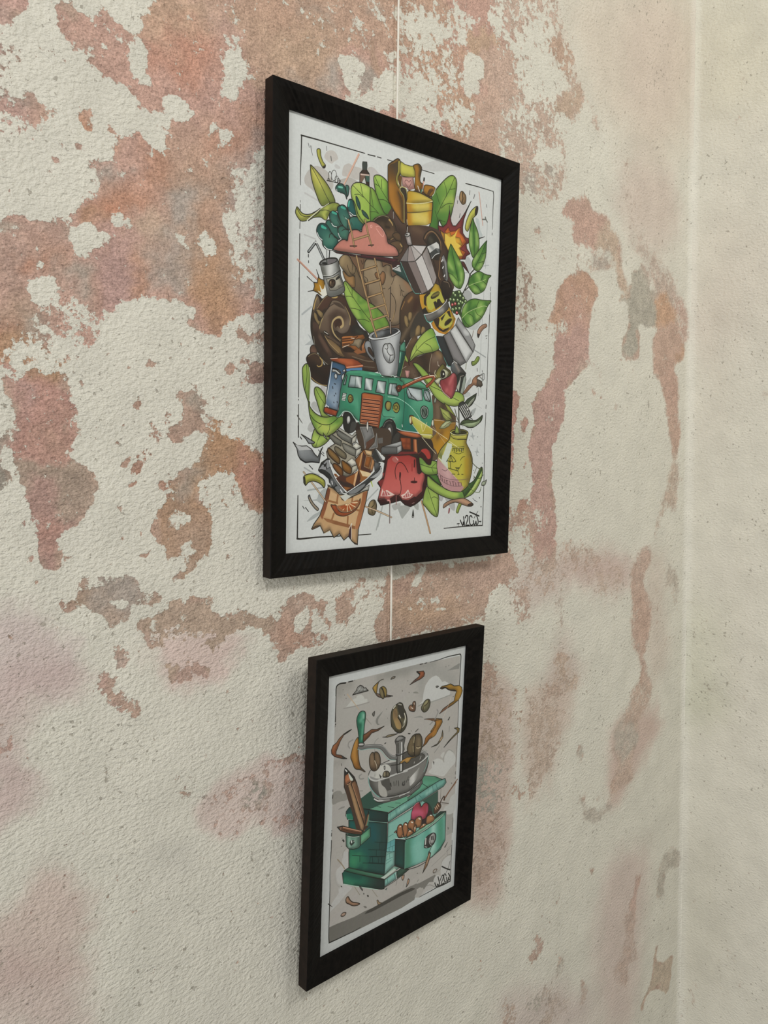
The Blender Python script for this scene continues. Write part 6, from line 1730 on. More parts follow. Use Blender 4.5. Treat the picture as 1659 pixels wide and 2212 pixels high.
F|9c4524|508 2752 535 2745 602 2764 674 2778 651 2828 549 2810 505 2795|0|33302b|1.2|a8552f 522 2767 644 2806
S|7a321a|576 2782 603 2797|4|0.6
F|3f8468|651 2836 685 2766 702 2578 728 2478 768 2393 831 2372 973 2362 1118 2369 1252 2394 1513 2399 1522 2768 1247 2836 1219 2894 1204 2935 940 2880 889 2836 838 2788 782 2773 740 2786 706 2837 672 2849|0|33302b|1.4|
S|2c6f59|722 2500 711 2688 685 2799|8|0.6
S|5ea486|836 2682 922 2706|14|0.5
S|2a7a5c|781 2712 852 2743|8|0.7
F|3f8468|917 2375 1068 2364 1178 2379 1254 2408 1375 2412 1515 2444 1586 2463 1722 2490 1853 2488 1912 2527 1966 2682 1970 2791 1939 2889 1785 2966 1528 2948 1449 2926 1416 2857 1370 2823 1294 2849 1250 2908 1213 2932 941 2894|0||1|
S|5ba083|1631 2661 1726 2632 1874 2650|16|0.7
S|6aa98d|1400 2799 1492 2772|12|0.6
S|6dae92|1209 2748 1308 2802|9|0.4
S|1d6a55|1589 2568 1570 2746 1559 2923|14|0.7
S|1f6b60|1614 2910 1735 2943|12|0.8
S|2f7a62|1484 2457 1511 2602|8|0.5
S|256d58|1279 2850 1264 2885|5|0.6
F|4f9070|1475 2417 1498 2392 1560 2394 1640 2395 1785 2421 1868 2464 1920 2527 1903 2504 1803 2491 1642 2489 1547 2488 1530 2448|0|33302b|1.2|5fa181 1529 2408 1803 2479
F|459071|959 2366 1068 2364 1171 2380 1208 2371 1238 2398 1314 2416 1375 2406 1436 2419 1530 2443 1515 2461 1375 2429 1239 2432 1105 2418 960 2411|0||1|357a60 1031 2372 1047 2416
L|abc3b6|1171 2380 1200 2369 1231 2398 1276 2413|1.6|1.6
L|abc3b6|1359 2390 1389 2382 1413 2404|1.4|1.4
L|33302b|1216 2405 1291 2412 1375 2400|1.2|1.2
F|459071|768 2393 817 2373 973 2359 1133 2368 1192 2375 1252 2399 1133 2396 973 2384 817 2398|0||1|
S|6bb190|1082 2382 1133 2385|4|0.6
F|8b999b|825 2417 974 2423 962 2536 799 2534|0|2a4a40|1.6|a4aeac 820 2539 974 2423
L|2a4a40|895 2423 883 2535|1.2|1.2
S|c3c8c6|910 2439 954 2531|4|0.8
F|8b999b|1017 2432 1119 2436 1100 2551 1005 2550|0|2a4a40|1.6|a4aeac 1020 2550 1112 2431
S|c6cac8|1032 2448 1085 2546|5|0.8
F|8b999b|1179 2450 1284 2454 1264 2576 1152 2565|0|2a4a40|1.6|a4aeac 1167 2570 1276 2455
S|c6cac8|1187 2472 1249 2565|5|0.8
F|8b999b|742 2499 776 2415 783 2431 763 2514 736 2516|0|2a4a40|1.6|a4aeac 743 2510 776 2420
F|8b999b|1180 2447 1292 2452 1272 2573 1153 2568|0|2a4a40|1.6|a4aeac 1168 2568 1285 2458
S|c6cac8|1195 2475 1250 2569|5|0.8
F|8b999b|1338 2466 1438 2466 1423 2507 1464 2575 1456 2593 1318 2577|0|2a4a40|1.6|a4aeac 1325 2576 1438 2466
S|c0c6c4|1354 2482 1340 2564|3|0.7
L|2a4a40|1376 2475 1363 2568|1|1
F|8b999b|1587 2492 1796 2504 1807 2617 1734 2626 1606 2603 1576 2545|0|2a4a40|1.6|a4aeac 1603 2509 1791 2617
S|bcc2c4|1627 2507 1766 2607|8|0.6
L|33302b|1595 2503 1636 2560 1734 2629|1.5|1.5
L|33302b|1624 2549 1649 2589|1.4|1.4
F|8b999b|1829 2508 1895 2516 1925 2575 1923 2629 1848 2615 1822 2568|0|2a4a40|1.6|a4aeac 1837 2519 1914 2624
L|33302b|1845 2525 1880 2583 1919 2629|1.5|1.5
L|9cc0b0|1319 2605 1441 2611 1536 2641 1648 2701 1747 2787 1781 2833|1.3|1.3
L|2a5a4a|1273 2596 1247 2793 1354 2812 1415 2816|1|1
L|2a5a4a|1322 2421 1310 2583|1|1
L|2a5a4a|1531 2454 1551 2629 1528 2936|1.3|1.3
L|5a2a18|1470 2516 1532 2489 1720 2413 1865 2365 1964 2349 1973 2373 1933 2418 1868 2464|7.6|7.6
L|8e4a2c|1470 2516 1532 2489 1720 2413 1865 2365 1964 2349 1973 2373 1933 2418 1868 2464|5.4|5.4
L|c59b80|1562 2470 1720 2404 1882 2358 1956 2347|1.4|1.4
L|c9c2b2|1906 2347 1972 2343 1985 2360|2|2
F|6a3622|1431 2513 1446 2483 1484 2475 1508 2502 1486 2539 1455 2546|1|33302b|1.1|
F|9a6a52|1450 2506 1469 2496 1478 2516 1458 2523|1|3a2018|0.8|
F|8f4a28|971 2595 1007 2579 1213 2591 1254 2609 1251 2643 1231 2759 1205 2932 1086 2913 955 2888|0|33302b|1.3|
F|9c5630|977 2589 1006 2581 1219 2596 1253 2605 1245 2721 1204 2935 947 2885 965 2732|0|33302b|1.3|
S|7d3e22|1235 2606 1223 2779 1204 2918|5|0.7
S|b06a3c|992 2602 1197 2608|6|0.6
F|4f2618|989 2639 1217 2649 1213 2663 987 2652|0||1|
L|c08a6a|988 2654 1213 2665|1.1|1.1
L|c08a6a|990 2636 1218 2647|0.9|0.9
F|4f2618|985 2672 1213 2684 1210 2697 983 2686|0||1|
L|c08a6a|984 2688 1210 2700|1.1|1.1
L|c08a6a|987 2670 1215 2681|0.9|0.9
F|4f2618|982 2706 1209 2718 1206 2732 980 2720|0||1|
L|c08a6a|980 2722 1206 2734|1.1|1.1
L|c08a6a|983 2704 1211 2716|0.9|0.9
F|4f2618|978 2740 1206 2753 1202 2767 976 2754|0||1|
L|c08a6a|977 2756 1202 2769|1.1|1.1
L|c08a6a|979 2738 1207 2750|0.9|0.9
F|4f2618|974 2774 1202 2787 1199 2801 972 2788|0||1|
L|c08a6a|973 2790 1199 2803|1.1|1.1
L|c08a6a|976 2772 1203 2785|0.9|0.9
F|4f2618|971 2808 1198 2822 1195 2836 969 2822|0||1|
L|c08a6a|969 2824 1195 2838|1.1|1.1
L|c08a6a|972 2806 1200 2819|0.9|0.9
F|4f2618|967 2842 1195 2856 1191 2870 965 2856|0||1|
L|c08a6a|966 2858 1191 2873|1.1|1.1
L|c08a6a|968 2840 1196 2854|0.9|0.9
F|4f2618|963 2876 1191 2891 1187 2905 961 2890|0||1|
L|c08a6a|962 2892 1187 2907|1.1|1.1
L|c08a6a|965 2874 1192 2889|0.9|0.9
F|8d8440|797 2651 807 2617 832 2607 857 2626 861 2659 840 2685 812 2686|1|33302b|1.4|
L|4a4420|829 2638 843 2632 843 2649 826 2666 815 2644 821 2636 829 2641|1|1
F|3a2a1e|857 2626 871 2658 844 2690 850 2670|0||1|
F|96903f|1283 2699 1297 2661 1327 2651 1358 2673 1363 2713 1337 2746 1303 2739|1|33302b|1.4|
L|3a3a1a|1320 2675 1321 2698|1|1
L|3a3a1a|1309 2698 1314 2715 1329 2721 1336 2697 1309 2698|1.3|1.3
F|8f8a42|1390 2712 1404 2677 1443 2660 1478 2691 1476 2738 1445 2765 1406 2752|1|33302b|1.5|
L|a9a84e|1394 2729 1406 2746 1445 2757 1468 2732|1.4|1.4
L|3a3a1a|1412 2694 1451 2698 1444 2727 1421 2728 1412 2694|1.6|1.6
L|3a3a1a|1427 2670 1435 2687|1|1
F|93894a|1289 2696 1304 2660 1334 2653 1365 2669 1359 2727 1328 2746 1302 2736|1|33302b|1.2|
F|20302a|730 2596 782 2596 766 2677 714 2671|0||1|
L|c2c6bf|739 2605 772 2608|2|2
L|c2c6bf|735 2620 769 2623|2|2
L|c2c6bf|731 2635 766 2638|2|2
L|c2c6bf|727 2650 762 2653|2|2
L|c2c6bf|723 2665 759 2668|2|2
F|5a6a60|1782 2737 1793 2695 1834 2678 1884 2697 1897 2745 1878 2794 1838 2814 1800 2791|1|33302b|1.4|
L|a3aba5|1790 2737 1806 2698 1834 2686 1876 2704 1889 2751 1870 2791 1837 2805 1804 2779 1793 2740|0.9|0.9
L|2d3a34|1812 2772 1810 2712 1866 2782 1863 2710|2|2
F|2b2a28|1258 2914 1287 2861 1339 2836 1393 2846 1433 2903 1443 2985 1414 3085 1361 3115 1300 3093 1264 3012|1|33302b|1.3|
F|45433f|1289 2971 1310 2907 1356 2882 1387 2916 1396 2980 1367 3039 1329 3063 1298 3029|1||1|
F|9a9a97|1320 2970 1334 2929 1357 2923 1377 2957 1366 3010 1344 3028 1324 3005|1|55524e|1.3|
S|c9c9c5|1342 2941 1347 2993|4|0.8
L|77756f|1265 2919 1294 2872 1340 2853 1378 2858|1.3|1.3
F|3c3a37|1420 3003 1489 2972 1476 3055 1407 3103 1376 3109|1||1|
F|2b2a28|741 2853 747 2802 782 2785 838 2799 882 2848 904 2903 891 2960 842 2989 785 2985 750 2936|1|33302b|1.3|
F|444340|842 2989 891 2954 911 2892 854 2882 827 2961|1||1|
F|8d8d8a|780 2862 797 2823 825 2822 836 2861 819 2900 795 2906|1|2a2a2a|2|
S|cbcbc8|807 2839 811 2867|3|0.8
L|a8c4b8|651 2836 686 2838 713 2815 747 2780 803 2778 846 2799 889 2848 947 2879|1.6|1.6
F|2e2d2b|1131 2954 1205 2941 1250 2963 1244 3003 1161 3011|1||1|
F|7f5a2a|1620 2827 1627 2791 1658 2784 1691 2801 1684 2854 1645 2885|1|33302b|1.2|
F|b9b795|1623 2815 1643 2802 1652 2849 1637 2874 1624 2850|1||1|
F|a19f3c|1651 2793 1699 2800 1965 2919 1968 2992 1777 2984 1677 2879|0||1|b5b35a 1692 2830 1941 2944
S|c5c37e|1675 2813 1815 2875|7|0.5
S|a18a20|1858 2946 1950 2962|9|0.6
F|b3ae5c|1777 2984 1951 2980 1985 3004 1936 3035 1836 3025|0|7d6a22|0.8|
L|c9c8a0|1785 2987 1951 2989|1.8|1.8
L|cfc79a|1794 2869 1825 2953 1880 2854|1.2|1.2
L|c8c3a4|1683 2801 1966 2925 2199 3031|1.2|1.2
L|c8c3a4|1665 2879 1777 2984 1904 3097 2025 3193|1.2|1.2
L|b39a70|1965 2895 2034 2954 2166 3081|1|1
L|c9b49a|1962 2822 2132 2831|1.1|1.1
F|c5c6b8|1947 2859 1962 2822 1979 2827 1981 2882 1960 2892|1|33302b|0.9|
F|8f9a8c|1981 2608 1997 2580 2014 2601 1998 2638 1982 2633|1|4a5048|0.9|
L|c8d0c8|1522 2889 1527 2912|1.8|1.8
F|9a5330|1450 2955 1512 2957 1655 2968 1769 2984 1803 3013 1738 3024 1593 3011 1497 2984|1|33302b|1|
S|b87048|1528 2965 1737 2997|4|0.7
F|9a5028|1499 3025 1649 3028 1653 3154 1549 3149 1516 3090|0|4a2614|0.9|
S|6a3218|1593 3029 1581 3148|4|0.7
S|6a3218|1516 3084 1643 3088|3|0.7
F|a3603a|1681 3034 1738 3039 1755 3194 1694 3195 1683 3099|0|33302b|1|7d3f20 1740 3099 1683 3099
S|c58d60|1714 3051 1730 3183|3|0.7
F|8ca44c|249 2456 249 2387 280 2348 312 2345 332 2386 343 2449 341 2556 329 2706 320 2706 290 2633 263 2560|1|33302b|1.3|6f8c40 293 2389 316 2696
L|3a4a22|296 2352 301 2468 280 2591|1|1
L|c3c8b4|329 2376 343 2460 333 2706|1.3|1.3
F|86a048|387 2591 396 2563 426 2556 466 2575 520 2632 527 2697 521 2719 508 2752 505 2795 549 2821 590 2836 489 2842 455 2786 421 2702 394 2638|1|33302b|1.3|9ab05a 413 2594 475 2780
L|3a4a22|403 2568 453 2646 521 2724|1|1
F|8aa348|320 2706 336 2705 340 2748 396 2805 462 2835 536 2843 631 2829 672 2844 734 2831 735 2897 687 2948 620 2999 552 3028 498 3029 431 2993 371 2913 337 2828|1|33302b|1.4|95ab54 376 2811 579 2995
S|5f8a3a|591 2885 714 2865|8|0.6
S|4f7a33|617 2846 672 2871|6|0.6
S|b3b45c|497 2937 551 2957|9|0.5
S|5d8038|377 2865 397 2929|6|0.5
L|2c3a1a|344 2828 397 2880 483 2915 578 2913 645 2872 672 2849|1.3|1.3
L|3a4a22|578 2918 572 2968 545 3012|0.9|0.9
L|3a4a22|477 2926 437 2955|0.9|0.9
F|93ab52|401 2959 369 3028 363 3106 392 3141 450 3137 524 3103 582 3048 552 3031 471 3020 427 2997|1|33302b|1.3|
L|3a4a22|465 3019 432 3080 413 3134|1.1|1.1
S|a9ba62|393 3058 446 3101|6|0.5
F|8f9396|243 3018 281 3034 366 3075 399 3091 387 3107 328 3103 295 3060|0|33302b|1.4|
L|55524e|196 2839 215 2865 254 2911|2.6|1
L|3a3a3a|233 3043 249 3064|1.3|1.3
F|b9bbb8|498 2997 532 3040 553 3067 512 3040|0|33302b|1|
F|4a3c30|903 2980 966 2954 1341 2945 1346 3163 1133 3291 1052 3266 969 3154|1||1|
F|7a7a78|957 2930 1109 2925 1144 3019 1048 3090 1025 3147 1007 3041|0|b9b9b4|1.2|
F|80807e|1176 2987 1191 3132 1082 3152 1153 3088|0|c0c0ba|1|
F|5d3f30|1040 3084 1128 3032 1145 3070 1073 3140 1041 3153|0||1|
F|62605c|1193 3037 1259 3030 1261 3087 1203 3094|0||1|
F|c3c3bd|1037 2934 1044 2877 1060 2864 1069 2939 1054 2977|0|4a4642|0.8|
F|8f8b7c|567 3030 664 2980 849 3043 903 2993 919 3017 858 3117 969 3129 985 3153 908 3241 949 3310 864 3415 786 3427 724 3414 616 3315 555 3242 540 3182 584 3133 643 3102|0|3c3028|1.2|
F|797972|664 2992 679 2967 857 3043 842 3099 734 3058 672 3016|0|33302a|1.2|
F|c3c1b6|679 2961 694 2943 857 3019 895 2981 915 2999 853 3046|0|4a463e|0.8|
F|b3b1a6|857 3046 919 3005 905 3080 850 3105|0|3c3830|1|
F|77766c|571 3036 597 3006 726 3076 719 3125 643 3096|0|3a362e|1.2|
F|85847a|742 3094 906 3160 900 3223 782 3180 743 3131|1|3a362e|1.1|
F|c3c2b8|858 3124 913 3083 977 3128 914 3160|0|4a463e|0.8|
F|b9b8ae|910 3163 981 3135 970 3191 900 3241|0|3c3830|1|
F|7a715a|644 3132 682 3138 782 3204 775 3254 698 3223 644 3169|1|3a3024|1.3|
F|86683a|554 3169 569 3145 629 3181 706 3254 699 3303 631 3266 570 3212|1|4a3420|2|
F|c4c2b7|791 3285 861 3241 941 3304 862 3328|0|5a564c|0.9|
F|b5b2a2|862 3331 945 3307 926 3366 848 3409|0|4a4438|1|
F|8a6028|730 3272 784 3291 855 3347 840 3403 754 3365|1|4a3420|1.8|
F|84582a|620 3321 639 3297 707 3328 747 3377 732 3426 663 3376|1|4a3420|1.8|
F|7d5028|625 3400 663 3401 709 3444 648 3425|0||1|
F|58544c|778 3433 817 3415 879 3391 786 3452|0||1|
F|513022|724 3414 786 3433 856 3415 950 3366 960 3479 897 3541 804 3582 710 3512 649 3450|0||1|
F|8a5628|786 3445 903 3403 881 3515 787 3476|0||1|
F|c19d72|903 3403 946 3366 897 3535 881 3515|0||1|
F|4a2c22|946 3360 999 3436 968 3505 905 3535|0||1|
F|3a2a24|702 3463 772 3489 881 3515 890 3541 788 3532 710 3500|0||1|
F|8a5a2c|757 3532 850 3546 788 3570|0||1|
F|8f5c2c|978 3185 1017 3153 1115 3203 1165 3253 1102 3355 1039 3443 976 3492 941 3354 900 3266|0|4a2e1e|1|
F|c5aa82|1017 3156 1119 3171 1124 3228 1042 3209|0|5a3a24|0.8|
F|4e3026|1002 3178 1043 3222 1013 3329 1127 3380 1103 3399 973 3360|0||1|
F|925a28|1043 3222 1124 3234 1086 3348 1017 3329|0|c2b090|0.9|
F|b18f63|978 3197 1002 3178 965 3316 945 3341|0||1|
F|b8895a|1124 3253 1165 3253 1127 3380 1094 3355|0|5a3a24|0.7|
F|c7b48e|958 3366 1111 3399 1088 3437 999 3429|0||1|
F|90602f|991 3429 1088 3437 976 3492 960 3479|0||1|
F|2f3130|446 3362 482 3290 555 3248 578 3254 602 3351 648 3444 718 3525 789 3594 712 3586 627 3535 581 3485 573 3449 513 3405 461 3381|0|33302b|1.3|
F|86888a|453 3356 490 3314 541 3266 578 3260 594 3327 527 3363 483 3351|0||1|
F|6a6d6e|527 3363 587 3339 633 3431 711 3524 781 3588 727 3574 641 3474 587 3400|0||1|
F|55585a|588 3461 618 3449 657 3505 635 3529 589 3498|1||1|
F|6e7274|650 3542 688 3524 750 3562 758 3594 712 3586|1||1|
L|c5c7c6|578 3266 602 3345 664 3456 789 3588|1.8|1.8
L|d0d2d0|611 3474 619 3504|2|2
L|d0d2d0|719 3562 742 3587|2|2
L|1c1c1c|482 3296 527 3315 549 3351|2|2
F|232423|512 3315 548 3284 542 3321 512 3333|0||1|
F|444748|789 3594 882 3547 1016 3480 1136 3399 1233 3317 1250 3356 1218 3419 1153 3457 1081 3500 978 3580 899 3616 820 3608|0|33302b|1.2|
F|777a7b|820 3595 921 3548 1032 3506 1025 3531 922 3598 859 3609|1||1|
F|96999a|1096 3450 1177 3406 1241 3330 1255 3381 1218 3426 1153 3450|0||1|
L|2c2e2e|1185 3393 1225 3355|3|3
L|c5c7c6|797 3595 937 3523 1056 3455 1168 3368 1233 3317|1.8|1.8
F|babbb4|559 3509 604 3522 689 3586 774 3613 899 3610 962 3593 1017 3556 1089 3519 1082 3576 978 3599 946 3617 891 3628 829 3645 798 3682 775 3675 743 3637 651 3585 575 3552|0|3c3a36|0.9|
F|6d6f70|1115 3215 1163 3139 1315 3253 1248 3279 1215 3279 1158 3285|0|33302b|1.1|
F|353635|1124 3228 1155 3145 1240 3266 1199 3291|0||1|
F|bcbebc|1163 3139 1315 3253 1265 3266|0||1|
F|5d6062|1150 3317 1158 3279 1232 3298 1217 3343 1160 3380|0|33302b|0.8|
F|b2b4b2|1203 3464 1268 3420 1302 3433 1294 3465 1252 3452|0||1|
F|b2926a|572 3521 631 3547 713 3610 788 3612 866 3634 930 3615 1008 3586 1073 3572 1049 3691 1000 3845 956 3973 946 4134 880 4098 828 4038 771 4076 713 4006 644 4042 594 3958 520 3989 477 3912 429 3914 375 3936 398 3893 469 3812 516 3699 551 3565|0|33302b|1.4|
F|6e3f28|563 3536 594 3556 577 3651 542 3755 500 3853 475 3817 516 3699|0||1|8f5a38 563 3551 506 3823
F|8f5c38|1008 3597 1067 3583 1030 3732 987 3886 950 3973 910 3965 928 3873 984 3715|0||1|a5714a 1021 3613 949 3921
F|b99c74|600 3576 675 3608 713 3645 866 3644 1001 3607 965 3740 910 3945 774 3907 524 3819 565 3686|0||1|
L|93673f|688 3614 676 3689|4|4
L|93673f|565 3666 683 3695|4|4
L|93673f|641 3799 617 3858|4|4
L|93673f|818 3837 813 3914|4|4
L|93673f|872 3650 867 3696|4|4
L|93673f|920 3770 985 3788|4|4
F|8a5d3a|506 3833 555 3846 679 3877 910 3939 910 3971 775 3938 667 3912 555 3876|0||1|
S|b08a60|470 3896 556 3901 606 3929|8|0.5
S|7a522f|661 3921 656 3962 644 4027|7|0.6
S|75502f|422 3894 494 3858|7|0.6
S|c9b18a|507 3938 551 3956|7|0.5
S|c9b18a|693 3959 744 4002|6|0.4
S|7f5a36|898 3985 906 4074|7|0.6
S|c5ad88|930 3998 939 4092|4|0.6
F|3d2430|839 3972 864 3932 866 3999 860 4071 828 4033|0||1|
L|c5c3b8|833 3961 867 3911 864 3932|1.4|1.4
L|c5c3b8|864 3932 867 4071|1.2|1.2
F|7a5a3a|369 3936 429 3914 477 3914 423 3934 381 3946|0|33302b|0.9|
F|9a8058|520 3989 594 3958 606 3964 533 3990|0||1|
F|33281f|880 4098 946 4123 946 4136 907 4126|0||1|
F|b6b8b0|707 3630 758 3661 777 3682 808 3658 866 3634 788 3606|0||1|
F|4a3c2c|713 3625 771 3677 739 3666|0||1|
F|4a3c2c|808 3661 853 3634 898 3638|0||1|
F|a8552a|602 3712 633 3713 664 3714 683 3740 715 3782 779 3795 868 3783 919 3749 951 3698 973 3658 971 3704 920 3770 856 3808 767 3830 678 3811 634 3763|1|33302b|1.2|b86a38 615 3727 805 3826
S|7d3818|665 3770 691 3791|4|0.6
S|8a4018|754 3804 792 3816|4|0.6
F|b5764a|677 3730 715 3721 771 3713 803 3704 828 3705 879 3686 937 3672 957 3683 932 3734 868 3778 792 3790 722 3777|1|c2a078|1|
L|d0bd9a|803 3709 721 3741|1.6|1.6
L|d0bd9a|806 3709 753 3768|1.6|1.6
L|d0bd9a|809 3709 811 3786|1.6|1.6
L|d0bd9a|822 3709 862 3778|1.6|1.6
L|d0bd9a|835 3705 913 3744|1.6|1.6
L|d0bd9a|854 3700 938 3698|1.6|1.6
L|9c4f24|727 3737 778 3723|3.4|3.4
L|9c4f24|747 3753 791 3734|3.4|3.4
L|9c4f24|778 3769 797 3734|3.4|3.4
L|9c4f24|829 3771 822 3735|3.4|3.4
L|9c4f24|874 3757 841 3725|3.4|3.4
L|9c4f24|906 3723 860 3706|3.4|3.4
L|5a4a3a|273 3379 412 3530 539 3676|3.4|3.4
L|bba78c|273 3379 412 3530 539 3676|2.2|2.2
F|a9ab48|273 3426 316 3403 381 3398 454 3423 521 3466 529 3515 515 3536 485 3508 440 3483 382 3470 331 3481 296 3510 281 3468|1|33302b|1.4|
F|3a3a28|270 3429 288 3427 295 3468 296 3510 274 3486|0|33302b|0.8|
L|7c7c30|317 3469 382 3455 455 3465 507 3496|1.6|1.6
F|b0a28c|329 3619 347 3604 358 3637 399 3693 455 3743 440 3761 392 3723 348 3667|1|33302b|1.2|
F|55565a|329 3619 347 3604 355 3619 340 3628|0||1|
L|3f3f3f|266 3712 284 3737|1.5|1.5
L|3f3f3f|298 3725 335 3766|1.7|1.7
L|3f3f3f|337 3314 380 3353|1.6|1.6
L|3a3a3a|230 3043 248 3063|1.8|1.8
L|3a3a3a|444 3164 481 3200 514 3224|1.3|1.3
L|3a3a3a|495 3137 473 3188|2.2|1
L|3a3a3a|492 3185 510 3200|1.4|1.4
F|8a8e90|150 3094 192 3123 249 3131 306 3127 364 3159 400 3206 437 3236 466 3182 480 3152 466 3230 456 3290 365 3284 293 3290 236 3260 208 3219 193 3155|0|33302b|1.4|6d7173 256 3142 329 3278
F|a9abab|171 3114 249 3134 306 3130 364 3165 292 3166 221 3172|0||1|
S|55585a|379 3272 437 3254|5|0.7
L|26282a|229 3249 293 3284 365 3281 452 3290|2.2|2.2
F|7d6e50|1085 3729 1117 3686 1166 3681 1192 3733 1185 3791 1161 3835 1112 3833 1079 3806|1|33302b|1.2|
S|9c8b66|1118 3711 1111 3762|4|0.6
L|3a3020|1158 3687 1155 3732 1127 3756 1136 3814|1.6|1.6
L|9fae50|1113 3488 1135 3539|3.2|1.6
L|5a4a3c|1047 3744 1197 3793 1397 3870|3.6|3.6
L|bda78c|1047 3744 1197 3793 1397 3870|2.4|2.4
L|6a5540|1826 3714 1897 3890 1966 4073|4.6|4.6
L|ae8e6c|1826 3714 1897 3890 1966 4073|3.2|3.2
F|42191b|1198 3502 1264 3450 1278 3380 1298 3246 1335 3217 1489 3186 1649 3215 1771 3239 1788 3275 1799 3354 1816 3397 1874 3397 1909 3434 1910 3484 1888 3581 1894 3637 1793 3713 1728 3748 1664 3767 1583 3743 1518 3693 1424 3713 1248 3737 1205 3683 1244 3555|0|33302b|1.5|
F|6f2a28|1320 3217 1489 3175 1728 3173 1778 3215 1861 3251 1938 3306 1961 3245 1934 3165 1875 3135 1809 3160 1769 3191|0||1|
F|4a1d1d|1762 3209 1818 3172 1894 3239 1937 3257 1965 3226 1963 3294 1930 3318 1879 3288 1820 3251 1779 3245|0|33302b|1.1|
F|a23a33|1801 3160 1858 3139 1908 3159 1939 3208 1936 3245 1903 3251 1860 3202|1||1|
F|b0554f|1209 3671 1240 3561 1280 3474 1301 3392 1329 3258 1389 3216 1490 3216 1632 3209 1730 3239 1745 3336 1759 3402 1784 3415 1824 3391 1862 3403 1868 3458 1837 3543 1835 3605 1742 3669 1718 3662 1630 3702 1550 3694 1501 3644 1446 3637 1377 3670 1377 3688 1331 3687 1292 3662|0|33302b|1.1|b8615c 1414 3275 1501 3632
S|8f2a26|1413 3234 1570 3245 1714 3251|14|0.6
S|a23f3a|1323 3345 1493 3346 1668 3335|16|0.35
F|a3605a|1390 3252 1428 3225 1475 3246 1484 3269 1453 3293 1414 3281|1||1|
L|c7aaa4|1444 3237 1472 3263|1.6|1.6
F|8c3c3c|1286 3404 1301 3375 1272 3450 1263 3392|0||1|
F|7a2c2c|1205 3484 1288 3462 1266 3509 1244 3549|0||1|
L|45191a|1453 3465 1436 3382 1461 3311 1508 3287 1564 3317 1621 3395|1.6|1.6
L|45191a|1507 3400 1505 3477|3.6|2
L|45191a|1512 3477 1526 3561 1516 3621 1493 3635|1.6|1.6
F|3a1618|1503 3400 1519 3406 1512 3465 1496 3441|1||1|
F|45191a|1660 3495 1696 3486 1753 3493 1754 3508 1713 3516 1665 3507|1||1|
L|45191a|1716 3456 1714 3493|1.6|1.6
L|45191a|1710 3263 1708 3336|3|3
L|93302e|1675 3305 1677 3378|3|3
F|c9b3ab|1258 3643 1242 3643 1267 3561 1283 3597 1328 3577 1360 3593 1438 3631 1376 3647 1322 3645|0||1|
F|a85d5c|1257 3637 1275 3597 1302 3586 1337 3598 1376 3629 1322 3639|0||1|
L|d8c4bc|1291 3591 1307 3633|1.4|1.4
L|d8c4bc|1321 3586 1345 3637|1.4|1.4
F|c9b3ab|1525 3639 1580 3622 1626 3578 1652 3624 1700 3635 1661 3667 1597 3677 1549 3670|0||1|
F|a85d5c|1549 3658 1596 3629 1627 3599 1644 3630 1676 3637 1645 3660 1589 3668|0||1|
L|d8c4bc|1580 3628 1597 3668|1.4|1.4
L|d8c4bc|1611 3611 1629 3666|1.4|1.4
L|d8c4bc|1635 3618 1653 3654|1.4|1.4
L|c28a84|1339 3687 1370 3694 1375 3735|4|2
L|6f6360|1370 3723 1375 3931|2.4|2.4
L|8a5a58|1458 3643 1460 3735|2|2
L|2e1214|1726 3669 1792 3707|1.4|1.4
L|6e4240|1217 3677 1292 3668 1339 3687|1.4|1.4
L|a07a78|1687 3734 1719 3726|1.3|1.3
F|2c2a28|1705 3796 1719 3869 1712 3890 1691 3886 1689 3868|1||1|
L|c9c9c4|1703 3875 1706 3881|2|2
F|8a5a5c|2246 3804 2265 3811 2255 3861 2235 3864|1||1|
F|606160|1235 3147 1257 3124 1456 3116 1518 3097 1524 3163 1458 3201 1244 3203|0|33302b|1.2|
F|9fa1a0|1257 3124 1517 3062 1523 3109 1456 3125|0|33302b|0.8|
F|a9abaa|1456 3125 1522 3103 1524 3163 1458 3201|0|33302b|0.9|
S|404140|1258 3170 1427 3187|9|0.7
F|8fab55|1779 3239 1828 3251 1896 3306 1947 3312 1970 3269 2064 3288 2117 3337 2110 3387 2043 3421 1900 3425 1824 3391 1798 3348|1|33302b|1.3|7f9c48 1813 3275 2067 3368
S|4f7a36|1796 3269 1821 3294|6|0.6
L|3a4a22|1789 3306 1939 3343 2109 3359|1.1|1.1
L|3a4a22|1973 3337 2030 3294|1|1
L|3a4a22|1964 3343 1991 3398|1|1
F|48722f|1908 3428 2043 3424 2078 3461 2115 3543 2029 3516 1943 3459|0|33302b|1|
F|8da850|1912 3545 1902 3483 1925 3435 2020 3498 2160 3575 2301 3610 2390 3618 2392 3704 2251 3697 2076 3642 1972 3596|1|33302b|1.3|9db45a 1944 3490 2338 3668
F|93aa54|1896 3557 1989 3596 2076 3648 2088 3742 2086 3835 2075 3885 2050 3896 1981 3862 1894 3784 1842 3727|1|33302b|1.3|
S|6f8c40|1905 3582 1916 3680|6|0.5
L|3a4a22|1913 3570 1976 3707 2067 3891|1.1|1.1
L|3a4a22|1975 3682 2017 3671 2069 3691|1|1
F|8fa850|1906 3438 1983 3482 2113 3553 2253 3600 2378 3622 2468 3611 2485 3586 2538 3548 2646 3492 2725 3370 2762 3344 2782 3371 2776 3449 2723 3552 2634 3647 2525 3690 2381 3708 2257 3701 2081 3645 1961 3587 1909 3549|1|33302b|1.3|9db45a 1959 3531 2380 3685
S|4f7a38|2433 3661 2523 3638|8|0.7
F|41622f|2450 3611 2538 3548 2647 3499 2673 3460 2762 3344 2774 3403 2712 3493 2595 3601 2489 3688|0|33302b|0.8|
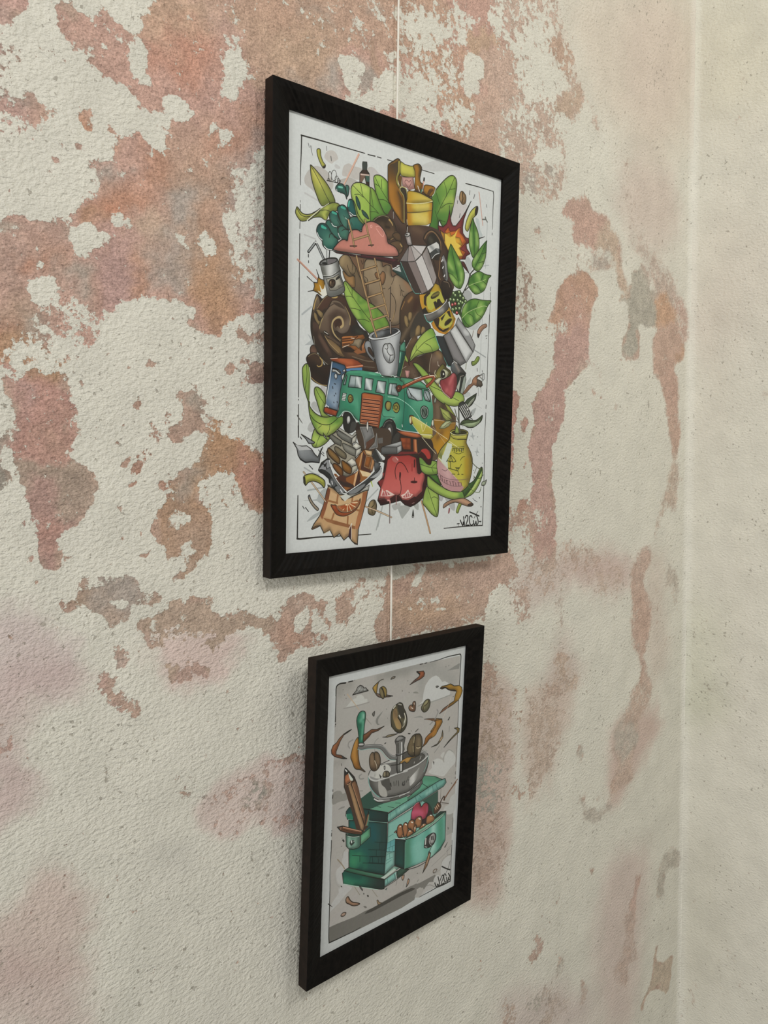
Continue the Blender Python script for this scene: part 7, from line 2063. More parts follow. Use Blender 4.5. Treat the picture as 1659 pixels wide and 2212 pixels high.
F|a3b56a|2729 3448 2773 3383 2757 3461 2668 3577 2632 3602 2525 3683 2613 3589|0||1|
F|b08c70|2155 3792 2171 3755 2258 3720 2381 3704 2489 3701 2573 3736 2639 3774 2612 3796 2538 3793 2437 3764 2347 3742 2259 3758 2164 3801|1|4a3a2c|1.2|
F|4a382c|2547 3780 2592 3763 2639 3774 2612 3796 2557 3794|1|33302b|0.8|
F|96a64e|2401 3762 2446 3767 2413 3827 2396 3865 2369 3863 2364 3838|1|55602c|1.1|
F|a3a044|2240 2948 2265 2928 2335 2917 2442 2918 2506 2935 2525 2960 2501 3037 2502 3075 2559 3151 2599 3227 2607 3304 2597 3407 2556 3535 2521 3579 2432 3622 2271 3612 2148 3565 2076 3464 2046 3340 2051 3229 2099 3142 2217 3041 2233 3010|1|33302b|1.4|b0a844 2067 3216 2455 3278
S|6e5a24|2520 3075 2561 3183 2575 3311 2544 3471|13|0.75
S|b0aa3a|2364 3215 2442 3406|16|0.7
S|a3841f|2509 3266 2515 3406|8|0.7
F|b7bdb0|2200 3067 2271 3084 2272 3116 2239 3191 2207 3278 2219 3372 2122 3297 2068 3241 2136 3204|0||1|
S|b7bdb4|2170 3204 2190 3278|10|0.6
F|8e8c4c|2183 3079 2099 3148 2059 3223 2112 3260 2134 3167|0||1|
S|5f6a34|2084 3204 2137 3241|5|0.6
F|ad8a8a|2051 3241 2122 3297 2228 3378 2355 3468 2429 3533 2476 3578 2432 3622 2271 3612 2148 3565 2076 3464 2046 3340|0||1|a98384 2106 3340 2287 3562
S|c0a2a0|2176 3372 2230 3441|9|0.6
L|b9b49a|2060 3235 2228 3372 2355 3474|1.2|1.2
L|cfcaa8|2217 3048 2442 3158|1.2|1.2
F|3d3a1c|2266 2947 2336 2930 2442 2930 2497 2945 2489 2967 2390 2973 2320 2977 2257 2960|1|33302b|0.8|
L|c5c69a|2240 2954 2293 2978 2391 2982 2516 2967|2|2
F|b0ab50|2240 2966 2293 2984 2400 2985 2516 2970 2500 3024 2357 3033 2286 3022 2250 2997|0|55521f|0.8|
L|3a3818|2357 3034 2496 3027|1.8|1.8
L|3f4a20|2271 3109 2342 3118 2467 3107|1|1
L|3f4a20|2281 3128 2361 3133 2468 3126|1|1
L|2f3818|2290 3134 2286 3159|2.2|2.2
L|2f3818|2316 3138 2313 3164|2.2|2.2
L|2f3818|2343 3134 2340 3169|2.2|2.2
L|2f3818|2370 3137 2366 3159|2.2|2.2
L|2f3818|2396 3133 2393 3163|2.2|2.2
L|2f3818|2423 3137 2420 3168|2.2|2.2
L|2f3818|2450 3133 2446 3158|2.2|2.2
L|3f4a20|2300 3178 2381 3193 2460 3171|1|1
L|39431f|2249 3210 2190 3278|1.4|1.4
L|39431f|2249 3210 2242 3278|1.4|1.4
L|39431f|2253 3209 2286 3278|1.4|1.4
L|39431f|2257 3209 2312 3247 2339 3278|1.4|1.4
L|39431f|2190 3278 2216 3272 2243 3285 2268 3275 2295 3285 2339 3278|1.4|1.4
L|39431f|2251 3278 2254 3350|1.4|1.4
L|39431f|2219 3353 2280 3366 2370 3386|1.4|1.4
L|39431f|2370 3386 2430 3310|1.4|1.4
L|39431f|2333 3348 2395 3351|1.4|1.4
L|39431f|2337 3348 2360 3367|1.4|1.4
L|39431f|2374 3386 2384 3418|1.4|1.4
L|39431f|2351 3367 2386 3354|1.4|1.4
L|4a4a20|2410 3266 2436 3234 2480 3221|1.3|1.3
L|4a4a20|2282 3420 2327 3423|1.3|1.3
L|4a4a20|2371 3427 2398 3424|1.3|1.3
L|4a4a20|2434 3425 2461 3428|1.3|1.3
L|6a5456|2074 3409 2144 3453 2285 3484 2445 3489 2545 3478|1|1
L|6a5456|2084 3471 2181 3523 2305 3557 2430 3559|1|1
L|6a5456|2124 3366 2176 3385 2210 3367|1.2|1.2
L|6a4c4e|2100 3440 2112 3478|1.8|1.8
L|6a4c4e|2127 3459 2138 3497|1.8|1.8
L|6a4c4e|2162 3479 2174 3516|1.8|1.8
L|6a4c4e|2197 3492 2209 3529|1.8|1.8
L|6a4c4e|2250 3499 2262 3537|1.8|1.8
L|6a4c4e|2299 3512 2311 3550|1.8|1.8
L|6a4c4e|2339 3519 2351 3557|1.8|1.8
L|6a4c4e|2383 3520 2396 3558|1.8|1.8
L|6a4c4e|2428 3514 2440 3553|1.8|1.8
L|6a4c4e|2100 3437 2135 3443|1.2|1.2
L|6a4c4e|2188 3488 2223 3494|1.2|1.2
L|6a4c4e|2285 3506 2321 3511|1.2|1.2
L|6a4c4e|2374 3517 2410 3522|1.2|1.2
L|46501f|2570 3196 2601 3286 2678 3344 2725 3364|1.6|1.6
L|46501f|2678 3350 2643 3415|1.2|1.2
L|3f4a22|2635 3447 2664 3480 2627 3479|1.4|1.4
L|5a6a3c|2537 3516 2567 3575 2652 3628 2736 3637 2762 3579|1.4|1.4
F|98a28c|2771 3559 2778 3520 2825 3508 2853 3495 2827 3554|1|33302b|1|
L|3f4a22|2736 3637 2754 3605|1.6|1.6
L|3f4a22|2636 3466 2739 3474 2794 3436|1.3|1.3
L|55565a|2627 3705 2665 3736|1.3|1.3
L|55565a|2670 3733 2703 3750|1.3|1.3
L|333333|2739 3702 2741 3704|2.6|2.6
L|333333|2769 3808 2771 3810|2.6|2.6
L|4f5248|2390 2951 2372 2838 2362 2682|4|4
L|4f5248|2368 2838 2330 2764 2301 2691|2.2|2.2
F|9fa75c|2063 2676 2119 2698 2206 2726 2261 2804 2226 2818 2175 2826 2122 2790|0|55602c|1|
L|4a5528|2120 2741 2208 2794 2287 2816|1|1
F|a9b089|2070 2915 2107 2871 2166 2832 2227 2827 2262 2835 2211 2886 2143 2913|0|5f6a44|1|
L|4a5528|2134 2895 2227 2842 2288 2822|0.9|0.9
L|5a5244|2226 2805 2323 2827 2359 2838|1.4|1.4
L|8a7a5a|2176 2859 2324 2846|1.2|1.2
F|8a9c50|2310 2959 2317 2915 2333 2870 2370 2913 2381 2963 2346 2967|0|33302b|1|
F|42503a|2449 2616 2501 2569 2644 2499 2628 2563 2576 2629 2514 2669|0|33302b|1.2|
F|a9b29c|2486 2645 2556 2579 2618 2532 2610 2577 2522 2657|0|33302b|0.8|
F|4c5c3c|2391 2863 2421 2824 2491 2797 2564 2807 2647 2804 2710 2770 2752 2746 2740 2801 2695 2841 2604 2888 2513 2891 2449 2867|1|33302b|1.3|
F|9fb08a|2404 2862 2484 2844 2584 2835 2675 2816 2730 2782 2704 2834 2622 2881 2540 2890 2458 2873|0|3c4a2c|0.8|
F|9fa84e|2134 2630 2221 2669 2303 2759 2321 2777 2259 2748 2188 2708|0|33302b|0.9|
F|3c3e3c|2353 2664 2369 2626 2421 2601 2467 2621 2505 2664 2570 2724 2572 2762 2536 2782 2474 2810 2427 2761|0|33302b|1.5|
L|b9bab6|2375 2669 2435 2736 2482 2787|2|2
L|b9bab6|2399 2658 2464 2728 2503 2778|2|2
L|b9bab6|2424 2647 2492 2721 2525 2768|2|2
L|b9bab6|2449 2636 2521 2713 2546 2759|2|2
L|b9bab6|2473 2625 2550 2706 2568 2749|2|2
L|3a3a3a|2362 2670 2427 2748 2464 2797|1.2|1.2
F|c0c2be|2487 2677 2505 2670 2524 2688 2515 2707 2488 2702|1|33302b|1.2|
L|4a4a48|2554 2782 2587 2797|2|2
L|2d302f|306 1293 385 1195|5.4|5.4
L|8f9392|309 1288 385 1192|2.6|2.6
L|2d302f|388 1192 418 1233 505 1366|5.4|5.4
L|9a9d9c|398 1200 431 1252 498 1362|2.4|2.4
L|b9bbb9|378 1193 404 1189|3|3
L|2c2c2c|305 1319 305 1343|1.7|1.7
L|2c2c2c|307 1376 308 1396|1.4|1.4
F|8b8d8b|433 1388 452 1358 511 1326 577 1307 637 1303 658 1332 665 1363 683 1408 687 1456 715 1516 737 1599 649 1659 529 1669 480 1496 466 1461 446 1401|1|33302b|1.3|777977 460 1446 686 1413
S|c5c6c3|565 1399 552 1475|10|0.8
S|55564f|472 1424 500 1493|6|0.7
S|4c4b45|665 1373 679 1403|5|0.6
S|5a5a55|555 1650 716 1596|9|0.5
F|7a7c7a|439 1387 471 1350 537 1322 617 1309 644 1318 617 1343 551 1372 479 1391|1|33302b|1.1|
F|6b6668|538 1371 537 1335 590 1316 630 1315 604 1345|1||1|
L|2a2c2c|505 1366 472 1374 518 1377|3|3
L|33332f|480 1496 566 1484 639 1441 686 1407|1.3|1.3
L|c0c1bd|483 1488 566 1476 632 1437|1|1
F|a39f90|513 1518 599 1489 666 1450 694 1508 719 1558 635 1607 561 1620|0|55524a|0.9|
F|4d3a2a|544 1556 560 1522 593 1509 620 1518 621 1556 594 1586 564 1590|1|33302b|1.2|
L|8a7458|567 1537 581 1572|3|3
L|1f1712|600 1516 580 1551 581 1582|1.4|1.4
L|3f3c36|633 1506 674 1479|2.6|2.6
L|3f3c36|637 1495 667 1469|2.6|2.6
L|6a665c|658 1567 705 1544|1.8|1.8
L|6a665c|662 1579 702 1561|1.8|1.8
L|2d302f|519 1332 521 1374|2|2
L|b88f7e|184 1385 422 1541|4|4
L|7a5c4e|190 1394 409 1543|0.9|0.9
F|a57c22|370 1569 409 1567 421 1510 448 1527 487 1532 508 1598 529 1669 450 1679 410 1658 365 1648 377 1605|0|33302b|1.2|
F|c6c5bb|435 1576 469 1624 488 1611 501 1567 529 1669 476 1686 410 1637 456 1652|0||1|
L|33302b|293 1526 344 1557 377 1574|1.8|1
L|33302b|398 1445 428 1509|1.2|2.4
L|33302b|304 1664 365 1646|1|2.2
L|232220|2585 3863 2662 3889 2740 3916|3|3
L|232220|2719 3862 2690 3896 2659 3937|1.4|1.4
L|232220|2383 3991 2418 3989|2|2
L|232220|2405 3990 2409 4019|0.8|0.8
L|232220|2745 3982 2778 3981|2|2
L|232220|2772 3981 2773 4002|0.8|0.8
L|232220|2433 3950 2452 3983 2474 4013 2482 3991 2484 3975 2501 4017 2498 3972 2484 3913|2.8|2.8
L|232220|2512 3928 2526 3904 2552 3909 2553 3949 2535 3993 2524 4019 2551 4015 2582 4018|2.8|2.8
L|232220|2626 3926 2607 3908 2584 3918 2581 3963 2597 4006 2621 4020 2648 4005|2.8|2.8
L|232220|2649 3966 2657 3999 2672 4018 2687 3994 2692 3978 2704 4016 2725 4006 2729 3977 2715 3937 2700 3913|2.8|2.8"""
ART_SMALL = """F|a3a19c|189 176 261 166 447 167 638 163 972 162 1360 158 1774 174 2044 175 2060 641 2076 1202 2074 1765 2048 2327 2058 2825 1956 2892 1526 2900 980 2910 575 2908 211 2884 196 2671 186 1968 179 1231 177 747 175 268|0||1|a8a5a0 205 274 1476 2692
S|8d8b85|237 201 317 201 364 204|14|0.5
S|8d8b85|218 218 234 273|10|0.4
S|8c8a84|767 205 987 201 1184 219|12|0.6
S|8b8b86|905 182 1129 177 1362 179 1604 191|12|0.6
S|8f908c|1450 313 1528 282 1738 331 1916 451|22|0.5
S|8f908c|1406 385 1445 507|14|0.4
S|8f8c86|120 988 252 996 305 983|10|0.4
S|8f8d87|793 696 1015 713|14|0.3
F|878783|1834 318 1914 297 2033 264 2047 272 2038 330 1933 324|0||1|
F|b3b4af|314 432 346 410 385 376 425 363 453 364 458 344 485 333 527 339 556 368 564 391 607 400 615 434 539 439|0||1|
L|8f8d88|287 437 429 446 637 444|2|2
F|b6b8b5|1389 622 1443 598 1454 509 1480 422 1534 369 1589 345 1647 340 1698 370 1753 433 1804 436 1857 464 1896 536 1901 608 1799 618 1665 626 1574 625|0||1|
L|8f8e89|1374 641 1437 626|3|3
L|929490|1575 637 1716 630 1919 618|2.4|2.4
F|b5b6b3|1593 1462 1648 1418 1645 1370 1684 1332 1751 1335 1822 1374 1850 1411 1854 1340 1902 1292 1936 1285 2010 1337 2049 1402 2045 1462 1969 1503 1894 1556 1844 1572|1||1|
F|b2b2ae|1784 1316 1816 1282 1850 1285 1837 1348|1||1|
L|94948f|1849 1399 1837 1348 1884 1282 1936 1276 2009 1325|2|2
F|b4b5b1|1997 1913 2020 1865 2063 1853 2087 1940|1||1|
F|b1b2af|1880 1995 1912 1956 1964 1947 1994 1870 2045 1848 2099 1857 2097 1962 2061 2075 1991 2078 1948 2102 1925 2009|1||1|
F|9a9994|1937 2061 1991 2078 2052 2078 2068 2176 2060 2323 1955 2325|0||1|
F|8c8a84|184 1416 176 1313 205 1290 251 1290 292 1309 314 1342 354 1343 378 1420 270 1415|1||1|
F|8c8a85|263 1496 293 1480 347 1483 341 1498|1||1|
F|aeaca8|348 2125 337 2023 362 1978 395 1962 423 1977 431 2155|1||1|
F|b1b1ae|237 2214 272 2138 342 2112 348 2050 360 1979 417 1998 425 2174 369 2186 347 2229 368 2332 492 2411 477 2431 398 2465 313 2522 197 2572 209 2495 308 2405 297 2337 255 2284|0||1|
S|98958f|243 2191 272 2303 313 2343|4|0.6
F|716f69|196 2737 298 2741 541 2762 691 2757 794 2764 1145 2745 1329 2739 1478 2739 1485 2854 1452 2926 1248 2944 977 2938 717 2933 516 2929 305 2912 199 2911|0||1|7c7a74 303 2853 1428 2832
F|4a4843|688 2785 734 2767 880 2764 1101 2755 1283 2756 1405 2764 1454 2786 1435 2800 1239 2795 1058 2800 796 2805 710 2794|1||1|
S|8a8780|225 2884 466 2908 632 2925|8|0.4
F|7b7a74|1340 2732 1536 2752 1782 2745 1806 2776 1764 2826 1688 2808 1630 2841 1609 2860 1539 2807 1496 2812|0||1|
F|a3a19c|1457 2894 1498 2845 1555 2824 1593 2838 1588 2879 1547 2928|1||1|
F|acaba7|1630 2841 1687 2803 1749 2820 1789 2863 1800 2905 1724 2909 1649 2902 1562 2934 1588 2885|0||1|
L|8c8a85|1644 2830 1712 2845 1800 2905|2|2
F|b4b4b1|1885 2804 1879 2714 1904 2630 1980 2596 2051 2598 2065 2815 2064 2915 1923 2918 1807 2908 1763 2815 1791 2770 1836 2765|1||1|
L|8d8b86|1773 2731 1879 2714|1.4|1.4
L|8f8d88|1721 2619 1847 2577 1953 2542|1.6|1.6
L|8b8985|1986 2576 1981 2502 2058 2478|1.6|1.6
L|8b8985|1986 2576 2050 2587|1.6|1.6
L|908e89|1878 2703 1903 2613 1979 2584 2050 2592|1.4|1.4
F|a5a29d|1308 2557 1356 2527 1393 2534 1523 2544 1610 2526 1669 2515 1699 2509 1573 2637 1429 2659 1337 2678|0||1|
L|33312d|302 174 229 169 191 182 179 211 180 262 179 283|3.6|2.6
L|33312d|182 283 182 418 183 553|1.8|2.2
L|33312d|342 172 400 172|2.6|2.6
L|33312d|420 169 424 168|1.2|1.2
L|33312d|188 575 186 585|2.2|2.2
L|33312d|184 602 184 604|1.4|1.4
L|33312d|184 509 184 555|2.2|2.2
L|33312d|188 574 186 587|2.2|2.2
L|33312d|181 1261 182 1278|1.6|1.6
L|33312d|182 1320 181 1346|2|2
L|33312d|1377 167 1425 168|1.8|1.8
L|33312d|1453 167 1485 167|2.2|2.2
L|33312d|1537 169 1685 165 1836 154 2043 157|1.2|3
L|33312d|2034 156 2057 173 2062 239 2056 531|3|2.2
L|33312d|2056 711 2058 868 2063 1033|1.8|1.4
L|33312d|2060 919 2061 1040|1.3|1.3
L|33312d|2067 1120 2063 1284 2061 1435 2062 1515|1.4|1
L|33312d|2060 1573 2059 1606|1.4|1.4
L|33312d|2060 1643 2060 1659|1.6|1.6
L|33312d|181 1259 180 1277|1.6|1.6
L|33312d|183 1318 181 1351|2.2|2.2
L|33312d|185 1690 184 1698|1.4|1.4
L|33312d|184 1719 183 1751|2|2
L|33312d|185 1797 185 1928 181 2066|2.2|1.4
L|33312d|2052 2134 2058 2322|0.9|0.9
L|33312d|2058 2415 2062 2541 2059 2697|1.3|1.3
L|33312d|182 1917 180 2168 186 2296 187 2486 190 2677 192 2838 199 2905|1.3|2.6
L|33312d|199 2908 329 2915 516 2922 632 2918|3.2|1.2
L|33312d|170 2473 226 2527|2.4|1
L|33312d|2058 2478 2059 2612 2063 2836 2065 2926|1.3|2.4
L|33312d|2065 2926 2002 2925 1885 2915 1770 2921 1532 2925|3.2|1.4
L|5a5853|271 238 273 240|1.6|1.6
L|5a5853|293 297 295 300|1.6|1.6
L|5a5853|314 336 317 338|1.6|1.6
L|5a5853|1115 416 1119 419|1.6|1.6
L|5a5853|912 673 915 676|1.6|1.6
L|5a5853|888 569 891 572|1.6|1.6
F|a6a7a3|403 319 449 284 468 250 501 236 537 253 559 278 580 277 595 296 616 313 533 316|0|33312d|1.6|
L|45423e|455 264 491 316|1|1
L|45423e|475 252 505 318|1|1
L|45423e|492 247 523 316|1|1
L|45423e|509 242 540 315|1|1
L|45423e|456 285 464 318|1|1
L|45423e|537 264 554 315|1|1
L|45423e|436 302 444 319|1|1
L|33312d|403 319 492 318 617 316|2|2
L|b39f86|331 297 413 392 500 495|2.6|1.6
L|8d8578|603 608 677 690|1.4|1.4
F|a98a42|680 307 689 287 755 251 750 283 739 362 748 385 718 363|1|33312d|1.4|
L|55503f|752 253 791 236 834 233|2.8|1.2
F|7a6558|726 370 784 387 808 430 749 401|1|33312d|1|
F|5f5248|866 436 887 413 978 444 918 443|0|33312d|1|
F|7c7150|779 359 781 326 802 314 825 335 850 394 852 438 830 445 800 417|1|33312d|1.3|
F|9a8548|802 314 831 311 869 338 885 379 880 422 863 438 841 371 817 328|1|33312d|1.3|
L|2f2a22|806 326 837 370 851 427|2|2
F|7a7266|938 255 952 238 981 230 1004 237 989 251|1|33312d|1|
F|7f7f7a|741 677 753 636 795 607 838 583 803 625 776 657 778 702 801 718 765 715|1||1|
F|6f6c66|686 583 703 565 721 561 713 611|1|33312d|1|
F|2f7a60|470 595 482 555 508 524 543 518 578 531 593 558 592 612 584 664 580 716 578 824 579 916 568 902 518 885 506 780 489 695 476 650|1|33312d|1.6|
S|6aa48c|551 549 546 591 520 628|6|0.8
S|a8c2b5|566 563 567 595|3|0.6
S|1f5a46|486 641 529 673|6|0.7
S|6aa88e|562 637 559 711 550 817|4|0.7
S|20604c|518 729 523 837|4|0.6
F|9a5f3a|403 683 352 698 306 714 262 767 237 813 207 869 208 900 275 923 317 954 355 980 304 967 236 939 182 910 148 875 143 837 164 795 209 775 241 741 299 707 359 689|0|33312d|1.4|a87a55 167 869 293 716
S|6a4a3a|215 902 289 937|4|0.7
L|3d3a36|403 683 359 700 300 718|2.6|1.6
F|3a3835|275 925 355 980 297 962|0||1|
F|a87a38|500 792 460 819 429 881 411 941 406 982 429 1031 459 1098 488 1127 545 1148 617 1189 558 1129 535 1085 517 1011 507 944 512 902|1|33312d|1.5|94652a 475 839 501 1115
S|b98f45|474 828 452 940 470 1025|7|0.5
F|4c4033|545 1148 550 1122 617 1189 596 1186|0||1|
F|7a5238|569 781 625 767 687 746 760 763 868 752 782 782 689 787 655 817 587 855 572 852|0|33312d|1.4|8a5a3a 585 822 724 763
L|55483c|767 767 868 752|1.6|0.8
L|8b8985|428 798 378 810 366 845 388 876|3.4|3.4
L|8b8a86|790 866 752 884 731 912|2|2
L|8b8985|741 969 743 1003|2|2
L|8b8a86|565 1202 534 1215 549 1247 599 1258|3.6|3.6
L|8b8a86|534 1373 591 1389|2|2
F|8a7d60|849 869 890 876 933 864 993 872 1073 883 1009 890 920 888|0|33312d|1.2|
L|333333|886 949 901 945|2.4|2.4
L|8a8a86|596 609 677 687|1.2|1.2
L|4d4a45|283 1014 287 1037|1.4|1.4
F|59543f|961 677 968 612 1000 569 1051 546 1088 540 1128 562 1154 618 1188 676 1212 755 1204 826 1161 873 1100 882 1045 852 982 793|1|33312d|1.8|
F|8a7450|995 612 1031 592 1056 631 1067 700 1109 766 1127 815 1105 843 1051 814 1017 745 991 684|1||1|
S|a58d5c|1040 750 1081 821|8|0.7
S|6a5740|1018 623 1043 673|5|0.6
F|3d3a33|1052 563 1097 561 1138 615 1165 677 1160 732 1129 714 1079 647|1||1|
F|8c8a7c|1164 665 1196 740 1187 794 1166 823 1155 776 1176 735|1||1|
L|c5c3b5|1165 677 1183 726 1171 779|2.6|2.6
L|c5c3b5|993 584 1022 562|3|3
L|c5c4bd|1085 682 1106 714|3|3
L|2c2822|1067 700 1116 762 1135 816 1129 860|2.4|2.4
L|b5b1a0|1143 829 1165 812|2|2
L|9c9a92|1070 553 1113 570|3|3
L|b7b5aa|974 791 1022 841|1.4|1.4
F|6d6a50|1427 670 1453 629 1483 601 1523 590 1557 604 1571 636 1562 686 1531 721 1483 731 1446 708|1|33312d|1.5|
F|8f8a66|1456 676 1485 618 1524 603 1534 628 1487 665 1474 703|1||1|
L|5a452f|1549 608 1518 643 1471 662 1465 701|2.6|2.6
F|7a5a44|1227 622 1246 603 1277 604 1294 625 1284 589 1306 571 1331 581 1337 622 1329 686 1265 673 1237 652|1|33312d|1.4|
S|9a7a60|1255 628 1272 643|4|0.7
L|d0c8bc|1275 635 1296 653|2|2
L|c0b8ac|1311 589 1316 607|2|2
F|9c5c3a|1330 238 1382 247 1438 251 1460 281 1450 313 1403 333 1340 345 1232 369 1308 327 1369 305 1384 279 1351 259|0|33312d|1.6|aa6c48 1414 262 1340 339
F|5a4640|1232 369 1292 336 1362 320 1340 342|0||1|
L|2c2622|1334 242 1375 274|4|4
F|a5802e|1724 503 1756 486 1833 489 1901 484 1964 520 2052 533 2098 563 2115 609 2088 670 2047 709 1962 740 1860 766 1735 802 1791 758 1891 725 1976 701 1989 638 2012 595 1967 568 1880 551 1817 515 1759 519|0|33312d|1.6|9a7324 1921 529 2021 710
S|b8923c|2053 542 2084 609 2045 685|7|0.6
F|7a5642|1735 802 1808 756 1892 732 1926 727 1860 766|0||1|
S|8a5a26|1817 503 1895 530 1966 550|5|0.6
L|33261e|1732 505 1809 511 1880 551 1994 585|3.4|3.4
F|a87a34|1597 979 1636 948 1667 914 1673 880 1605 853 1563 826 1489 813 1562 823 1688 848 1782 874 1785 922 1745 955 1715 1006 1658 1029|0|33312d|1.4|
S|b98e42|1766 882 1736 941|5|0.6
F|6a5240|1489 813 1562 823 1663 842 1715 877 1673 877 1605 853|0||1|
L|8a8986|1690 748 1708 776 1678 828 1647 862 1583 895|4|4
F|8b8b87|1310 756 1381 757 1429 762 1471 794 1414 776|1||1|
F|86867f|1285 473 1308 463 1340 466 1373 493|1||1|
F|33312e|1647 471 1671 461 1705 476 1673 488|1||1|
L|a5a39d|1655 470 1693 472|1|1
L|55524d|1896 911 1915 880|2.6|2.6
L|c3b5a5|1921 648 1875 740 1798 866|1.2|1.2
L|5a5853|1805 266 1809 269|1.8|1.8
L|5a5853|1852 264 1856 267|1.8|1.8
L|5a5853|1955 645 1960 648|1.8|1.8
L|5a5853|1194 318 1198 320|1.8|1.8
L|5a5853|1118 415 1122 417|1.8|1.8
L|5a5853|1221 452 1225 454|1.8|1.8
F|7a7266|938 254 952 237 981 231 1004 238 990 252|1|33312d|1|
L|3a3632|918 428 974 445|2|2
F|a87a32|1662 867 1780 875 1791 913 1752 964 1712 996 1698 1028 1666 1050 1584 1066 1538 1107 1474 1133 1504 1088 1517 1038 1564 1009 1628 983 1675 934 1672 893|0|33312d|1.4|9a6426 1722 892 1544 1086
S|b98d40|1696 1004 1649 1040|6|0.5
F|6a523c|1487 817 1536 819 1653 844 1671 875 1595 852 1544 823|0||1|
F|8a7a60|1798 1010 1813 1055 1812 1102 1764 1144 1715 1168 1624 1169 1723 1152 1754 1118 1785 1078|0|33312d|1.4|
F|a08a6c|1794 1080 1812 1102 1764 1138 1758 1113|0||1|
F|94804a|2002 1033 2059 1037 2096 1060 2090 1101 2030 1124 1954 1160 1838 1225 1911 1168 1995 1121 2054 1093 2052 1062|0|33312d|1.4|
L|3a3632|1837 1222 1953 1154|1.6|1.6
L|55524d|1353 925 1392 905|3|3
L|45423e|1239 920 1267 928|3|3
L|77756f|1285 900 1290 904|2|2
L|8a8986|1917 995 1912 1054|3|3
L|8a8986|1758 1185 1679 1248|2.6|2.6
F|33312e|1664 1345 1682 1361 1679 1391 1670 1370|1||1|
L|4a4844|2000 1697 2004 1700|2|2
L|45423e|1885 910 1909 886|2.6|2.6
L|7a5238|2100 1679 2054 1715 1872 1865|3.4|3.4
L|a5785a|2088 1694 1888 1857|1|1
F|34564a|560 1468 707 1422 762 1510 838 1589 921 1619 767 1623 695 1624 579 1578|0||1|
F|5f9c82|769 1680 856 1673 989 1656 1142 1662 1298 1655 1454 1595 1484 1556 1495 1477 1528 1480 1697 1532 1829 1604 1892 1646 1893 1664 1621 1642 1379 1685 1145 1708 971 1742|0|33312d|1.4|
S|4a8268|1530 1504 1699 1568 1827 1586|8|0.6
S|7ab298|1544 1467 1696 1514|6|0.6
F|679e86|695 1624 767 1623 921 1619 1066 1639 1266 1640 1270 1705 1108 1720 973 1742 769 1663|0||1|
L|2f5548|969 1673 1062 1715|1|1
L|2f5548|1082 1667 1161 1693|1|1
L|2f5548|811 1625 864 1652|1|1
F|6fa398|972 1759 1145 1720 1363 1686 1604 1637 1786 1605 1885 1608 1906 1662 1861 1698 1759 1717 1505 1763 1306 1797 1113 1831 985 1860 972 1821|0|33312d|1.4|
L|3f6f66|1018 1767 1014 1834|1.4|1.4
L|3f6f66|1093 1744 1105 1828|1.4|1.4
L|3f6f66|1146 1737 1173 1803|1.4|1.4
L|3f6f66|1254 1718 1227 1797|1.4|1.4
L|3f6f66|1395 1689 1424 1762|1.4|1.4
L|3f6f66|1460 1691 1512 1741|1.4|1.4
L|3f6f66|1596 1647 1609 1722|1.4|1.4
L|3f6f66|1670 1632 1692 1716|1.4|1.4
L|3f6f66|1728 1631 1758 1699|1.4|1.4
S|96c0b4|1148 1773 1240 1754|6|0.6
S|4f8a80|1462 1732 1543 1721|5|0.6
S|93bdb2|1583 1703 1648 1686|6|0.6
S|8ab8a8|998 1818 1073 1795|6|0.5
L|20302c|972 1753 1145 1720 1363 1686 1604 1637 1786 1605|1.6|1.6
L|20302c|1604 1640 1467 1540|1.2|1.2
F|1f4f4c|370 1547 410 1516 579 1578 695 1624 973 1742 971 1855 775 1788 672 1744 557 1703 472 1670 395 1641 368 1590|0|33312d|1.6|2b3d3a 554 1641 922 1777
F|2f7a62|371 1574 440 1590 470 1643 465 1668 402 1643 380 1615|0||1|
S|1e5a58|669 1671 773 1731|10|0.7
S|123a3a|496 1596 623 1613|6|0.6
L|8fc0b4|694 1751 850 1814 964 1856|1.8|1.8
L|8fc0b4|402 1643 472 1672|1.6|1.6
L|a5cabd|375 1581 380 1615|1|1
F|7fb0a4|982 1870 1152 1843 1354 1812 1513 1771 1769 1726 1781 1989 1651 2130 1271 2142 1184 2417 981 2350 969 2254 982 2087 984 1973|0|33312d|1|
F|3a5a4e|1513 1771 1769 1726 1777 1982 1727 1997 1624 1965 1617 1849|0||1|
F|2c4038|1599 1826 1670 1895 1692 1986 1610 1997 1574 1950|1||1|
S|578f7c|1001 1876 1115 1866|8|0.6
S|4a7f70|1153 1855 1340 1831|9|0.6
S|4e8273|1027 1930 1079 1918|7|0.5
F|5a9a9c|990 2090 1096 2085 1110 2187 1106 2394 973 2347 973 2199|0||1|88b8b0 1073 2089 995 2321
L|3f7470|979 2029 1070 2018|1.3|1.3
L|3f7470|983 2093 1096 2085|1.3|1.3
L|3f7470|978 2154 1100 2155|1.3|1.3
L|3f7470|974 2222 1100 2225|1.3|1.3
L|3f7470|974 2291 1100 2288|1.3|1.3
L|3f7470|1028 2097 1035 2145|1.3|1.3
L|3f7470|1016 2162 1019 2214|1.3|1.3
L|3f7470|1069 2157 1072 2209|1.3|1.3
L|3f7470|1004 2221 1008 2279|1.3|1.3
L|3f7470|1058 2228 1061 2275|1.3|1.3
F|1f5e52|409 1651 673 1750 972 1864 976 2085 971 2347 964 2447 686 2313 442 2186|0|33312d|1.4|2f4f4c 502 2037 932 1956
S|2a7a5a|460 2022 479 2139|12|0.8
S|3f8a64|507 2127 575 2084|12|0.7
S|1c5a60|742 1839 784 1965|14|0.7
S|20605c|571 2005 682 2099|12|0.5
S|2a4440|913 1894 909 2234|8|0.6
S|1a6060|446 1706 468 1735|6|0.8
L|163a38|794 2019 968 2082|1.4|1.4
L|163a38|703 2072 965 2167|1.4|1.4
L|163a38|721 2157 969 2243|1.4|1.4
L|163a38|518 2075 692 2141|1.4|1.4
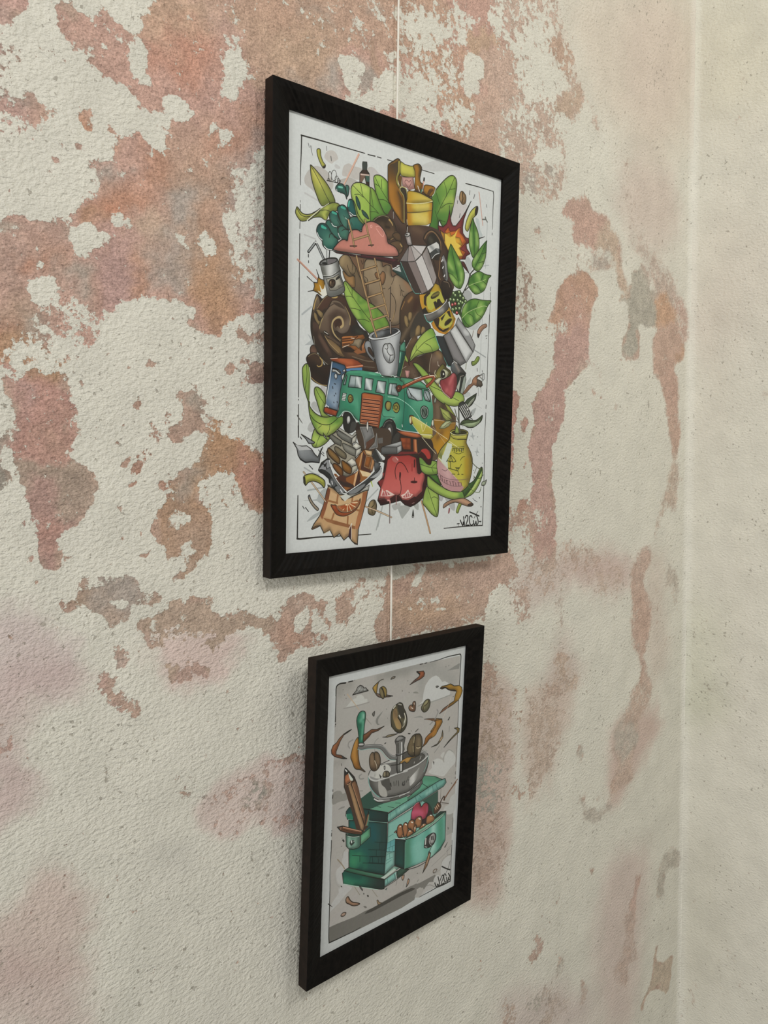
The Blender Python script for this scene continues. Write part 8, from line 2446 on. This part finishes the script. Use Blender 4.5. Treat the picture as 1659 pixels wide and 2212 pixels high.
L|163a38|710 2220 966 2319|1.4|1.4
L|163a38|821 2118 825 2187|1.4|1.4
L|163a38|870 2049 874 2130|1.4|1.4
L|163a38|766 2172 777 2244|1.4|1.4
L|163a38|909 2228 912 2292|1.4|1.4
S|3f8c66|478 2102 531 2179|12|0.6
S|2f7a5c|636 2138 666 2247|10|0.5
S|3a8460|596 2163 559 2085|9|0.4
L|163f3a|747 2163 966 2240|1.4|1.4
L|163f3a|631 2195 971 2328|1.4|1.4
L|163f3a|476 2057 593 2104|1.4|1.4
L|163f3a|585 2107 588 2167|1.4|1.4
L|163f3a|738 2167 733 2224|1.4|1.4
L|163f3a|851 2200 864 2284|1.4|1.4
F|84b2a8|972 2188 1108 2235 1112 2385 959 2445 962 2318|0|33312d|0.8|
L|4a8078|974 2229 1098 2218|1.2|1.2
L|4a8078|973 2289 1075 2284|1.2|1.2
L|4a8078|971 2328 1059 2312|1.2|1.2
L|4a8078|1027 2227 1030 2275|1.2|1.2
L|33312d|425 2001 433 2176|1.2|1.2
F|3f7a5e|433 2176 686 2313 951 2449 962 2500 776 2405 519 2272 369 2186|0|33312d|1.2|5a8f74 434 2196 775 2384
F|88b0a0|960 2449 1108 2397 1192 2448 1129 2459 962 2500 899 2463|0|33312d|1|
F|b3bfb6|960 2459 1109 2425 1138 2456 962 2496 899 2460|0||1|
F|27705a|347 2209 378 2192 519 2272 776 2408 958 2505 964 2608 924 2600 695 2494 492 2391 368 2329|0|33312d|1.6|2b3a36 606 2375 867 2512
S|1d5248|395 2220 605 2349|7|0.7
S|3f8c6c|375 2303 491 2378|7|0.6
L|a5c6b6|368 2332 610 2455 871 2583|1.6|1.6
F|7fb0a6|963 2507 1130 2473 1157 2476 1135 2564 967 2589|0|33312d|1.2|
L|3f6a62|1007 2510 1020 2582|1.2|1.2
L|3f6a62|1113 2494 1144 2567|1.2|1.2
L|b5d0c6|1131 2480 1144 2560|2|2
F|3d5a4c|1157 2476 1266 2453 1344 2523 1235 2552 1153 2563|0|33312d|0.8|
L|33312d|963 2598 1136 2578 1335 2526|1.6|1.6
F|8c8c89|656 1265 662 1234 688 1197 745 1179 965 1181 1240 1195 1515 1242 1566 1279 1587 1343 1559 1430 1499 1507 1502 1555 1456 1601 1338 1638 1142 1638 914 1611 778 1554 747 1506 698 1398|0||1|
F|7d7d7a|750 1507 837 1566 987 1593 1219 1620 1453 1559 1490 1505 1502 1555 1456 1601 1338 1638 1142 1638 914 1617 794 1570|0|33312d|1.2|
L|c3c4c1|762 1527 823 1567 988 1605|3.4|3.4
L|b5b6b3|1140 1609 1296 1602|2.4|2.4
S|55544f|913 1605 1141 1627|5|0.6
F|777672|662 1245 693 1297 789 1335 899 1343 1125 1336 1359 1318 1517 1278 1565 1261 1587 1343 1559 1430 1499 1507 1373 1566 1263 1593 1062 1581 873 1540 805 1506 728 1417 673 1325|0|33312d|1.6|
S|4a4844|694 1320 742 1410 819 1499|8|0.7
F|a3a29c|812 1352 849 1357 881 1416 920 1449 955 1550 872 1531 825 1467|1||1|
F|55534f|849 1362 915 1353 975 1358 1012 1498 952 1492 912 1442 866 1401|0||1|
S|4a4946|953 1515 1137 1545 1253 1544|9|0.6
F|a5a5a1|1287 1449 1402 1382 1441 1363 1408 1471 1308 1536 1290 1496|1||1|
S|c5c5c2|1333 1421 1354 1514|10|0.7
S|8a8985|1068 1406 1135 1510|10|0.5
S|55544f|1443 1399 1409 1494|7|0.5
L|7aa9a2|667 1262 681 1343 728 1423 797 1498 835 1526|2.2|2.2
L|3f3e3b|1046 1417 1052 1464|1.8|1.8
L|3f3e3b|1084 1416 1079 1466|1.8|1.8
L|3f3e3b|1115 1425 1126 1485|1.8|1.8
L|3f3e3b|1202 1460 1180 1489 1212 1503 1217 1459|1.8|1.8
L|3f3e3b|1000 1416 1010 1458|1.8|1.8
L|3f3e3b|1248 1456 1242 1477|1.8|1.8
L|4a4946|992 1419 1009 1458|1.8|1.8
L|4a4946|1184 1456 1178 1482 1210 1491 1215 1453|1.8|1.8
L|4a4946|1268 1421 1262 1454 1286 1461|1.8|1.8
L|7fa9a0|1580 1259 1561 1354 1517 1430|1.8|1.8
F|acaca8|669 1247 696 1199 745 1179 853 1163 994 1161 1071 1186 1079 1324 898 1320 825 1322 758 1293|0||1|
F|6b6a67|755 1237 790 1219 853 1169 1072 1198 1087 1338 899 1326 824 1317|0||1|
F|b8b8b2|750 1285 762 1228 832 1185 906 1182 967 1215 993 1278 898 1320 810 1315|1||1|
S|8c8c88|749 1263 732 1209|5|0.6
F|3f3d38|818 1265 861 1310 839 1321|0||1|
F|55534e|1173 1121 1315 1151 1462 1200 1520 1220 1515 1265 1357 1318 1185 1336 1172 1235|1||1|
F|9b9b97|1462 1194 1485 1170 1534 1188 1570 1239 1565 1278 1437 1321 1358 1329 1499 1279 1522 1244|1|33312d|1|
L|a9a9a4|1461 1188 1509 1176 1561 1219|2.4|2.4
L|b9b9b4|1460 1234 1442 1264|2|2
L|b9b9b4|1358 1272 1351 1287|2|2
L|b4b5b1|809 1335 972 1340 1201 1334 1389 1320 1500 1291 1564 1260|4.4|4.4
L|b4b5b1|662 1239 700 1294 789 1335 899 1337 1087 1338 1249 1347|4|4
L|33312d|662 1245 681 1201 745 1179 853 1163 964 1153|1.6|1.6
F|6f6754|876 1314 881 1276 902 1260 948 1272 975 1302 973 1335 929 1334|1|33312d|1.2|
L|2f2a24|925 1271 932 1329|1.6|1.6
L|a39a7c|896 1269 898 1309|2|2
F|6d5a44|669 1093 673 1034 700 1003 729 1010 738 1040 743 1008 780 1017 819 1066 834 1147 811 1196 769 1218 725 1207 687 1164|1|33312d|1.6|
S|8f7a60|702 1036 713 1116|7|0.6
S|85725a|781 1045 808 1140|5|0.6
L|3a2f24|737 1023 748 1097 780 1155 789 1196|2.4|2.4
L|b5aa94|748 1103 780 1166 782 1200|2.2|2.2
S|4a3c2e|717 1194 775 1209|5|0.6
L|3a3a38|888 1200 903 1204 905 1238 894 1235 888 1200|1.8|1.8
F|757571|1038 958 1048 938 1093 915 1147 925 1195 956 1189 983 1176 1043 1187 1091 1165 1119 1178 1333 1093 1333 1074 1266 1069 1106 1060 1014|0|33312d|1.6|
F|5a5956|1046 966 1072 949 1104 980 1149 968 1188 966 1181 987 1104 980 1066 982|1||1|
F|8a8a87|1056 940 1093 918 1147 931 1179 958 1134 970 1065 970|1|33312d|1|
L|c5c6c3|1143 1000 1148 1081 1148 1149|4|4
L|55544f|1086 998 1095 1102|6|6
L|c5c6c3|1145 1160 1150 1320|4|4
L|33322f|1082 1144 1093 1333|2|2
L|33322f|1172 1167 1177 1328|2|2
L|33312d|519 904 625 921 733 940 821 967 874 1008 930 1071 992 1126 1062 1153|11|11
L|6d6e6c|519 904 625 921 733 940 821 967 874 1008 930 1071 992 1126 1062 1153|9|9
L|8f908d|532 888 632 909 747 929 828 955 889 994 944 1058 999 1111 1053 1136|2.4|2.4
L|86a8a2|499 915 548 935 662 950 771 976 831 1013 885 1077 948 1138 1055 1176|1.6|1.6
F|8b8b88|510 858 545 856 588 877 582 897 547 897 511 880|1|33312d|1.2|
L|c5c5c2|518 871 574 879|2|2
L|33312d|1060 1115 1114 1135 1190 1126 1237 1120|2.6|2.6
L|77777a|1067 1109 1121 1128 1182 1118|1.4|1.4
F|5d523e|1230 1090 1246 1042 1275 992 1312 961 1351 953 1383 958 1424 970 1459 1019 1472 1091 1460 1158 1423 1213 1350 1206 1294 1186 1253 1153|1|33312d|1.8|
S|7d6d50|1292 1025 1282 1120|9|0.6
S|85755a|1412 1036 1409 1123|9|0.6
L|2c251b|1352 965 1348 1038 1344 1107 1350 1194|2.6|2.6
L|b5a884|1337 984 1333 1046|2|2
L|b5a884|1323 1084 1331 1149|1.8|1.8
L|b9ae90|1377 1115 1410 1128 1441 1125|2|2
L|4a3d28|1384 1105 1424 1109|1.6|1.6
F|b08a48|1118 1226 1170 1200 1239 1189 1319 1204 1391 1216 1367 1222 1304 1217 1274 1250 1235 1257 1195 1229 1149 1240|0|33312d|1.2|
L|33312d|992 1216 1072 1232 1134 1239|2|2
F|4a3a2e|327 1100 335 1071 356 1087 464 1202 502 1277 593 1576 642 1707 562 1803 525 1764 406 1444 331 1272|0|33312d|1.6|
F|4d3b30|338 1280 385 1271 497 1624 606 1839 519 1784 454 1583 385 1416|0||1|
F|ad8c66|382 1273 418 1259 502 1435 631 1781 620 1833 583 1810 496 1596 432 1414|0|5a4030|0.8|
F|8f6a4c|422 1260 480 1249 525 1333 591 1543 645 1691 638 1778 550 1558 487 1403|0|4a3426|0.8|
L|b99470|440 1276 517 1455 613 1687|1.4|1.4
L|3a2a20|425 1256 503 1451 631 1776|1.4|1.4
S|6a4c3a|497 1325 560 1468 625 1658|5|0.5
F|262522|327 1100 335 1071 356 1087 379 1136 353 1155 332 1139|0||1|
L|c5c5c2|340 1093 361 1117|3.2|3.2
F|a86c48|339 1157 379 1141 408 1170 444 1223 417 1237 364 1255 338 1279 334 1204|0|33312d|0.8|b98560 354 1182 423 1201
F|b9bfb6|379 1136 400 1152 451 1220 445 1240 417 1232 395 1188|0||1|
F|2f302d|356 1087 464 1213 458 1232 379 1130|0||1|
L|c59a78|367 1261 412 1257 424 1234|1.6|1.6
F|5a4434|330 1176 349 1234 358 1280 341 1286 330 1229|0||1|
F|55806c|696 1646 682 1653 649 1709 633 1821 683 1809 701 1737|0||1|
L|5a4030|676 1679 652 1766 627 1835|7|7
L|8a6a50|684 1687 666 1759 634 1837|4|4
L|2f302d|685 1649 690 1667|4|4
F|4a3a2e|632 1792 682 1797 690 1817 634 1837|0||1|
F|7f553c|254 1677 295 1685 329 1690 405 1728 505 1785 620 1844 593 1868 493 1830 380 1777 304 1736|0|33312d|1.4|
F|8f6a55|275 1689 329 1693 317 1730 304 1736|0|33312d|0.9|
F|3a3835|254 1677 275 1681 282 1697 268 1695|0||1|
L|b98f74|336 1706 491 1783 591 1832|2.4|2.4
L|4f3424|323 1721 492 1808 585 1849|1.2|1.2
F|24473c|380 1783 493 1836 579 1869 509 1868 424 1830|0||1|
F|55806e|377 1787 403 1817 480 1854 579 1875 584 1987 564 2003 487 1996 423 1966 387 1926|0|33312d|1.5|7fa392 392 1890 533 1937
S|a3beb0|425 1857 436 1943|6|0.6
S|3f5f52|552 1899 556 1978|6|0.6
F|6fa886|583 1876 720 1832 728 1935 640 1967 588 1986|0|33312d|1.3|5a9a78 610 1935 706 1855
L|c3d4c8|403 1823 480 1859 565 1879|1.2|1.2
F|33403a|434 1909 447 1886 482 1892 504 1911 497 1931 460 1946 442 1928|1||1|
L|c5cbc6|458 1895 462 1913|4|4
L|b0bab4|493 1907 495 1913|2.4|2.4
F|2a3f3a|1104 2087 1263 2140 1271 2486 1197 2449 1111 2386|0|33312d|1.2|1f4f48 1168 2120 1152 2400
F|5fa090|1263 2146 1423 2163 1569 2139 1734 2114 1884 2051 1913 2030 1925 2015 1936 2375 1860 2466 1726 2506 1642 2513 1460 2509 1347 2505 1275 2491|0|33312d|1.6|
S|4a7f66|1313 2186 1344 2444|10|0.7
S|8abcb0|1496 2288 1559 2520|20|0.6
S|86b8ac|1441 2181 1537 2159|9|0.5
S|a5c6bb|1720 2152 1744 2524|11|0.8
S|4a8a70|1838 2128 1863 2381|12|0.7
S|7ab0a0|1904 2088 1921 2339|5|0.5
S|5a9080|1632 2485 1757 2468|10|0.5
S|4a7f66|1289 2220 1303 2465|8|0.6
S|86b8ac|1435 2290 1478 2517|16|0.5
S|9cc0b4|1704 2359 1712 2481|8|0.6
L|33312d|1111 2387 1197 2449 1291 2503 1363 2524 1479 2539 1611 2532 1713 2503 1824 2460 1912 2396|2|2
L|5a8a78|1266 2181 1276 2487|4|4
F|88b59c|1270 2130 1381 2120 1500 2093 1623 2073 1731 2058 1840 2031 1917 2018 1893 2054 1751 2107 1594 2141 1439 2157 1279 2148|0|33312d|1.3|
F|24443a|1737 2024 1820 1989 1921 2017 1840 2031 1739 2049|0|33312d|0.8|
L|c5d4cc|1278 2139 1439 2151 1585 2132 1742 2098 1884 2051|1.2|1.2
L|c5d4cc|1111 2083 1263 2140|2|2
F|3a2a2a|1427 1952 1408 1899 1638 1922 1692 1986 1614 2070 1531 2055|1||1|
F|9a3f4a|1338 1936 1342 1867 1369 1793 1416 1766 1456 1766 1482 1797 1501 1838 1540 1809 1581 1809 1616 1837 1625 1905 1607 1960 1577 1998 1511 2002 1427 1952 1396 1965|0|33312d|2|b04a66 1465 1786 1393 1929
S|c0607c|1357 1860 1430 1876 1522 1910|7|0.7
S|a03c44|1552 1860 1587 1906|9|0.6
S|b0567a|1601 1863 1597 1933|3|0.6
L|c5909a|1366 1798 1416 1772 1457 1772|1.6|1.6
F|9a6a48|1126 1996 1135 1953 1165 1939 1197 1955 1219 2003 1226 2058 1213 2100 1158 2088 1129 2043|1|33312d|1.6|a67850 1156 1913 1408 2170
L|e0cfc0|1167 1966 1182 1968|3|3
F|9a6a48|1211 2001 1221 1957 1251 1943 1284 1965 1303 2018 1292 2097 1245 2111 1226 2052|1|33312d|1.6|a67850 1156 1913 1408 2170
L|e0cfc0|1252 1961 1273 1977|3|3
F|9a6a48|1293 1986 1315 1946 1362 1946 1396 1971 1407 2022 1379 2090 1344 2049 1304 2030|1|33312d|1.6|a67850 1156 1913 1408 2170
L|e0cfc0|1348 1968 1372 1982|3|3
F|9a6a48|1406 1998 1419 1955 1467 1940 1509 1959 1520 2016 1507 2066 1458 2068 1424 2045|1|33312d|1.6|a67850 1156 1913 1408 2170
L|e0cfc0|1468 1964 1494 1981|3|3
F|9a6a48|1591 2027 1601 1988 1642 1977 1693 1992 1729 2034 1723 2068 1648 2081 1598 2071|1|33312d|1.6|a67850 1156 1913 1408 2170
L|e0cfc0|1655 1984 1680 1994|3|3
F|9a6a48|1284 2094 1305 2054 1345 2055 1388 2104 1356 2118 1293 2126|1|33312d|1.6|a67850 1156 1913 1408 2170
L|e0cfc0|1322 2065 1338 2073|3|3
F|9a6a48|1386 2080 1400 2037 1432 2030 1427 2094 1404 2110|1|33312d|1.6|a67850 1156 1913 1408 2170
L|e0cfc0|1409 2052 1414 2071|3|3
F|9a6a48|1515 2062 1555 2048 1598 2071 1566 2090 1484 2094|1|33312d|1.6|a67850 1156 1913 1408 2170
L|e0cfc0|1548 2067 1556 2069|3|3
S|7a4a30|1159 1961 1182 1962|4|0.2
F|77503a|1080 2005 1114 1987 1120 2023|0|33312d|1.2|
F|b5a59a|1088 2007 1103 2003 1108 2016|0||1|
F|9a7456|1193 2082 1220 2073 1237 2102 1214 2106|1|33312d|1|
L|5a4030|2075 1709 1970 1784 1880 1861|4.6|4.6
L|8a644a|2075 1709 1970 1784 1880 1861|3|3
F|6a4a34|1711 1944 1730 1907 1769 1871 1795 1872 1827 1906 1834 1938 1802 1971 1760 1989 1726 1984|1|33312d|1.4|
L|c5ad92|1770 1883 1798 1922|2.2|2.2
L|c5ad92|1750 1901 1774 1939|2.2|2.2
L|c5ad92|1730 1913 1749 1943|2.2|2.2
L|5a4030|1814 1896 1837 1854 1878 1824 1889 1870|4|4
L|55483e|1839 1885 1963 1935|1.6|1.6
L|77706a|1818 1698 1818 1837|1.6|1.6
L|77706a|1840 1904 1928 1930|1|1
F|3d3c3a|1576 2315 1585 2258 1616 2226 1673 2215 1724 2217 1760 2243 1771 2290 1749 2343 1700 2369 1641 2368 1582 2347|1|33312d|1.6|
F|8f8f8c|1645 2296 1659 2247 1707 2220 1746 2233 1762 2274 1748 2325 1708 2354 1665 2339|1|2c2b29|1.4|
S|b9b9b5|1709 2245 1721 2297|8|0.6
L|b5b5b1|1600 2245 1596 2310|5|5
L|2c2b29|1693 2252 1699 2290|3.4|3.4
L|2c2b29|1718 2254 1725 2299|3.4|3.4
L|2c2b29|1666 2297 1690 2342 1724 2347|2|2
L|c5c5c0|1662 2296 1682 2345 1717 2363|1.4|1.4
L|a3a3a0|1589 2338 1624 2356|2.4|2.4
L|3d4a44|1716 2356 1685 2401 1654 2445|3.4|3.4
L|7fa093|1709 2372 1678 2422|1.6|1.6
F|97785c|1664 2432 1695 2448 1684 2509 1644 2587 1574 2650 1592 2590 1618 2529|0|33312d|1.2|
L|c5a88c|1673 2457 1635 2562|1.6|1.6
L|3d3a36|1570 2649 1601 2609|2|2
L|4a4a46|1663 2421 1650 2449|3|3
F|a58a72|1749 2706 1755 2681 1792 2678 1816 2692 1802 2714 1765 2720|1|33312d|1|
F|9f9d98|1756 2703 1770 2686 1801 2686 1802 2708 1772 2714|1||1|
F|b09078|1317 2713 1319 2677 1334 2635 1353 2647 1351 2683 1331 2708|1|33312d|1.4|
F|b09078|1229 2575 1238 2557 1273 2560 1269 2600 1252 2620 1237 2604|0|33312d|1.2|
L|807e78|1157 2590 1145 2638|2|2
L|45423e|1311 2716 1320 2698|3|3
L|77756f|1477 2618 1492 2623|2|2
L|77756f|1487 2720 1508 2707|2|2
L|8c8a85|1260 2702 1271 2638|1|1
L|55524d|1976 2418 1932 2461|2.4|2.4
L|55524d|1932 2458 1943 2451|3|3
L|55524d|1975 2233 1981 2253|2.6|2.6
L|55524d|1942 2463 1974 2418|2.4|2.4
L|77756f|1968 2528 2020 2508|1.6|1.6
F|b08c70|408 2521 419 2500 440 2498 474 2553 509 2586 568 2616 610 2645 569 2646 510 2626 451 2583 418 2557|1|4a3c30|1.8|
F|a58d7c|347 2671 366 2653 398 2656 419 2671 400 2692 368 2689|1|4a3c30|1.5|
F|b09878|859 2703 877 2706 896 2737 932 2758 915 2765 880 2758|1|5a5044|1.2|
L|8f8066|276 2032 334 2103 377 2169|2.4|2.4
L|8f8a7c|526 2423 605 2542|2|2
L|8f8a7c|783 2553 866 2665|1.6|1.6
F|3a3a36|332 2338 349 2351 353 2362 337 2352|1||1|
L|3a3a36|660 2548 665 2556|2.4|2.4
F|45433e|708 2588 725 2588 739 2610 722 2610|1||1|
F|77756f|663 2692 697 2703 715 2730 689 2723|1||1|
F|9fa09a|592 2435 609 2448 645 2501 641 2510 602 2458|0|33312d|1.2|
F|4a5a52|978 2620 1013 2613 996 2641|0||1|
L|4a4842|339 1845 353 1863|4|4
L|77756f|321 1907 328 1907|2|2
L|77756f|328 1820 324 1821|2|2
L|8f8472|276 2035 348 2123|2.4|2.4
L|8f8d88|381 1952 348 1984 344 2037|1.2|1.2
L|33322f|1900 2686 1974 2737 2047 2780|3.4|3.4
L|33322f|2041 2667 2020 2732 1981 2790|1.5|1.5
L|33322f|1788 2848 1804 2885 1827 2915 1835 2894 1840 2882 1865 2916 1876 2900 1858 2844 1840 2793|3.2|3.2
L|33322f|1880 2852 1894 2824 1914 2801 1934 2812 1930 2843 1913 2875 1909 2910 1929 2910 1950 2909|3|3
L|33322f|1982 2831 1969 2806 1950 2798 1942 2825 1952 2873 1971 2907 1991 2903|2.8|2.8
L|33322f|1989 2854 2000 2891 2015 2913 2025 2889 2026 2867 2041 2904 2059 2899 2049 2859 2022 2816|3.2|3.2
L|33322f|1835 2918 1924 2927 1994 2928 2064 2926|3|3"""

framed_print('large black-framed print of a teal camper van, leaves and coffee pot, the upper one',
             0.0, 0.0, 0.331641, 0.452349, 0.0211745, 0.0134681, 0.0074822, 0.0110590, -0.0018332, -0.0304424,
             ART_LARGE, 'bcbfbd', 0.5, 11, 'ink_print_with_van', 'colourful marker drawing on white paper, signed W2CU with a cross')
framed_print('small black-framed print of a teal coffee grinder on grey, hanging below the larger one',
             -0.0025272, -0.4762322, 0.2501671, 0.3382095, 0.0214951, 0.0137422, 0.0075296, 0.0308263, 0.0068153, 0.0305034,
             ART_SMALL, 'b7bbba', 0.42, 31, 'ink_print_with_grinder', 'marker drawing of a teal coffee grinder on a grey ground')


# ------------------------------------------------------------------ hanging cord
def cord():
    m, nt, bsdf = material('white_cord')
    bsdf.inputs['Base Color'].default_value = (0.80, 0.77, 0.68, 1)
    bsdf.inputs['Roughness'].default_value = 0.5
    pts = [(-0.0044, 0.0018, 1.28), (-0.0044, 0.0018, 0.5), (-0.0044, 0.0018, 0.0), (-0.0042, 0.0015, -0.30), (-0.0042, 0.0006, -0.40)]
    r, sides = 0.00115, 12
    V, Fc, n = [], [], 0
    rows = []
    for a, b in zip(pts[:-1], pts[1:]):
        steps = max(2, int((Vector(b)-Vector(a)).length/0.012))
        rows += [Vector(a).lerp(Vector(b), k/steps) for k in range(steps)]
    rows.append(Vector(pts[-1]))
    for i, p in enumerate(rows):
        for k in range(sides):
            an = 6.28318*k/sides + i*0.55
            rr = r*(1+0.08*math.cos(3*(an-i*0.55)))           # laid strands
            V.append((p.x+rr*math.cos(an), p.y+rr*math.sin(an), p.z))
    for i in range(len(rows)-1):
        for k in range(sides):
            k2 = (k+1) % sides
            Fc.append((i*sides+k, i*sides+k2, (i+1)*sides+k2, (i+1)*sides+k))
    Fc.append(tuple(range(sides))); Fc.append(tuple((len(rows)-1)*sides+k for k in range(sides)))
    me = bpy.data.meshes.new('hanging_cord'); me.from_pydata(V, [], Fc); me.update()
    bm = bmesh.new(); bm.from_mesh(me); bmesh.ops.recalc_face_normals(bm, faces=bm.faces); bm.to_mesh(me); bm.free()
    me.polygons.foreach_set('use_smooth', np.ones(len(me.polygons), bool))
    o = link('hanging_cord', me, m)
    o['label'] = 'thin white cord running down the wall behind both black frames'
    o['category'] = 'cord'


cord()
